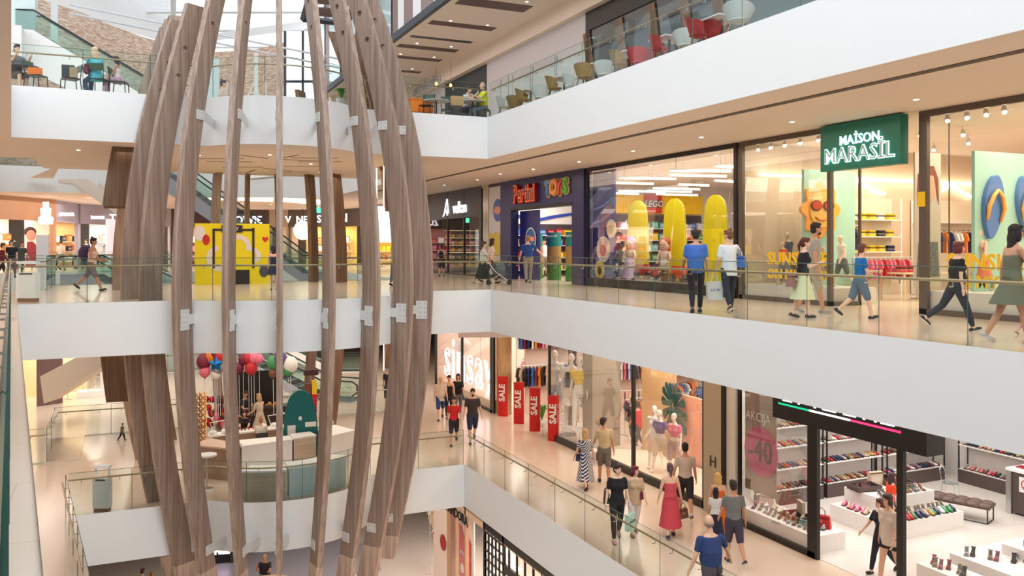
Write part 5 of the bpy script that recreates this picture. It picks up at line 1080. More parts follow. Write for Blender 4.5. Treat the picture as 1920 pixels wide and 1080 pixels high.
# giant monstera leaf
t = thing('leaf_decoration', 'giant dark green monstera leaf hanging over the mannequins', 'decoration', tuple(PX(1264, 762, 16.2))); LF_ = mat('leaf_green', srgb(30, 74, 68), .4, noise=(5, .5))
f = MB()
for s_ in (-1, 1):
    for k in range(7):
        a0 = R(205 + 0 - k * 27) if False else R(-78 + k * 25); a1 = a0 + R(17); r0, r1 = .1, [.95, .98, .9, .84, .78, .7, .6][k]
        pts = [(s_ * r0 * math.cos(a0), r0 * math.sin(a0)), (s_ * r1 * .62 * math.cos(a0), r1 * .95 * math.sin(a0)), (s_ * r1 * .66 * math.cos((a0 + a1) / 2), r1 * math.sin((a0 + a1) / 2)), (s_ * r1 * .6 * math.cos(a1), r1 * .93 * math.sin(a1)), (s_ * r0 * math.cos(a1 + .15), r0 * math.sin(a1 + .15))]
        f.slabp([(p_[0] * .82, p_[1] * 1.25 + .1 * abs(p_[0])) for p_ in (pts if s_ < 0 else pts[::-1])], (0, 0, 0), (.35, -.93, 0), (0, .2, 1), (-1, 0, 0), .03)
f.tube([(0, 0, -.9), (0, 0, 0), (0, 0, .3)], .03, 6); f.build('leaf_blade', LF_, t)
f = MB(); f.tube([(0, 0, .25), (0, 0, ZK - t.location.z)], .006, 5); f.build('wire', BLACK, t)
MAN = (246, 236, 226)
def manne(label, px, py, pyh, z, az, zb=0.0, **k):
    p = P(px, py, z + zb); H = (py - pyh) / (py - HY) * (CH - z - zb) * .985
    return figure(label, p, az, H, kind='mannequin', skin=MAN, hair=None, shoes=None, vox=k.pop('vox', .016), **k)
manne('white mannequin in purple top and pale shorts on the bright stage', 1238, 884, 766, Z1, 250, .22, top=('crop', (92, 70, 150)), bot=('shorts', (226, 206, 180)), fem=True, arms=((-20, 30, 60), (-10, 20, 40)))
manne('white mannequin in white blouse and striped shorts, behind purple one', 1228, 876, 758, Z1, 230, .22, top=('loose', (240, 232, 224)), bot=('shorts', (214, 160, 110)), fem=True)
manne('white mannequin in pink top and striped shorts in front of leaf', 1266, 892, 772, Z1, 250, .22, top=('crop', (236, 120, 160)), bot=('shorts', (206, 176, 170)), fem=True, arms=((-10, 14, 20), (10, 16, 20)))
manne('white mannequin with lilac jacket beside the dark post', 1041, 786, 654, Z1, 220, .5, top=('tee', (236, 230, 226)), bot=('shorts', (170, 176, 190)), fem=True)
manne('white mannequin in black top and white skirt behind dark post', 1072, 800, 660, Z1, 220, .5, top=('tank', (50, 40, 44)), bot=('miniskirt', (236, 220, 214)), fem=True)
manne('white mannequin in yellow top and pale trousers behind dark post', 1087, 806, 666, Z1, 220, .5, top=('crop', (240, 206, 60)), bot=('trousers', (236, 232, 226)), fem=True)
for (x, y, nm) in ((P(1041, 790, Z1 + .5).x, P(1041, 790, Z1 + .5).y, 'under the mannequin with lilac jacket'), (P(1080, 803, Z1 + .5).x, P(1080, 803, Z1 + .5).y, 'under the two mannequins behind dark post')):
    t = thing('wire_podium', 'round white wire podium ' + nm, 'podium', (x, y, Z1)); f = MB(); f.lathe([(.55, .46), (.55, .5)], (0, 0, 0), 20); f.build('top_disc', WPAINT, t)
    f = MB(); [f.tube([(.5 * math.cos(a), .5 * math.sin(a), 0), (.5 * math.cos(a), .5 * math.sin(a), .46)], .008, 4) for a in [k * math.pi / 12 for k in range(24)]]; f.build('wire_cage', STEEL, t)
def plant(label, x, y, z, h, n=12, col=(70, 140, 50)):
    t = thing('potted_plant', label, 'plant', (x, y, z)); f = MB(); f.lathe([(.13, 0), (.17, .28), (.15, .28), (.14, .24)], (0, 0, 0), 14); f.build('pot', WPAINT, t); f = MB()
    for k in range(n):
        a = k * 2.4; L = h * (.7 + .3 * ((k * 7) % 5) / 5); d = Vector((math.cos(a), math.sin(a), 0)); w = Vector((-d.y, d.x, 0)) * .05
        p0, p1, p2 = Vector((0, 0, .25)), d * L * .25 + Vector((0, 0, .25 + L * .7)), d * L * .6 + Vector((0, 0, .25 + L * .62))
        f.add([p0 - w * .2, p0 + w * .2, p1 + w, p1 - w, p2], [(0, 1, 2, 3), (3, 2, 4)])
    f.build('leaves', cm(*col, .5), t); return t
for px, py, nm in ((1016, 800, 'between the SALE columns'), (1068, 812, 'inside the window by the dark post')): p = P(px, py, Z1); plant('small green potted plant ' + nm, p.x, p.y, Z1, 1.0)
# racks along the far wall and inside
SH = ['white', 'pink', 'navy', 'black', 'orange', 'beige', 'grey', 'burgundy', 'blue']
for i, (x, L, h) in enumerate(((15.0, 3.8, 3.7), (15.0, 3.8, 2.1), (19.0, 2.8, 3.7), (19.0, 2.8, 2.1), (22.0, 2.6, 3.7), (22.0, 2.6, 2.1))):
    rack('wall rack of hanging clothes at the far end, %s tier, %s bay' % (('upper', 'lower')[i % 2], ('left', 'middle', 'right')[i // 2]), x, 32.6, L, Z1, h, SH, 22, '%s shirt on the far wall racks of the clothes shop', 'shirts on the far wall racks', sc=1.15, hang=48)
for i, (x, y, rz, L) in enumerate(((16.2, 30.3, 40, 2.2), (18.0, 29.4, -10, 2.2), (17.2, 27.6, 10, 2.2), (20.5, 29.5, 30, 2.4), (18.2, 24.4, 0, 2.4), (19.2, 26.6, 20, 2.2), (22, 27, 90, 2.4), (22.4, 30, 0, 2.0))):
    rack('free-standing clothes rack on clothes shop floor, spot %s' % ('by the entrance', 'behind the entrance rack', 'by the concrete pillar', 'deep inside on the left', 'behind the tan panel', 'right of the concrete pillar', 'deep along the back', 'in the back corner')[i], x, y, L, Z1, 1.35, SH, 11, '%s shirt on floor racks of the clothes shop', 'shirts on the floor racks', rz=R(rz), sc=1.05)
t = shelf_unit('clothes_shelf', 'shelves with yellow clothes above the pink panel', (20.6, 20.6), (20.6, 25.6), Z1, [1.0, 1.9, 2.7], .45, STEEL, WPAINT, Z1 + 3.6, back=cm(206, 150, 140, .6), side=-1)
f = MB(); f.box(16, 32.4, ZK - .5, 19.5, 32.46, ZK - .12); tag(f.build('light_frieze', em('violet_frieze', (.75, .7, 1), 2.2)), 'violet-white lit band over the far wall racks', 'lamp')
# stone pillar with H, black edges, white pillar
f = MB(); f.box(XS - .12, 18.12, Z1, XS + .6, 18.92, ZK); o = struct('wall_pillar', f, mat('stone_pillar', srgb(186, 172, 148), .35, noise=(1.5, .06)))
f = MB(); f.box(XS - .16, 17.98, Z1, XS + .2, 18.12, ZK); struct('trim_4', f, BLACK)
f = MB(); f.box(XS - .1, 17.62, Z1, XS + .5, 17.98, ZK); struct('wall_pillar', f, cm(222, 216, 208, .5))
o = text('door_letter', 'H', .42, cm(60, 54, 50, .4), (XS - .135, 18.5, -4.3), FACE_NX, None, .006); tag(o, 'thin dark letter H on the stone pillar', 'lettering')
# --- shoe shop
shopfront('black framed shoe shop front with an open door between two thick posts', 8.2, 17.6, XS, Z1, ZK, BLACK, [(8.3, .2), (12.55, .16), (14.98, .3), (17.56, .05)], base=.14, head=.1, door=(12.55, 14.9))
t = thing('shop_sign', 'black shoe shop sign band with green, white and red light lines', 'sign', (XS - .3, 11.7, -2.62)); f = MB(); f.box(0, 0, 0, .5, 4.3, .95); f.build('sign_box', BLACK, t)
for y0, y1, c, n in ((3.1, 4.1, (.0, .5, .25), 'green'), (1.9, 3.1, (1, 1, 1), 'white'), (.6, 1.9, (1, .02, .1), 'red')): f = MB(); f.box(-.012, y0, .34, 0, y1, .38); f.build(n + '_light_line', em('line_' + n, c, 3 if n != 'green' else 1.2), t)
f = MB()
for y0, y1 in ((3.65, 3.95), (3.4, 3.46), (2.9, 2.96), (2.3, 2.7), (1.75, 2.1), (1.5, 1.56), (1.2, 1.26), (.75, 1.1)): f.box(-.014, y0, .44, 0, y1, .5)
f.build('lit_letter_tops', NEON, t)
SHELFB = cm(236, 230, 226, .4); DBR = mat('dark_brown_wood', srgb(84, 70, 66), .5)
SHC = ['black', 'brown', 'red', 'white', 'beige', 'navy', 'grey', 'gold', 'pink', 'burgundy']
def shoeshelf(label, a, b, nm, tops=(.42, 1.0, 1.6, 2.15, 2.7), ztop=3.2, side=1, n=15, kinds=None):
    shelf_unit('shoe_shelf', label, a, b, Z1, [Z1 + z for z in tops], .42, BLACK, SHELFB, Z1 + ztop, base=(DBR, .4), back=cm(216, 208, 202, .6), side=side)
    A, B_ = Vector((*a, 0)), Vector((*b, 0)); d = (B_ - A).normalized(); nrm = Vector((-d.y, d.x, 0)) * side; rz = math.atan2(d.y, d.x) + (0 if side > 0 else math.pi)
    for i, z in enumerate(tops):
        off = nrm * .2 + Vector((0, 0, Z1 + z + .002)); kd = (kinds or {}).get(i, 'shoe')
        cols = SHC if (i + len(nm)) % 2 else ['black', 'navy', 'brown', 'beige', 'gold', 'red']
        if kd == 'bag': row('bag', A + off + d * .1, B_ + off - d * .1, max(2, n // 3), ['navy', 'red', 'burgundy', 'yellow'], '%s handbag on the top of ' + nm, 'handbags on ' + nm, rz=rz, sc=1.1)
        else: row(kd, A + off + d * .05, B_ + off - d * .05, n, cols, '%s shoe on ' + nm, 'shoes on ' + nm, rz=rz + .15, sc=1.15)
shoeshelf('shoe shelf with handbags on top behind the window display', (15.6, 18.35), (18.0, 18.35), 'the left shoe shelf', n=15, kinds={4: 'bag', 3: 'shoe'})
shoeshelf('second shoe shelf right of the thick door post', (18.15, 18.35), (20.3, 18.35), 'the second shoe shelf', n=16)
shoeshelf('third shoe shelf in the far corner', (20.5, 18.35), (22.9, 18.35), 'the corner shoe shelf', n=16)
shoeshelf('long low shoe shelf along the back wall right of the door', (23.05, 18.0), (23.05, 15.0), 'the long back shelf', tops=(.42, 1.15, 1.85), ztop=2.5, side=1, n=22)
area('shelf_light', 19, 17.6, ZK - .15, 6, .5, 60, (1, .96, .92), rx=R(20))
def plinth(name, label, poly, h, m=SHELFB, z=Z1):
    f = MB(); f.prism(poly, z, z + h); return tag(f.build(name, m), label, 'display plinth')
plinth('display_plinth', 'long low white plinth of sandals behind the shoe shop glass', [(14.52, 15.1), (15.5, 15.1), (15.5, 17.7), (14.52, 17.7)], .42)
plinth('display_plinth', 'lower tier of the white shoe island in the shop centre', [(16.8, 15.0), (19.4, 15.0), (19.4, 16.9), (16.8, 16.9)], .42)
plinth('display_plinth', 'upper tier of the white shoe island in the shop centre', [(17.3, 15.7), (19.2, 15.7), (19.2, 16.9), (17.3, 16.9)], .38, z=Z1 + .42)
plinth('display_plinth', 'white shoe plinth at the lower right corner of the photo', [(16.5, 11.2), (19.0, 11.2), (19.0, 13.1), (16.5, 13.1)], .42)
plinth('display_plinth', 'raised white block on the lower right shoe plinth', [(17.5, 11.2), (19.0, 11.2), (19.0, 12.6), (17.5, 12.6)], .22, z=Z1 + .42)
NSH = {}
def shoes_on(kind, x0, y0, x1, y1, z, n, cols, rz, lab, grp, sc=1.25, jit=.03): row(kind, (x0, y0, z), (x1, y1, z), n, cols, lab, grp, rz=rz, sc=sc, jit=jit)
zt = Z1 + .422
shoes_on('heel', 14.8, 17.5, 14.8, 15.2, zt, 13, ['beige', 'gold', 'white', 'pink'], R(-60), '%s heeled sandal in front row behind the glass', 'front row sandals'); shoes_on('shoe', 15.15, 17.5, 15.15, 15.3, zt, 9, ['beige', 'white', 'gold', 'grey'], R(-60), '%s shoe in the back row of the window plinth', 'back row window shoes')
item('tray', (90, 72, 68), (15.15, 16.3, zt), R(80), 'dark tray with a box on the window plinth', None, 1.1); item('bag', (200, 40, 50), (15.2, 15.55, zt), R(-60), 'red handbag standing on the window plinth', None, 1.35); item('bag', (110, 190, 180), (14.95, 15.85, zt), R(-60), 'small teal clutch beside the red handbag', None, (.9, .9, .5))
item('bag', (235, 200, 190), (15.2, 17.45, zt), R(-60), 'blush pink handbag at far end of window plinth', None, 1.3); item('box', (205, 180, 150), (15.3, 16.35, zt + .1), R(70), 'beige shoe box standing in the dark tray', None, (.35, .08, .3))
shoes_on('shoe', 16.95, 15.2, 19.3, 15.2, zt, 17, ['white', 'beige', 'gold', 'navy', 'red', 'green'], R(-20), '%s shoe on the front edge of the shoe island', 'island front shoes'); shoes_on('heel', 17.0, 15.45, 19.3, 15.45, zt, 14, ['gold', 'white', 'beige', 'black', 'navy'], R(-20), '%s heeled sandal on island lower tier', 'island sandals')
shoes_on('shoe', 17.0, 15.8, 17.05, 16.7, zt, 6, ['red', 'pink', 'brown', 'beige'], R(-60), '%s shoe at left end of the shoe island', 'island left shoes')
shoes_on('heel', 17.45, 15.9, 19.0, 15.9, zt + .38, 11, ['grey', 'white', 'orange', 'gold', 'blue'], R(-20), '%s sandal on the raised island tier', 'raised tier sandals')
for i, (x, y, z, nm) in enumerate(((17.6, 16.5, zt + .38, 'left on the island'), (18.7, 16.4, zt + .38, 'right on the island'), (18.1, 12.0, zt + .22, 'on the lower right plinth'), (18.9, 11.6, zt + .22, 'at the far right end of the lower right plinth'))):
    item('tray', (90, 72, 68), (x, y, z), R(-10), 'dark shoe tray ' + nm, None, 1.2); shoes_on('heel', x - .25, y, x + .25, y, z + .03, 5, ['red', 'pink', 'brown', 'black'], R(-30), '%s sandal in the dark tray ' + nm, 'sandals in the tray ' + nm, 1.1)
item('box', (205, 180, 150), (18.2, 16.7, zt + .38), R(-10), 'tan shoe box on top of the shoe island', None, (.4, .12, .35))
shoes_on('heel', 16.6, 12.9, 17.6, 11.9, zt, 7, ['beige', 'black', 'pink', 'white'], R(-60), '%s heeled sandal on the lower right plinth', 'lower right plinth sandals', 1.35, .12); item('bag', (195, 160, 50), (17.35, 11.45, zt), R(-60), 'olive gold handbag on the lower right plinth', None, 1.3)
row('heel', P(1725, 1075, Z1), P(1860, 1078, Z1) , 7, ['red', 'pink', 'black', 'beige'], '%s sandal on the low pedestal at the bottom edge', 'sandals on the low pedestal', sc=1.3) if False else None
plinth('display_plinth', 'low white pedestal at the bottom photo edge right of thin post', [(15.6, 12.1), (16.25, 12.1), (16.25, 13.2), (15.6, 13.2)], .3)
shoes_on('heel', 15.9, 13.1, 15.95, 12.2, Z1 + .302, 7, ['red', 'pink', 'black', 'beige'], R(-60), '%s sandal on the low bottom edge pedestal', 'bottom pedestal sandals', 1.3, .08)
# bench
t = thing('bench', 'brown tufted leather bench with black metal frame', 'bench', (20.1, 15.8, Z1), R(112)); f = MB(); 
for i in range(6): 
    for j in range(2): f.ell((-.75 + i * .3, -.15 + j * .3, .44), (.19, .19, .075), 12, 8)
f.box(-.9, -.3, .38, .9, .3, .45); f.build('seat_cushion', mat('brown_leather', srgb(96, 74, 66), .35), t, True)
for x in (-.85, .85):
    f = MB(); f.tube([(x, -.27, .38), (x, -.27, .02), (x, .27, .02), (x, .27, .38)], .018, 4); f.build('frame_loop', BLACK, t)
f = MB(); f.tube([(-.85, .27, .02), (.85, .27, .02)], .015, 4); f.build('stretcher', BLACK, t)
# counter with no-smoking style sign
t = thing('counter', 'dark shop counter with white top and a red circle notice', 'counter', (21.6, 13.4, Z1)); f = MB(); f.box(0, 0, .06, .8, 1.9, 1.15); f.build('body', DBR, t); f = MB(); f.box(-.06, -.05, 1.15, .85, 2.0, 1.22); f.build('counter_top', WPAINT, t); f = MB(); f.box(-.05, 1.85, 0, .05, 2.0, 1.15); f.build('side_panel', STEEL, t)
f = MB(); f.box(-.012, 1.25, .65, 0, 1.65, 1.05); sg = f.build('notice', WPAINT, t); f = MB()
n = 20; f.tube([(-.016, 1.45 + .13 * math.cos(2 * math.pi * k / n), .86 + .13 * math.sin(2 * math.pi * k / n)) for k in range(n + 1)], .014, 5, False); f.tube([(-.016, 1.36, .95), (-.016, 1.54, .77)], .012, 5); f.build('red_symbol', cm(200, 40, 50, .5), sg)
f = MB(); f.cbox((.3, .8, 1.45), (.05, .5, .4)); f.cbox((.3, .8, 1.25), (.2, .2, .06)); tag(f.build('counter_screen', WPAINT), 'white screen standing on the shoe shop counter', 'screen'); bpy.data.objects['counter_screen'].location = (21.6, 13.4, Z1)
item('tray', (200, 40, 50), (21.9, 15.1, Z1 + 1.222), R(90), 'red tray on the shoe shop counter', None, (.6, .6, .3))
# ghost chair
t = thing('clear_chair', 'transparent plastic chair at the back of shoe shop', 'chair', (21.3, 16.9, Z1), R(20)); CL = glass('acrylic', (.9, .92, .95), 2.0, .12)
f = MB(); f.lathe([(.2, .44), (.2, .46)], (0, 0, 0), 14); f.build('seat', CL, t); f = MB(); f.tube([(-.18, .15, .45), (-.17, .22, .8), (0, .24, .92), (.17, .22, .8), (.18, .15, .45)], .02, 6); f.build('backrest', CL, t)
for a in (-1, 1):
    for b in (-1, 1): f = MB(); f.tube([(a * .15, b * .15, .44), (a * .19, b * .19, 0)], .014, 6); f.build('leg', CL, t)
# discount poster in the window
t = thing('discount_poster', 'large window poster with magenta disc reading minus forty percent', 'poster', (XS + .12, 17.5, Z1 + .95), 0)
f = MB(); f.box(0, -1.15, 0, .02, 0, 2.5); f.build('photo_sheet', mat('poster_brown', srgb(150, 130, 118), .5, noise=(2.5, .5)), t)
disc('magenta_disc', cm(198, 60, 130, .5), (-.012, -.62, 1.05), .62, (-1, 0, 0), t); text('poster_letters', 'AKCIJA', .32, WPAINT, (-.03, -.52, 1.9), FACE_NX, t, .004, width=.9)
text('poster_letters', '-40', .82, cm(50, 30, 46, .5), (-.04, -.6, 1.05), FACE_NX, t, .004, width=.85); text('poster_letters', '%', .3, cm(50, 30, 46, .5), (-.05, -.8, 1.05), FACE_NX, t, .004)
# mannequins in the level 2 windows
def mx(label, px, pyh, X, az, zb, **k):
    p = PX(px, pyh, X); return figure(label, (p.x, p.y, zb), az, (p.z - zb) * .985, kind='mannequin', skin=(236, 206, 176), hair=None, shoes=None, vox=.014, **k)
mx('child mannequin with sunglasses in the denim jacket, far window', 1478, 434, 16.6, 270, .42, top=('long', (96, 104, 124)), bot=('trousers', (120, 120, 130)))
mx('small child mannequin in orange top in far window', 1470, 451, 16.0, 270, .42, top=('tee', (232, 110, 60)), bot=('shorts', (150, 160, 170)))
mx('child mannequin in white printed t-shirt and grey shorts by the mint panel', 1579, 440, 16.75, 280, .42, top=('tee', (232, 222, 210)), bot=('shorts', (110, 110, 116)))
mx('child mannequin in green dress and patterned hat beside the sun panel', 1545, 461, 16.1, 270, .42, top=('tee', (60, 160, 110)), bot=('skirt', (60, 160, 110)), fem=True)
mx('child mannequin in flowered top before the flip-flop panel', 1840, 428, 16.5, 270, .5, top=('tank', (206, 170, 160)), bot=('skirt', (216, 120, 90)), fem=True)
# ================================================================ UPPER LEVEL (L3)
ZU = 10.75
# soffit recess: replace flat soffit by boards, slats and beam
BRN = mat('brown_slat', srgb(96, 72, 66), .6)
f = MB(); f.quad((11.2, YN, ZU), (11.2, 62, ZU), (15.3, 62, ZU), (15.3, YN, ZU)); struct('ceiling', f, SOFF)
f = MB(); f.box(15.3, YN, 10.1, 15.6, 62, 10.9); struct('beam', f, SOFF)
f = MB(); f.box(11.0, YN, ZU - .02, 11.2, 62, ZU + .28); struct('trim_5', f, mat('slate_edge', srgb(48, 56, 66), .5))
for y, w, dk in ((21, .8, 0), (25.2, .55, 0), (30.2, .95, 0), (33.6, .62, 0), (36.2, .34, 1), (38.1, .62, 0), (40.4, .55, 0), (43.6, .5, 0), (47, .4, 1), (50, .5, 0), (53.5, .5, 0), (57, .5, 0)):
    f = MB(); f.box(11.5, y - w / 2, ZU - .012, 14.4, y + w / 2, ZU + .004); tag(f.build('ceiling_slat', BLACK if dk else BRN), None); o = bpy.data.objects[-1] if False else None
for o in list(COL.objects):
    if o.name.startswith('ceiling_slat'): tag(o, 'dark brown wooden strip set across upper gallery ceiling', 'ceiling slat', 'brown strips across the upper ceiling')
# cladding above the edge: brown slats, white and glass bays
y = 24.0; i = 0
seq = [(2.2, 'b'), (1.3, 'w'), (1.3, 'b'), (1.2, 'w'), (1.4, 'b'), (1.0, 'w'), (1.6, 'b'), (1.1, 'w'), (1.3, 'b'), (.9, 'w'), (.9, 'b'), (2.2, 'g'), (.9, 'b'), (2.4, 'g'), (1.2, 'b'), (2.4, 'g'), (1.2, 'b'), (3, 'g'), (1.2, 'b'), (4, 'g')]
CLAD = wood('brown_cladding', srgb(120, 98, 96), srgb(168, 146, 142), (3, 14, .2))
for w_, k in seq:
    f = MB(); f.box(11.25, y, ZU + .28, 11.4, y + w_, 16.5); struct('wall_upper_cladding', f, {'b': CLAD, 'w': WHITE, 'g': mat('pale_glass_wall', srgb(200, 222, 226), .08)}[k])
    if k == 'g': f = MB(); f.box(11.2, y - .04, ZU + .28, 11.26, y + .04, 16.5); struct('trim_6', f, BLACK)
    y += w_
# hanging canopy frame of dark slats high in the atrium
t = thing('canopy_frame', 'dark steel canopy with brown slats hanging under the skylight', 'canopy', (0, 0, 0))
a, b, c_, d_ = PD(568, 36, 46), PD(650, 44, 46), PD(700, -40, 40), PD(590, -40, 40)
f = MB()
for p, q in ((a, b), (b, c_), (d_, a)): f.tube([p, q], .16, 4)
f.build('steel_frame', mat('slate_edge', srgb(48, 56, 66), .5), t)
for s_ in (.12, .42, .72): 
    f = MB(); p0, p1 = a.lerp(d_, s_), b.lerp(c_, s_); q0, q1 = a.lerp(d_, s_ + .18), b.lerp(c_, s_ + .18); f.add([p0, p1, q1, q0, p0 + Vector((0, 0, .1)), p1 + Vector((0, 0, .1)), q1 + Vector((0, 0, .1)), q0 + Vector((0, 0, .1))], [(0, 3, 2, 1), (4, 5, 6, 7), (0, 1, 5, 4), (1, 2, 6, 5), (2, 3, 7, 6), (3, 0, 4, 7)]); f.build('slat', BRN, t)
# back walls of the upper gallery at X=15.6
LILAC = mat('lilac_wall', srgb(206, 200, 206), .5); SLATE = mat('slate_wall', srgb(48, 54, 62), .6); GREYG = mat('dark_shop_glass', srgb(56, 66, 76), .05, spec=.9)
Z3 = L3
def up(px, X=XR): return PX(px, 200, X).y
def seg(name, pa, pb, z0, z1, m, x0=XR, x1=XR + .1): f = MB(); f.box(x0, up(pb), z0, x1, up(pa), z1); return struct(name, f, m)
seg('wall_upper', 913, 1100, Z3, 10.1, LILAC); seg('wall_upper', 835, 913, Z3, 10.1, SLATE); seg('wall_upper', 770, 835, Z3, 10.1, LILAC)
f = MB(); f.box(XR, -2, Z3, XR + .1, up(1400), 10.1); struct('wall_upper', f, mat('grey_curtain', srgb(120, 138, 146), .8, noise=(3, .1)))
f = MB(); f.box(XR, up(1400), Z3, XR + .05, up(1104), 10.1); struct('window_1', f, GREYG)
f = MB(); f.box(XR - .05, up(1104) - .15, Z3, XR, up(1100), 10.1); struct('trim_7', f, BLACK); f = MB(); f.box(XR - .06, up(1400), 9.4, XR, up(1104), 10.1); struct('trim_8', f, BLACK)
f = MB(); f.box(XR - .02, up(1098), Z3 + .1, XR, up(925), 8.7); struct('window_2', f, mat('pale_shop_glass', srgb(206, 216, 220), .05, spec=.9))
f = MB(); [f.box(XR - .04, up(px), Z3, XR - .02, up(px) + .05, 9.0) for px in (940, 962, 1000, 1045)]; struct('trim_9', f, STEEL)
for k in range(5):   # solid slanted boards imitate the ribs reflected in the dark glass
    y0 = up(1115 + 62 * k); f = MB(); f.slabp([(0, 0), (.5, 0), (-.3, 3.6), (-.8, 3.6)], (XR - .03, y0, Z3 + .05), (0, -1, 0), (0, 0, 1), (-1, 0, 0), .02)
    tag(f.build('rib_reflection', RIBD), 'slanted board imitating a rib reflected in the dark upper window', 'imitated reflection', 'imitated rib reflections at the dark upper window')
t = text('wall_lettering', 'coffeedream', .95, cm(200, 200, 206, .5), (15.27, up(800, 15.3), 10.45), FACE_NX, None, .01, mirror=True); t.rotation_euler = FACE_NX; tag(t, 'pale mirrored word on the beam over the slate wall', 'lettering')
for px in (985, 1060): o = text('wall_lettering', 'king' if px < 1000 else 'A.a', .55, cm(60, 60, 66, .5), (XR - .08, up(px), 6.9), FACE_NX, None, .005, shear=.3); tag(o, 'dark handwritten letters on the pale glass wall, %s' % ('left group' if px < 1000 else 'right group'), 'lettering')
# pendant dots on slate
for px, py in ((818, 157), (845, 160)): p = PX(px, py, 14.6); t = thing('pendant_lamp', 'tiny orange pendant lamp against the slate wall', 'lamp', tuple(p), 0, 'orange pendants by the slate wall'); f = MB(); f.ell((0, 0, 0), (.07, .07, .1)); f.build('bulb', em('orange_bulb', (1, .4, .12), 4), t); f = MB(); f.tube([(0, 0, .1), (0, 0, ZU - p.z)], .008, 4); f.build('cord', BLACK, t)
# furniture --------------------------------------------------
def shellchair(label, x, y, z, rz, col, legc, group=None):
    key = ('shell', col)
    t = thing('shell_chair', label, 'chair', (x, y, z), rz, group); c = cm(*col, .45)
    if key not in ICACHE:
        m = MB(); m.smooth = True; vs = []; n = 13; rows_ = 7
        for j in range(rows_):
            s = j / (rows_ - 1)
            for i in range(n):
                u = -1 + 2 * i / (n - 1); a = u * R(105)
                hgt = .46 + s * (.36 - .16 * abs(u) ** 2.2); rr = .2 + .1 * s
                vs.append((rr * math.sin(a) * (1.05), rr * math.cos(a) * .95, hgt))
        fs = [(j * n + i, j * n + i + 1, (j + 1) * n + i + 1, (j + 1) * n + i) for j in range(rows_ - 1) for i in range(n - 1)]
        m.add(vs, fs); off = len(m.v); m.add([(x_ * 1.06, y_ * 1.06, z_) for x_, y_, z_ in vs], [f_[::-1] for f_ in fs])
        s_ = m.build('tmp', c, None, True); ICACHE[key] = s_.data; bpy.data.objects.remove(s_)
        m = MB(); m.lathe([(.12, .40), (.21, .44), (.215, .47), (.0, .465)], (0, 0, 0), 18); s_ = m.build('tmp', c, None, True); ICACHE[('seat', col)] = s_.data; bpy.data.objects.remove(s_)
    for nm, k in (('backrest', key), ('seat', ('seat', col))): o = bpy.data.objects.new(nm, ICACHE[k]); COL.objects.link(o); o.parent = t
    for a in (-1, 1):
        for b in (-1, 1): f = MB(); f.tube([(a * .12, b * .12, .43), (a * .22, b * .22, 0)], [.016, .011], 6); f.build('leg', cm(*legc, .5), t)
    return t
def cafe_table(label, x, y, z, r=.38, col=(226, 226, 226), h=.74, square=False, name='cafe_table'):
    t = thing(name, label, 'table', (x, y, z)); f = MB()
    if square: f.box(-r, -r, h - .03, r, r, h)
    else: f.lathe([(r, h - .03), (r, h)], (0, 0, 0), 24)
    f.build('table_top', cm(*col, .35), t); f = MB(); f.tube([(0, 0, .02), (0, 0, h - .03)], .03, 8); f.build('column', BLACK, t); f = MB(); f.lathe([(.24, 0), (.22, .02), (.04, .03)], (0, 0, 0), 16); f.build('base_plate', BLACK, t); return t
WH, RD, TN = (214, 220, 220), (196, 62, 66), (186, 152, 98)
CH_ = ((1385, WH, (200, 170, 120), 'at the right end by the curtain'), (1340, RD, RD, 'fifth pair, red'), (1310, RD, RD, 'second red one from the right'), (1287, WH, (206, 170, 120), 'large white one in the middle'), (1238, RD, RD, 'third red one from the right'), (1198, RD, RD, 'leftmost red one'),
       (1163, TN, (150, 110, 70), 'tan one beside the leftmost red'), (1134, WH, (210, 210, 210), 'white one left of the tan chair'), (1097, TN, (110, 80, 60), 'tan one in the left half'), (1072, WH, (200, 200, 200), 'white one in left half with white legs'), (1040, TN, (120, 80, 50), 'tan one behind white one in the left half'), (1015, WH, (150, 110, 80), 'white one with brown legs'),
       (982, TN, (110, 80, 60), 'tan one near the gallery corner'), (966, (150, 120, 70), (90, 70, 50), 'olive one near the gallery corner'), (945, WH, (150, 110, 80), 'white one behind the man in yellow'))
for i, (px, c, l, nm) in enumerate(CH_):
    X = 11.65 + .35 * (i % 2); p = PX(px, 100, X); shellchair('moulded shell chair on the upper gallery, %s' % nm, X, p.y, Z3, R([120, 70, 60, 130, 50, 120, 60, 130][i % 8]), c, l)
for px, nm in ((1353, 'right end, between white and red chairs'), (1255, 'between large white chair and red chairs'), (1180, 'between red and tan chairs'), (1118, 'between the white and tan chairs'), (1058, 'left half among tan chairs'), (995, 'near the gallery corner')):
    X = 12.0; p = PX(px, 100, X); cafe_table('square white cafe table on the upper gallery, %s' % nm, X, p.y, Z3, .36, (228, 228, 228), .78, True)
def darkchair(label, x, y, z, rz, back=(70, 96, 78)):
    t = thing('cafe_chair', label, 'chair', (x, y, z), rz)
    f = MB(); f.box(-.2, -.2, .44, .2, .2, .47); f.build('seat', BLACK, t); f = MB(); f.slabp([(-.2, 0), (.2, 0), (.2, .2), (-.2, .2)], (0, .23, .68), (1, 0, 0), (0, .12, 1), (0, 1, 0), .02); f.build('backrest', cm(*back, .5), t)
    for a in (-1, 1):
        f = MB(); f.tube([(a * .19, -.19, .44), (a * .2, -.22, 0)], .014, 6); f.build('leg', BLACK, t); f = MB(); f.tube([(a * .2, .25, .88), (a * .19, .2, .45), (a * .2, .25, 0)], .014, 6); f.build('leg', BLACK, t)
    return t
def atp(px, Y, z): k = (px - 960) / FPX; d = Y / (cY - k * sY); return Vector((d * (sY + k * cY), Y, z))
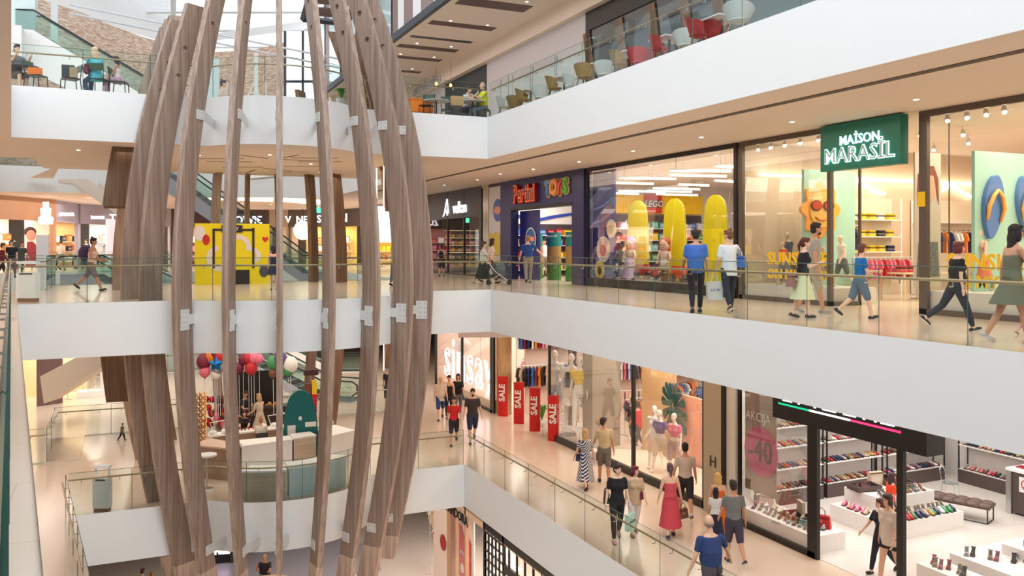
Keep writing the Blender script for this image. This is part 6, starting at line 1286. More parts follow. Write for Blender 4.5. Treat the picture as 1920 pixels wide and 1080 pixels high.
# upper left café: three people
for px, Y, rz, nm in ((68, 26.9, 60, 'holding an orange bag, far left'), (132, 27.0, -70, 'with dark bags on it'), (186, 26.8, 160, 'under the woman in turquoise'), (224, 27.0, 75, 'under the girl in pink')):
    p = atp(px, Y, Z3); darkchair('black chair with green back panel on upper left walkway, %s' % nm, p.x, p.y, Z3, R(rz))
p = atp(36, 27.2, Z3); cafe_table('round dark cafe table on the far upper left', p.x, p.y, Z3, .5, (90, 90, 96)); p = atp(204, 27.7, Z3); cafe_table('round white cafe table between the woman and the girl', p.x, p.y, Z3, .4)
def sitter(label, px, Y, z, az, **k): p = atp(px, Y, z); return figure(label, p, az, k.pop('H', 1.7), sit=True, vox=.015, **k)
sitter('seated woman in turquoise top with fair hair and jeans, upper left', 180, 26.8, Z3, -30, top=('loose', (90, 200, 214)), bot=('trousers', (70, 100, 140)), hair=('long', (216, 186, 150)), fem=True, arms=((40, 6, 40), (40, 6, 50)), H=1.72)
sitter('seated little girl in pink trousers at the white table', 221, 27.0, Z3, 285, top=('tank', (232, 214, 210)), bot=('trousers', (216, 160, 196)), hair=('long', (60, 40, 36)), fem=True, H=1.35, skin=3)
sitter('seated man in grey t-shirt at the dark round table', 30, 27.4, Z3, 150, top=('tee', (110, 110, 116)), bot=('shorts', (90, 84, 84)), hair=('short', (60, 44, 48)), arms=((60, 6, 70), (60, 6, 70)))
p = atp(66, 26.9, Z3 + .47); f = MB(); f.box(-.17, -.1, 0, .17, .1, .2); o = tag(f.build('orange_bag', cm(252, 120, 20, .5)), 'bright orange bag on the black chair, far left', 'bag'); o.location = p
p = atp(128, 27.0, Z3 + .47); f = MB(); f.box(-.16, -.12, 0, .16, .12, .36); o = tag(f.build('black_bag', cm(60, 60, 66, .6)), 'large black bag on a chair, upper left', 'bag'); o.location = p
p = atp(138, 26.8, Z3 + .47); f = MB(); f.box(-.1, -.08, 0, .1, .08, .28); o = tag(f.build('paper_bag', cm(190, 160, 130, .7)), 'brown paper bag beside the large black bag', 'bag'); o.location = p
p = atp(163, 26.7, Z3 + .6); item('bag', (120, 30, 60), p, R(80), 'burgundy handbag hanging beside the woman in turquoise', None, 1.1)
# upper right corner café
for px, Y, rz, nm in ((800, 27.2, -40, 'by the orange box'), (855, 27.0, -20, 'with a paper bag on it'), (908, 27.3, 60, 'under the man in yellow'), (838, 27.8, 160, 'turned away behind the round table')):
    p = atp(px, Y, Z3); darkchair('black chair with green back panel near gallery corner, %s' % nm, p.x, p.y, Z3, R(rz))
p = atp(818, 26.9, Z3); cafe_table('round white cafe table by the orange box', p.x, p.y, Z3, .45, (214, 206, 200), .6); p = atp(886, 27.3, Z3); cafe_table('round pale cafe table between the two men', p.x, p.y, Z3, .45, (200, 196, 192))
sitter('seated man in yellow t-shirt and grey trousers at the corner table', 908, 27.3, Z3, 270, top=('polo', (214, 214, 30)), bot=('trousers', (110, 122, 134)), hair=('bald', (140, 140, 140)), build=1.15, arms=((45, 6, 60), (45, 6, 60)), H=1.8)
sitter('seated man in white shirt leaning on the corner table', 870, 28.0, Z3, 140, top=('tee', (214, 214, 226)), bot=('shorts', (60, 60, 70)), hair=('short', (70, 50, 46)), arms=((60, 0, 70), (60, 0, 70)), lean=14)
p = atp(857, 27.0, Z3 + .47); f = MB(); f.box(-.2, -.1, 0, .2, .1, .34); o = tag(f.build('paper_bag', cm(214, 170, 120, .7)), 'tan paper bag on the black chair near the corner', 'bag'); o.location = p
p = atp(786, 27.9, Z3); f = MB(); f.box(-.4, -.3, .3, .4, .3, .72); f.box(-.42, -.32, .72, .42, .32, .76); o = tag(f.build('orange_box_seat', [cm(250, 130, 30, .5)]), 'orange upholstered box beside the railing corner', 'box'); o.location = p; f = MB(); f.box(-.35, -.25, 0, .35, .25, .3); f.build('box_base', BLACK, o)
for px, Y in ((340, 26.9), (640, 26.0)): p = atp(px, Y, Z3); plant('green leafy plant behind the glass on the upper walkway, %s' % ('left of the basket' if px < 400 else 'right of the centre'), p.x, p.y, Z3, .5, 26, (90, 180, 50))
p = atp(413, 27.2, Z3); sitter('person with dark hair low behind the upper walkway edge', 415, 29.0, Z3 - .25, 100, top=('tee', (220, 200, 190)), bot=('trousers', (60, 60, 66)), hair=('bun', (50, 36, 34)))
# ================================================================ FAR END
STONE = stone_wall('stone_cladding')
top_pts = [(-60, -30, 44), (60, -6, 46), (150, 22, 49), (210, 48, 52), (270, 70, 55), (340, 88, 58), (400, 98, 59.6), (480, 92, 59), (540, 78, 57), (600, 60, 54), (640, 45, 52)]
f = MB(); prev = None
for i, (px, py, d) in enumerate(top_pts):
    t_ = PD(px, py, d); b_ = Vector((t_.x, t_.y, L3)); 
    if prev: f.quad(prev[1], b_, t_, prev[0])
    prev = (t_, b_)
struct('wall_stone', f, STONE)
f = MB(); f.smooth = False
o = text('wall_lettering', 'SQUARE', 1.7, cm(228, 212, 200, .6), tuple(PD(498, 172, 56.5)), (R(90), 0, -YAW), None, .1, mirror=True); tag(o, 'large white mirrored letters before the curved stone wall', 'lettering')
p = PD(575, 150, 53); f = MB(); f.box(-1.3, -.1, -1.5, 1.3, .1, 4.0); o = f.build('window_3', mat('daylight_pane', (1, 1, 1), .2, emit=(.92, .96, 1), es=1.6)); o.location = (p.x, p.y, p.z - 1); o.rotation_euler = (0, 0, -YAW); tag(o, kind='structure')
f = MB(); [f.box(x - .07, -.2, -1.5, x + .07, -.1, 4.0) for x in (-1.3, -.2, 1.3)]; f.box(-1.3, -.2, .8, 1.3, -.1, .95); o = f.build('trim_10', SLATE); o.location = (p.x, p.y, p.z - 1); o.rotation_euler = (0, 0, -YAW); tag(o, kind='structure')
for px, top, bot_, d, w in ((480, 100, 185, 50, .22), (398, 110, 185, 50, .7), (102, 10, 66, 42, .3), (32, 0, 60, 40, 1.6)):
    p = PD(px, bot_, d); q = PD(px, top, d); f = MB(); f.box(-w / 2, -w / 2, L3 - p.z if px > 200 else 11.4 - p.z, w / 2, w / 2, q.z - p.z + (3 if px < 200 else 0)); o = f.build('wall_column', cm(214, 230, 230, .3) if w > .5 else WPAINT); o.location = p; tag(o, kind='structure')
# skylight roof: white beams, purlins and glass panes sloping over the atrium
PANE = glass('skylight_glass', (.97, .98, .99), .3); PW = cm(214, 218, 222, .5)
ridge = []
f = MB()
A0, A1 = PD(-300, -420, 30), PD(700, -400, 30); B0, B1 = PD(-300, 20, 62), PD(700, 60, 62)
A0.z = A1.z = 21.0; B0.z = B1.z = 15.8
for i in range(9):
    s_ = i / 8; a, b = A0.lerp(A1, s_), B0.lerp(B1, s_); f = MB(); f.tube([a, b], .16, 4); struct('beam', f, PW)
for i in range(12):
    s_ = i / 11; a, b = A0.lerp(B0, s_), A1.lerp(B1, s_); f = MB(); f.tube([a + Vector((0, 0, .12)), b + Vector((0, 0, .12))], .09, 4); struct('beam', f, PW)
f = MB(); up_ = Vector((0, 0, .3)); f.quad(A0 + up_, A1 + up_, B1 + up_, B0 + up_); struct('window_4', f, PANE)
for s_ in (.28, .55):   # tie rods crossing below the roof
    f = MB(); f.tube([PD(130, -8 + 60 * s_, 44), PD(700, 140 + 60 * (s_ - .55), 50)], .06, 5); struct('trim_11', f, PW)
# white upper walls either side of the skylight
f = MB(); a, b = PD(-60, -30, 44.5), PD(330, 86, 58.6); f.quad(a, b, b + Vector((0, 0, 3)), a + Vector((0, 0, 3))); struct('wall_upper_white', f, WHITE)
f = MB(); a, b = PD(330, 86, 58.6), PD(640, 45, 52.6); f.quad(a, b, b + Vector((0, 0, .5)), a + Vector((0, 0, .5))); struct('wall_upper_white', f, WHITE)
# escalators
def escalator(label, a, b, width=1.1, under=1.0, col=WPAINT, cut=None):
    """from the low end a to the high end b"""
    a, b = Vector(a), Vector(b); d = Vector((b.x - a.x, b.y - a.y)); L = d.length; H = b.z - a.z; t = thing('escalator', label, 'escalator', tuple(a), math.atan2(d.y, d.x))
    fl = 1.6
    for s_ in (-1, 1):
        y = s_ * width / 2
        f = MB(); f.slabp([(-fl, -under * .4), (0, -under * .5), (L, H - under), (L + fl, H - under), (L + fl, H + .05), (L, H + .05), (0, .05), (-fl, .05)], (0, y, 0), (1, 0, 0), (0, 0, 1), (0, s_, 0), .06); f.build('side_panel', col, t)
        f = MB(); f.slabp([(-fl, .05), (0, .05), (L, H + .05), (L + fl, H + .05), (L + fl, H + .9), (L, H + .95), (0, .95), (-fl, .9)], (0, y + s_ * .03, 0), (1, 0, 0), (0, 0, 1), (0, s_, 0), .012); f.build('glass_balustrade', GLASS, t)
        f = MB(); f.tube([(-fl, y, .3), (-fl - .25, y, .45), (-fl - .25, y, .8), (-fl, y, .95), (0, y, .98), (L, y, H + .98), (L + fl, y, H + .95), (L + fl + .25, y, H + .8), (L + fl + .25, y, H + .45), (L + fl, y, H + .3)], .04, 6); f.build('handrail', BLACK, t)
    f = MB(); n = 24
    for i in range(n): x = L * i / n; f.box(x, -width / 2 + .05, H * i / n - .1, x + L / n, width / 2 - .05, H * i / n + .12)
    f.box(-fl, -width / 2, -.1, 0, width / 2, .02); f.box(L, -width / 2, H - .1, L + fl, width / 2, H + .02); f.build('steps', mat('step_metal', srgb(120, 122, 126), .35, .8), t)
    return t
def flat(px, d, z): p = PD(px, 400, d); return Vector((p.x, p.y, z))
escalator('escalator rising left to the top level below the stone wall', flat(470, 42, L3), flat(70, 40, 11.4), under=1.9)
f = MB(); q = flat(70, 40, 11.4); f.box(q.x - 9, q.y - 1.5, 9.4, q.x - .5, q.y + 5, 11.4); struct('wall_landing', f, WHITE)
escalator('escalator rising left behind the yellow photo booth', flat(575, 45, L2), flat(300, 46, L3), under=.9, col=cm(150, 150, 156, .3))
escalator('escalator with shining steel side behind the balloon stall', flat(610, 40, L1), flat(180, 43, L2), under=.7, col=mat('escalator_steel', srgb(190, 196, 210), .18, .9))
escalator('escalator ending on the far walkway behind the left railing', flat(640, 49, L2 - 5.7), flat(240, 48, L2), under=.9)
# sloping plaster escalator underside at lower left
q0, q1 = flat(60, 35, -4.9), flat(215, 33.5, -2.2)
f = MB(); a, b = PD(82, 757, 34), PD(200, 682, 34); c0, c1 = PD(75, 706, 34), PD(200, 640, 34); 
f.add([a, b, c1, c0] + [p + Vector((sY, cY, 0)) * 1.3 for p in (a, b, c1, c0)], [(0, 1, 2, 3), (7, 6, 5, 4), (0, 4, 5, 1), (1, 5, 6, 2), (2, 6, 7, 3), (3, 7, 4, 0)]); tag(f.build('escalator_underside', SOFF), 'beige sloping escalator underside at the lower left', 'escalator')
# far shop fronts on level 2
FARL = [(-60, 46, 100, 53, 'peach'), (101, 53.2, 145, 58, 'lilac'), (146, 58, 212, 62, 'wood'), (213, 62, 320, 66, 'white'), (321, 66, 505, 68, 'brown'), (506, 68, 541, 68, 'beige'), (542, 68, 640, 67, 'yellow'), (641, 67, 705, 63, 'yellow'), (706, 60, 770, 55, 'screen')]
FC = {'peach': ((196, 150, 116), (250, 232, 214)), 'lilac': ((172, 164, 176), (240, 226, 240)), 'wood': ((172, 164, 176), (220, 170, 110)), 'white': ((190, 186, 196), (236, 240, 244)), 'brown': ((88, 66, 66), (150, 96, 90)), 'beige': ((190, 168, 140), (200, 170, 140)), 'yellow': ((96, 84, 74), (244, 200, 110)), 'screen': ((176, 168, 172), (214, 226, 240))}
def fpt(px, d, z): p = PD(px, 400, d); return Vector((p.x, p.y, z))
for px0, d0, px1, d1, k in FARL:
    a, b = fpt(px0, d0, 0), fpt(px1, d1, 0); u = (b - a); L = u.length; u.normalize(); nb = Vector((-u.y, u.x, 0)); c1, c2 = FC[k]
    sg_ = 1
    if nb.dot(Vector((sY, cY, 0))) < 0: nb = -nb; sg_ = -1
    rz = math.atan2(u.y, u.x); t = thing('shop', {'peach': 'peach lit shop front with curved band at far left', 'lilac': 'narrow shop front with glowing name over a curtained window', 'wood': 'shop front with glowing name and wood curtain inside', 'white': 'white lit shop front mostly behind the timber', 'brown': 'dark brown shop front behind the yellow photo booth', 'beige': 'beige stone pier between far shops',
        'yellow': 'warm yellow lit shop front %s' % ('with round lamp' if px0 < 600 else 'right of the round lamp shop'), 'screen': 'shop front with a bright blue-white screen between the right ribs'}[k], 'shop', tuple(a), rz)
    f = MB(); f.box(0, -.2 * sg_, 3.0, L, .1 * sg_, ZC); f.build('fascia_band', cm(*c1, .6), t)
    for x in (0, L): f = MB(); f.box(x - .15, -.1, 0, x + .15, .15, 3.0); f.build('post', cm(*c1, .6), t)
    f = MB(); f.box(0, 3.0 * sg_, 0, L, 3.1 * sg_, 3.2); f.build('back_wall', mat('far_' + k, srgb(*c2), .8, emit=srgb(*c2), es=.35), t)  # wall colour also emits faintly, imitating a lit interior; it is no lamp
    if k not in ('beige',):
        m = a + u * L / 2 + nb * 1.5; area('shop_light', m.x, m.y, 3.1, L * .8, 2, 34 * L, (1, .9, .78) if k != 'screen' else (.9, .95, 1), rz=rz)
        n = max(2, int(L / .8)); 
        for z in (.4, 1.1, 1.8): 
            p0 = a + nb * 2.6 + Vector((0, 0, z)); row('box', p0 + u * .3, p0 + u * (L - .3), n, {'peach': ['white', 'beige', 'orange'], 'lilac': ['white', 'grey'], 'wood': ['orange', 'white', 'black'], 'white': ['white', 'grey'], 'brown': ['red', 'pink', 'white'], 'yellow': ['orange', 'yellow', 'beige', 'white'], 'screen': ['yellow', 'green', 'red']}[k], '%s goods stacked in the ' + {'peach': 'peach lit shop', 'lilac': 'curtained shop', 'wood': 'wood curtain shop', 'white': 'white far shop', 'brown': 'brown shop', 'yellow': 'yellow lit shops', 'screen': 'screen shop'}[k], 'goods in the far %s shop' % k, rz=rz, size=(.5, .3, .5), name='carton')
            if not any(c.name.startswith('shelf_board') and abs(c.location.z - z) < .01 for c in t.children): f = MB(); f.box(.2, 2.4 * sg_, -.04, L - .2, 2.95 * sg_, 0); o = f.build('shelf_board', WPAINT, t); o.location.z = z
GLS = em('sign_glow', (.96, .93, 1), 2.5)
def farsign(label, s, px, py, d, size, face=-YAW, m=GLS, mirror=False, w=1.0):
    p = PD(px, py, d); o = text('sign_letters', s, size, m, tuple(p), (R(90), 0, face), None, .04, mirror=mirror, bold=.012 * size, width=w); tag(o, label, 'sign'); return o
farsign('glowing shop name on the narrow curtained shop', 'terranova', 124, 401, 54, .42, m=em('sign_glow2', (.95, .92, 1), 2.5), w=.6); farsign('glowing shop name over the wood curtain shop', 'terranova', 183, 407, 58, .42, m=em('sign_glow2', (.95, .92, 1), 2.5), w=.55); farsign('glowing shop name partly hidden by the dark timber', 'TE', 216, 409, 61, .7)
farsign('white glowing mirrored shop name above photo booth', 'ZOWIE', 459, 413, 65, .8, m=GLS); farsign('bluish glowing letters of the round lamp shop, left', 'V  NE', 556, 412, 65.5, .7); farsign('bluish glowing letters of the round lamp shop, right', '&S', 592, 411, 65.5, .8, m=em('blue_glow', (.55, .6, 1), 4)); farsign('pale script letters right of the round lamp shop', 'vivN', 631, 409, 64, .9)
p = PD(85, 420, 50); t = thing('lit_logo', 'white glowing bottle shaped logo on the peach shop', 'sign', tuple(p), -YAW); t.scale = (.72, 1, 1); f = MB(); f.slabp([(-.55, 0), (.55, 0), (.6, .35), (.35, .5), (.42, .9), (.2, .98), (.22, 1.3), (-.22, 1.3), (-.2, .98), (-.42, .9), (-.35, .5), (-.6, .35)], (0, 0, 0), (1, 0, 0), (0, 0, 1), (0, 1, 0), .1); f.build('glow_panel', GLS, t)
p = PD(568, 432, 66.5); t = thing('round_lamp', 'round cream disc lamp in the yellow lit shop', 'lamp', tuple(p), -YAW); f = MB(); f.slabp([(.75 * math.cos(2 * math.pi * k / 24), .75 * math.sin(2 * math.pi * k / 24)) for k in range(24)], (0, 0, 0), (1, 0, 0), (0, 0, 1), (0, 1, 0), .1); f.build('lamp_disc', em('cream_glow', (1, .84, .6), 1.5), t); f = MB(); f.tube([(0, 0, .7), (0, 0, 3.0)], .03, 5); f.build('cord', BLACK, t)
p = PD(597, 399, 62); f = MB(); f.box(-.35, 0, 0, .35, .08, .35); f.box(-.02, .02, .35, .02, .06, ZC - p.z); o = tag(f.build('exit_sign', em('exit_green', (.05, .9, .3), 3)), 'small green exit sign before the yellow lit shops', 'sign'); o.location = p; o.rotation_euler = (0, 0, -YAW)
p = PD(65, 450, 52); t = thing('portrait_poster', 'poster of a woman in dark red in the peach shop', 'poster', tuple(p), -R(5)); f = MB(); f.box(-.55, 0, -2.2, .75, .06, 1.4); f.build('sheet', cm(244, 222, 206, .6), t); f = MB(); f.ell((-.2, -.03, .3), (.26, .02, .34)); f.build('face_print', cm(206, 130, 110, .6), t)
f = MB(); f.slabp([(-.5, -1.6), (.3, -1.6), (.25, -.5), (-.1, -.1), (-.4, -.1)], (0, -.02, 0), (1, 0, 0), (0, 0, 1), (0, -1, 0), .02); f.build('dress_print', cm(130, 24, 40, .6), t); f = MB(); f.ell((-.25, -.02, .5), (.34, .02, .3)); f.build('hair_print', cm(60, 30, 34, .6), t)
# screen
p = PD(727, 425, 54); f = MB(); f.box(-.75, 0, -.9, .75, .08, 1.3); o = tag(f.build('lit_screen', mat('screen_print', srgb(170, 200, 230), .3, emit=srgb(190, 214, 240), es=1.8, noise=(3, .3))), 'bright blue-white screen glimpsed between the right ribs', 'screen'); o.location = p; o.rotation_euler = (0, 0, -YAW)
f = MB(); f.box(-9, 53.5, L1, 10.9, 53.7, L2 - TH); struct('wall_far_lower', f, WHITE)
# light cove strips of the far level-3 fascia
PKL = em('pink_cove', (1, .72, .72), 3)
for a, b, nm in (((28, 361, 49.6), (172, 367, 51), 'left of the dark timber'), ((380, 370, 51), (512, 374, 51), 'centre'), ((530, 374, 51), (600, 380, 53), 'right of the centre')):
    f = MB(); f.tube([PD(*a), PD(*b)], .14, 4); tag(f.build('cove_light', PKL), 'pink-white light cove strip under the far upper edge, %s' % nm, 'lamp')
# the slanted openings at the far left ceiling
f = MB(); f.add([PD(100, 334, 45), PD(55, 334, 45), PD(96, 316, 40), PD(110, 316, 40)], [(0, 1, 2, 3)]); struct('beam', f, SOFF)
f = MB(); a, b, c_, d_ = PD(22, 337, 46), PD(150, 340, 46), PD(230, 398, 46), PD(150, 350, 46); f.add([a, PD(165, 336, 46), PD(260, 404, 46), PD(220, 404, 46), PD(137, 343, 46), PD(22, 341, 46)], [(0, 1, 2, 3, 4, 5)]); f.add([Vector(v) + Vector((0, 0, -.001)) + Vector((sY, cY, 0)) * .8 for v in f.v[:6]], [(5, 4, 3, 2, 1, 0)]); struct('beam', f, SOFF)
# ================================================================ LEVEL 2 WALKWAY THINGS
p = atp(436, 34.2, 0); t = thing('photo_booth', 'bright yellow photo backdrop with balloons and a black frame on walkway', 'backdrop', (p.x, p.y, 0), -R(6)); YB_ = cm(232, 216, 10, .4)
f = MB(); f.box(-1.36, -.1, 0, 1.36, 1.0, 2.32); f.build('yellow_panel', YB_, t); BK = cm(34, 28, 30, .5)
f = MB(); f.box(-.72, -.125, .62, -.64, -.1, 2.12); f.box(.72, -.125, .62, .8, -.1, 2.16); f.box(-.72, -.125, 2.04, .8, -.1, 2.12); f.box(-.4, -.135, 1.98, .36, -.1, 2.26); f.build('black_frame', BK, t)
text('header_letters', 'EY', .2, WPAINT, (.12, -.145, 2.12), FACE_NY, t, .004)
f = MB(); n = 20
for (x, z, rx, rz_) in ((-1.18, 1.95, .2, .3),): f.slabp([(x + rx * math.cos(2 * math.pi * k / n), z + rz_ * math.sin(2 * math.pi * k / n)) for k in range(n)], (0, -.1, 0), (1, 0, 0), (0, 0, 1), (0, -1, 0), .02)
f.build('white_balloon_print', cm(226, 220, 220, .5), t)
f = MB(); f.slabp([(-.95 + .13 * math.cos(2 * math.pi * k / n), 1.7 + .2 * math.sin(2 * math.pi * k / n)) for k in range(n)], (0, -.1, 0), (1, 0, 0), (0, 0, 1), (0, -1, 0), .02); f.build('red_balloon_print', cm(196, 40, 30, .5), t)
f = MB(); f.slabp([(1.15 + .17 * math.cos(2 * math.pi * k / n), .5 + .24 * math.sin(2 * math.pi * k / n)) for k in range(n)], (0, -.1, 0), (1, 0, 0), (0, 0, 1), (0, -1, 0), .02); f.build('grey_balloon_print', cm(70, 70, 80, .5), t)
f = MB(); f.slabp([(1.2, 1.6), (1.32, 1.74), (1.27, 1.83), (1.2, 1.78), (1.13, 1.83), (1.08, 1.74)], (0, -.1, 0), (1, 0, 0), (0, 0, 1), (0, -1, 0), .02); f.build('heart_print', cm(200, 40, 30, .5), t)
f = MB()
for r0, r1, a0, a1, cx, cz in ((.3, .48, -20, 200, .2, 1.42), (.3, .5, 100, 290, -.45, 1.0), (.12, .3, -90, 100, .75, 1.1)):
    pts = [(cx + r1 * math.cos(R(a0 + (a1 - a0) * i / 14)), cz + r1 * math.sin(R(a0 + (a1 - a0) * i / 14))) for i in range(15)] + [(cx + r0 * math.cos(R(a1 - (a1 - a0) * i / 14)), cz + r0 * math.sin(R(a1 - (a1 - a0) * i / 14))) for i in range(15)]; f.slabp(pts, (0, -.1, 0), (1, 0, 0), (0, 0, 1), (0, -1, 0), .015)
f.build('white_swirl_print', cm(222, 216, 214, .5), t); f = MB(); f.box(-.2, -.14, 0, .62, -.1, .55); f.build('dark_step_print', BK, t)
# stroller
p, _h = who(934, 534, 480, L2); t = thing('stroller', 'grey and teal baby stroller pushed along the walkway', 'stroller', tuple(p), R(114 - 90)); t.rotation_euler = (0, 0, R(-24))
f = MB(); f.smooth = True; f.ell((0, 0, .62), (.26, .2, .3), 14, 10); f.build('canopy', cm(90, 104, 110, .7), t); f = MB(); f.box(-.1, -.19, .36, .4, .19, .44); f.cbox((-.08, 0, .6), (.06, .36, .45), ry=-.3); f.build('seat', cm(70, 74, 90, .8), t)
f = MB(); 
for s_ in (-1, 1): f.tube([(-.5, s_ * .2, 1.0), (-.1, s_ * .2, .5), (.4, s_ * .2, .12)], .016, 6); f.tube([(.1, s_ * .2, .42), (-.35, s_ * .22, .12)], .016, 6)
f.tube([(-.5, -.2, 1.0), (-.5, .2, 1.0)], .016, 6); f.build('frame', STEEL, t)
for x in (-.36, .42):
    for s_ in (-1, 1): f = MB(); f.tube([(x, s_ * .24, .1), (x, s_ * .19, .1)], .1, 14); f.build('wheel', BLACK, t)
# totems
def totem(label, px, py, top, z, w=.42):
    p = P(px, py, z); H = (py - top) / (py - HY) * (CH - z); t = thing('info_totem', label, 'totem', tuple(p), -YAW); f = MB(); f.box(-w / 2, -.12, .1, w / 2, .12, H * .72); f.build('body', WPAINT, t)
    f = MB(); f.tube([(-w / 2 + .03, 0, H * .7), (-w / 2 + .03, 0, H - .06), (-w / 2 + .08, 0, H - .02), (w / 2 - .08, 0, H - .02), (w / 2 - .03, 0, H - .06), (w / 2 - .03, 0, H * .7)], .03, 6); f.box(-w / 2, -.1, H - .07, w / 2, .1, H); f.build('arched_top', WPAINT, t); f = MB(); f.box(-w / 2 + .08, -.13, H * .68, w / 2 - .08, -.115, H * .71); f.build('slot', BLACK, t)
    f = MB(); f.box(-w / 2 + .02, -.1, 0, w / 2 - .02, .1, .1); f.build('foot', cm(150, 110, 90, .4), t); return t
totem('white waste totem with arched top behind the lower left railing', 192, 958, 872, L1); totem('pale info totem with arched handle by upper left railing corner', 53, 566, 490, L2, .5)
p = P(80, 524, L2); f = MB(); f.box(-.24, -.15, 0, .24, .15, 1.95); o = tag(f.build('white_pylon', cm(222, 220, 226, .4)), 'tall plain white pylon near the far left shoppers', 'pylon'); o.location = p
# ================================================================ LEVEL 1 BEAUTY AND BALLOON STALLS (inside the basket)
BEI = wood('beige_counter_wood', srgb(190, 172, 150), srgb(214, 198, 176), (.4, .4, 7)); BRC = wood('brown_counter_wood', srgb(140, 112, 92), srgb(170, 142, 118), (.4, .4, 7))
def counter(label, poly, h, body, top=WPAINT, th=.05, out=.03):
    t = thing('counter', label, 'counter', (poly[0][0], poly[0][1], L1)); q = [(x - poly[0][0], y - poly[0][1]) for x, y in poly]; cx = sum(x for x, y in q) / len(q); cy = sum(y for x, y in q) / len(q)
    f = MB(); f.prism(q, 0, h - th); f.build('body', body, t); f = MB(); f.prism([(cx + (x - cx) * (1 + out), cy + (y - cy) * (1 + out)) for x, y in q], h - th, h); f.build('counter_top', top, t); return t
ar = lambda r, a0, a1, n=8: [(CF.x + r * math.cos(R(a0 + (a1 - a0) * i / n)), CF.y + r * math.sin(R(a0 + (a1 - a0) * i / n))) for i in range(n + 1)]
IC = cm(206, 222, 226, .3)
counter('low curved white counter behind the glass, right half', ar(2.55, 268, 312) + ar(1.9, 312, 268), .86, IC); counter('low curved wood-fronted counter behind the glass, left half', ar(2.55, 238, 266) + ar(1.9, 266, 238), .8, BEI)
counter('white desk with angled end in the middle of the nail bar', [(3.3, 27.6), (4.9, 27.9), (4.9, 28.5), (3.3, 28.5)], .95, WPAINT); counter('beige cabinet beside the teal board', [(4.95, 27.9), (5.7, 28.1), (5.6, 28.7), (4.95, 28.6)], .98, BEI)
counter('white counter with beige side at right of the nail bar', [(6.0, 27.6), (7.0, 28.2), (6.6, 29.3), (5.9, 28.9)], 1.0, WPAINT); counter('brown wood counter with beige top at left of the nail bar', [(1.9, 28.2), (2.9, 27.2), (3.3, 27.7), (2.5, 28.9)], 1.0, BRC, cm(206, 180, 156, .4))
counter('long white manicure desk along the back of the nail bar', [(2.6, 30.2), (5.3, 30.6), (5.2, 31.1), (2.6, 30.7)], .8, BRC); counter('white manicure desk right of the teal board', [(5.9, 30.2), (6.8, 30.4), (6.8, 30.9), (5.9, 30.7)], .8, BRC)
t = surfboard('large teal board with rounded top standing in nail bar', 5.35, 28.9, 2.35, 1.12, R(-6), mat('teal_board', srgb(6, 104, 108), .4), 'teal_board', mat('teal_edge', srgb(120, 140, 120), .5), L1)
for x, z, w_, h_ in ((-.3, 1.02, .26, .36), (.32, 1.2, .36, .16), (-.02, 1.42, .1, .12)): f = MB(); f.box(x - w_ / 2, -.085, z - h_ / 2, x + w_ / 2, -.072, z + h_ / 2); f.build('paper_notice', WPAINT, t)
for x, y, s_ in ((2.7, 30.4, 1), (3.1, 30.45, 1), (4.4, 30.8, 1), (4.8, 30.85, 1), (6.1, 30.5, 1), (6.4, 30.55, 1)):
    f = MB(); f.smooth = True; f.ell((0, 0, .07), (.14, .1, .08)); o = tag(f.build('white_towel', WPAINT), 'rolled white towel on a manicure desk', 'towel', 'rolled towels on the manicure desks'); o.location = (x, y, L1 + .8)
row('box', (3.6, 30.65, L1 + .8), (5.1, 30.85, L1 + .8), 12, ['red', 'pink', 'white', 'burgundy'], '%s nail polish bottle on the long manicure desk', 'nail polish on the long desk', size=(.06, .05, .09))
for px, py, nm in ((2.75, 30.3, 'left'), (4.7, 30.7, 'middle')):
    t = thing('desk_lamp', 'white angled desk lamp on the manicure desk, %s' % nm, 'lamp', (px, py, L1 + .8)); f = MB(); f.tube([(0, 0, 0), (-.15, 0, .42), (.45, -.1, .5)], .018, 6); f.build('arm', WPAINT, t); f = MB(); f.lathe([(.08, 0), (.08, .02)], (0, 0, 0), 12); f.build('base', WPAINT, t); f = MB(); f.tube([(.35, -.08, .49), (.62, -.14, .45)], .03, 6); f.build('lamp_head', WPAINT, t)
def stool(label, x, y, rz=0):
    t = thing('office_chair', label, 'chair', (x, y, L1), rz); f = MB(); f.box(-.22, -.22, .44, .22, .22, .5); f.build('seat', DARK, t); f = MB(); f.box(-.2, .2, .56, .2, .24, .86); f.build('backrest', DARK, t); f = MB(); f.tube([(0, 0, .06), (0, 0, .44)], .025, 6); f.build('column', STEEL, t)
    f = MB(); [f.tube([(0, 0, .08), (.26 * math.cos(a), .26 * math.sin(a), .04)], .02, 5) for a in [k * 2 * math.pi / 5 for k in range(5)]]; f.build('star_base', DARK, t); return t
stool('dark office chair under the woman in white at the long desk', 4.2, 29.9, R(180)); stool('dark office chair right of the teal board', 6.45, 29.75, R(180)); stool('empty dark office chair near the right counter', 5.9, 29.4, R(60))
figure('seated woman in white shirt at the long manicure desk, back to camera', (4.2, 29.9, L1), 10, 1.66, sit=True, top=('loose', (226, 214, 206)), bot=('trousers', (60, 56, 66)), hair=('bun', (176, 130, 90)), fem=True, arms=((40, 4, 50), (40, 4, 50)), vox=.016)
figure('seated manicurist in black facing the camera at the long desk', (3.9, 31.7, L1), 190, 1.66, sit=True, top=('tee', (40, 34, 38)), bot=('trousers', (40, 38, 44)), hair=('long', (50, 34, 34)), fem=True, arms=((50, 0, 40), (50, 0, 40)), lean=14, vox=.016)
figure('seated woman in white top right of the teal board, back to camera', (6.45, 29.75, L1), 5, 1.66, sit=True, top=('tee', (222, 212, 208)), bot=('trousers', (50, 46, 56)), hair=('bun', (60, 30, 30)), fem=True, arms=((40, 4, 50), (40, 4, 50)), vox=.016)
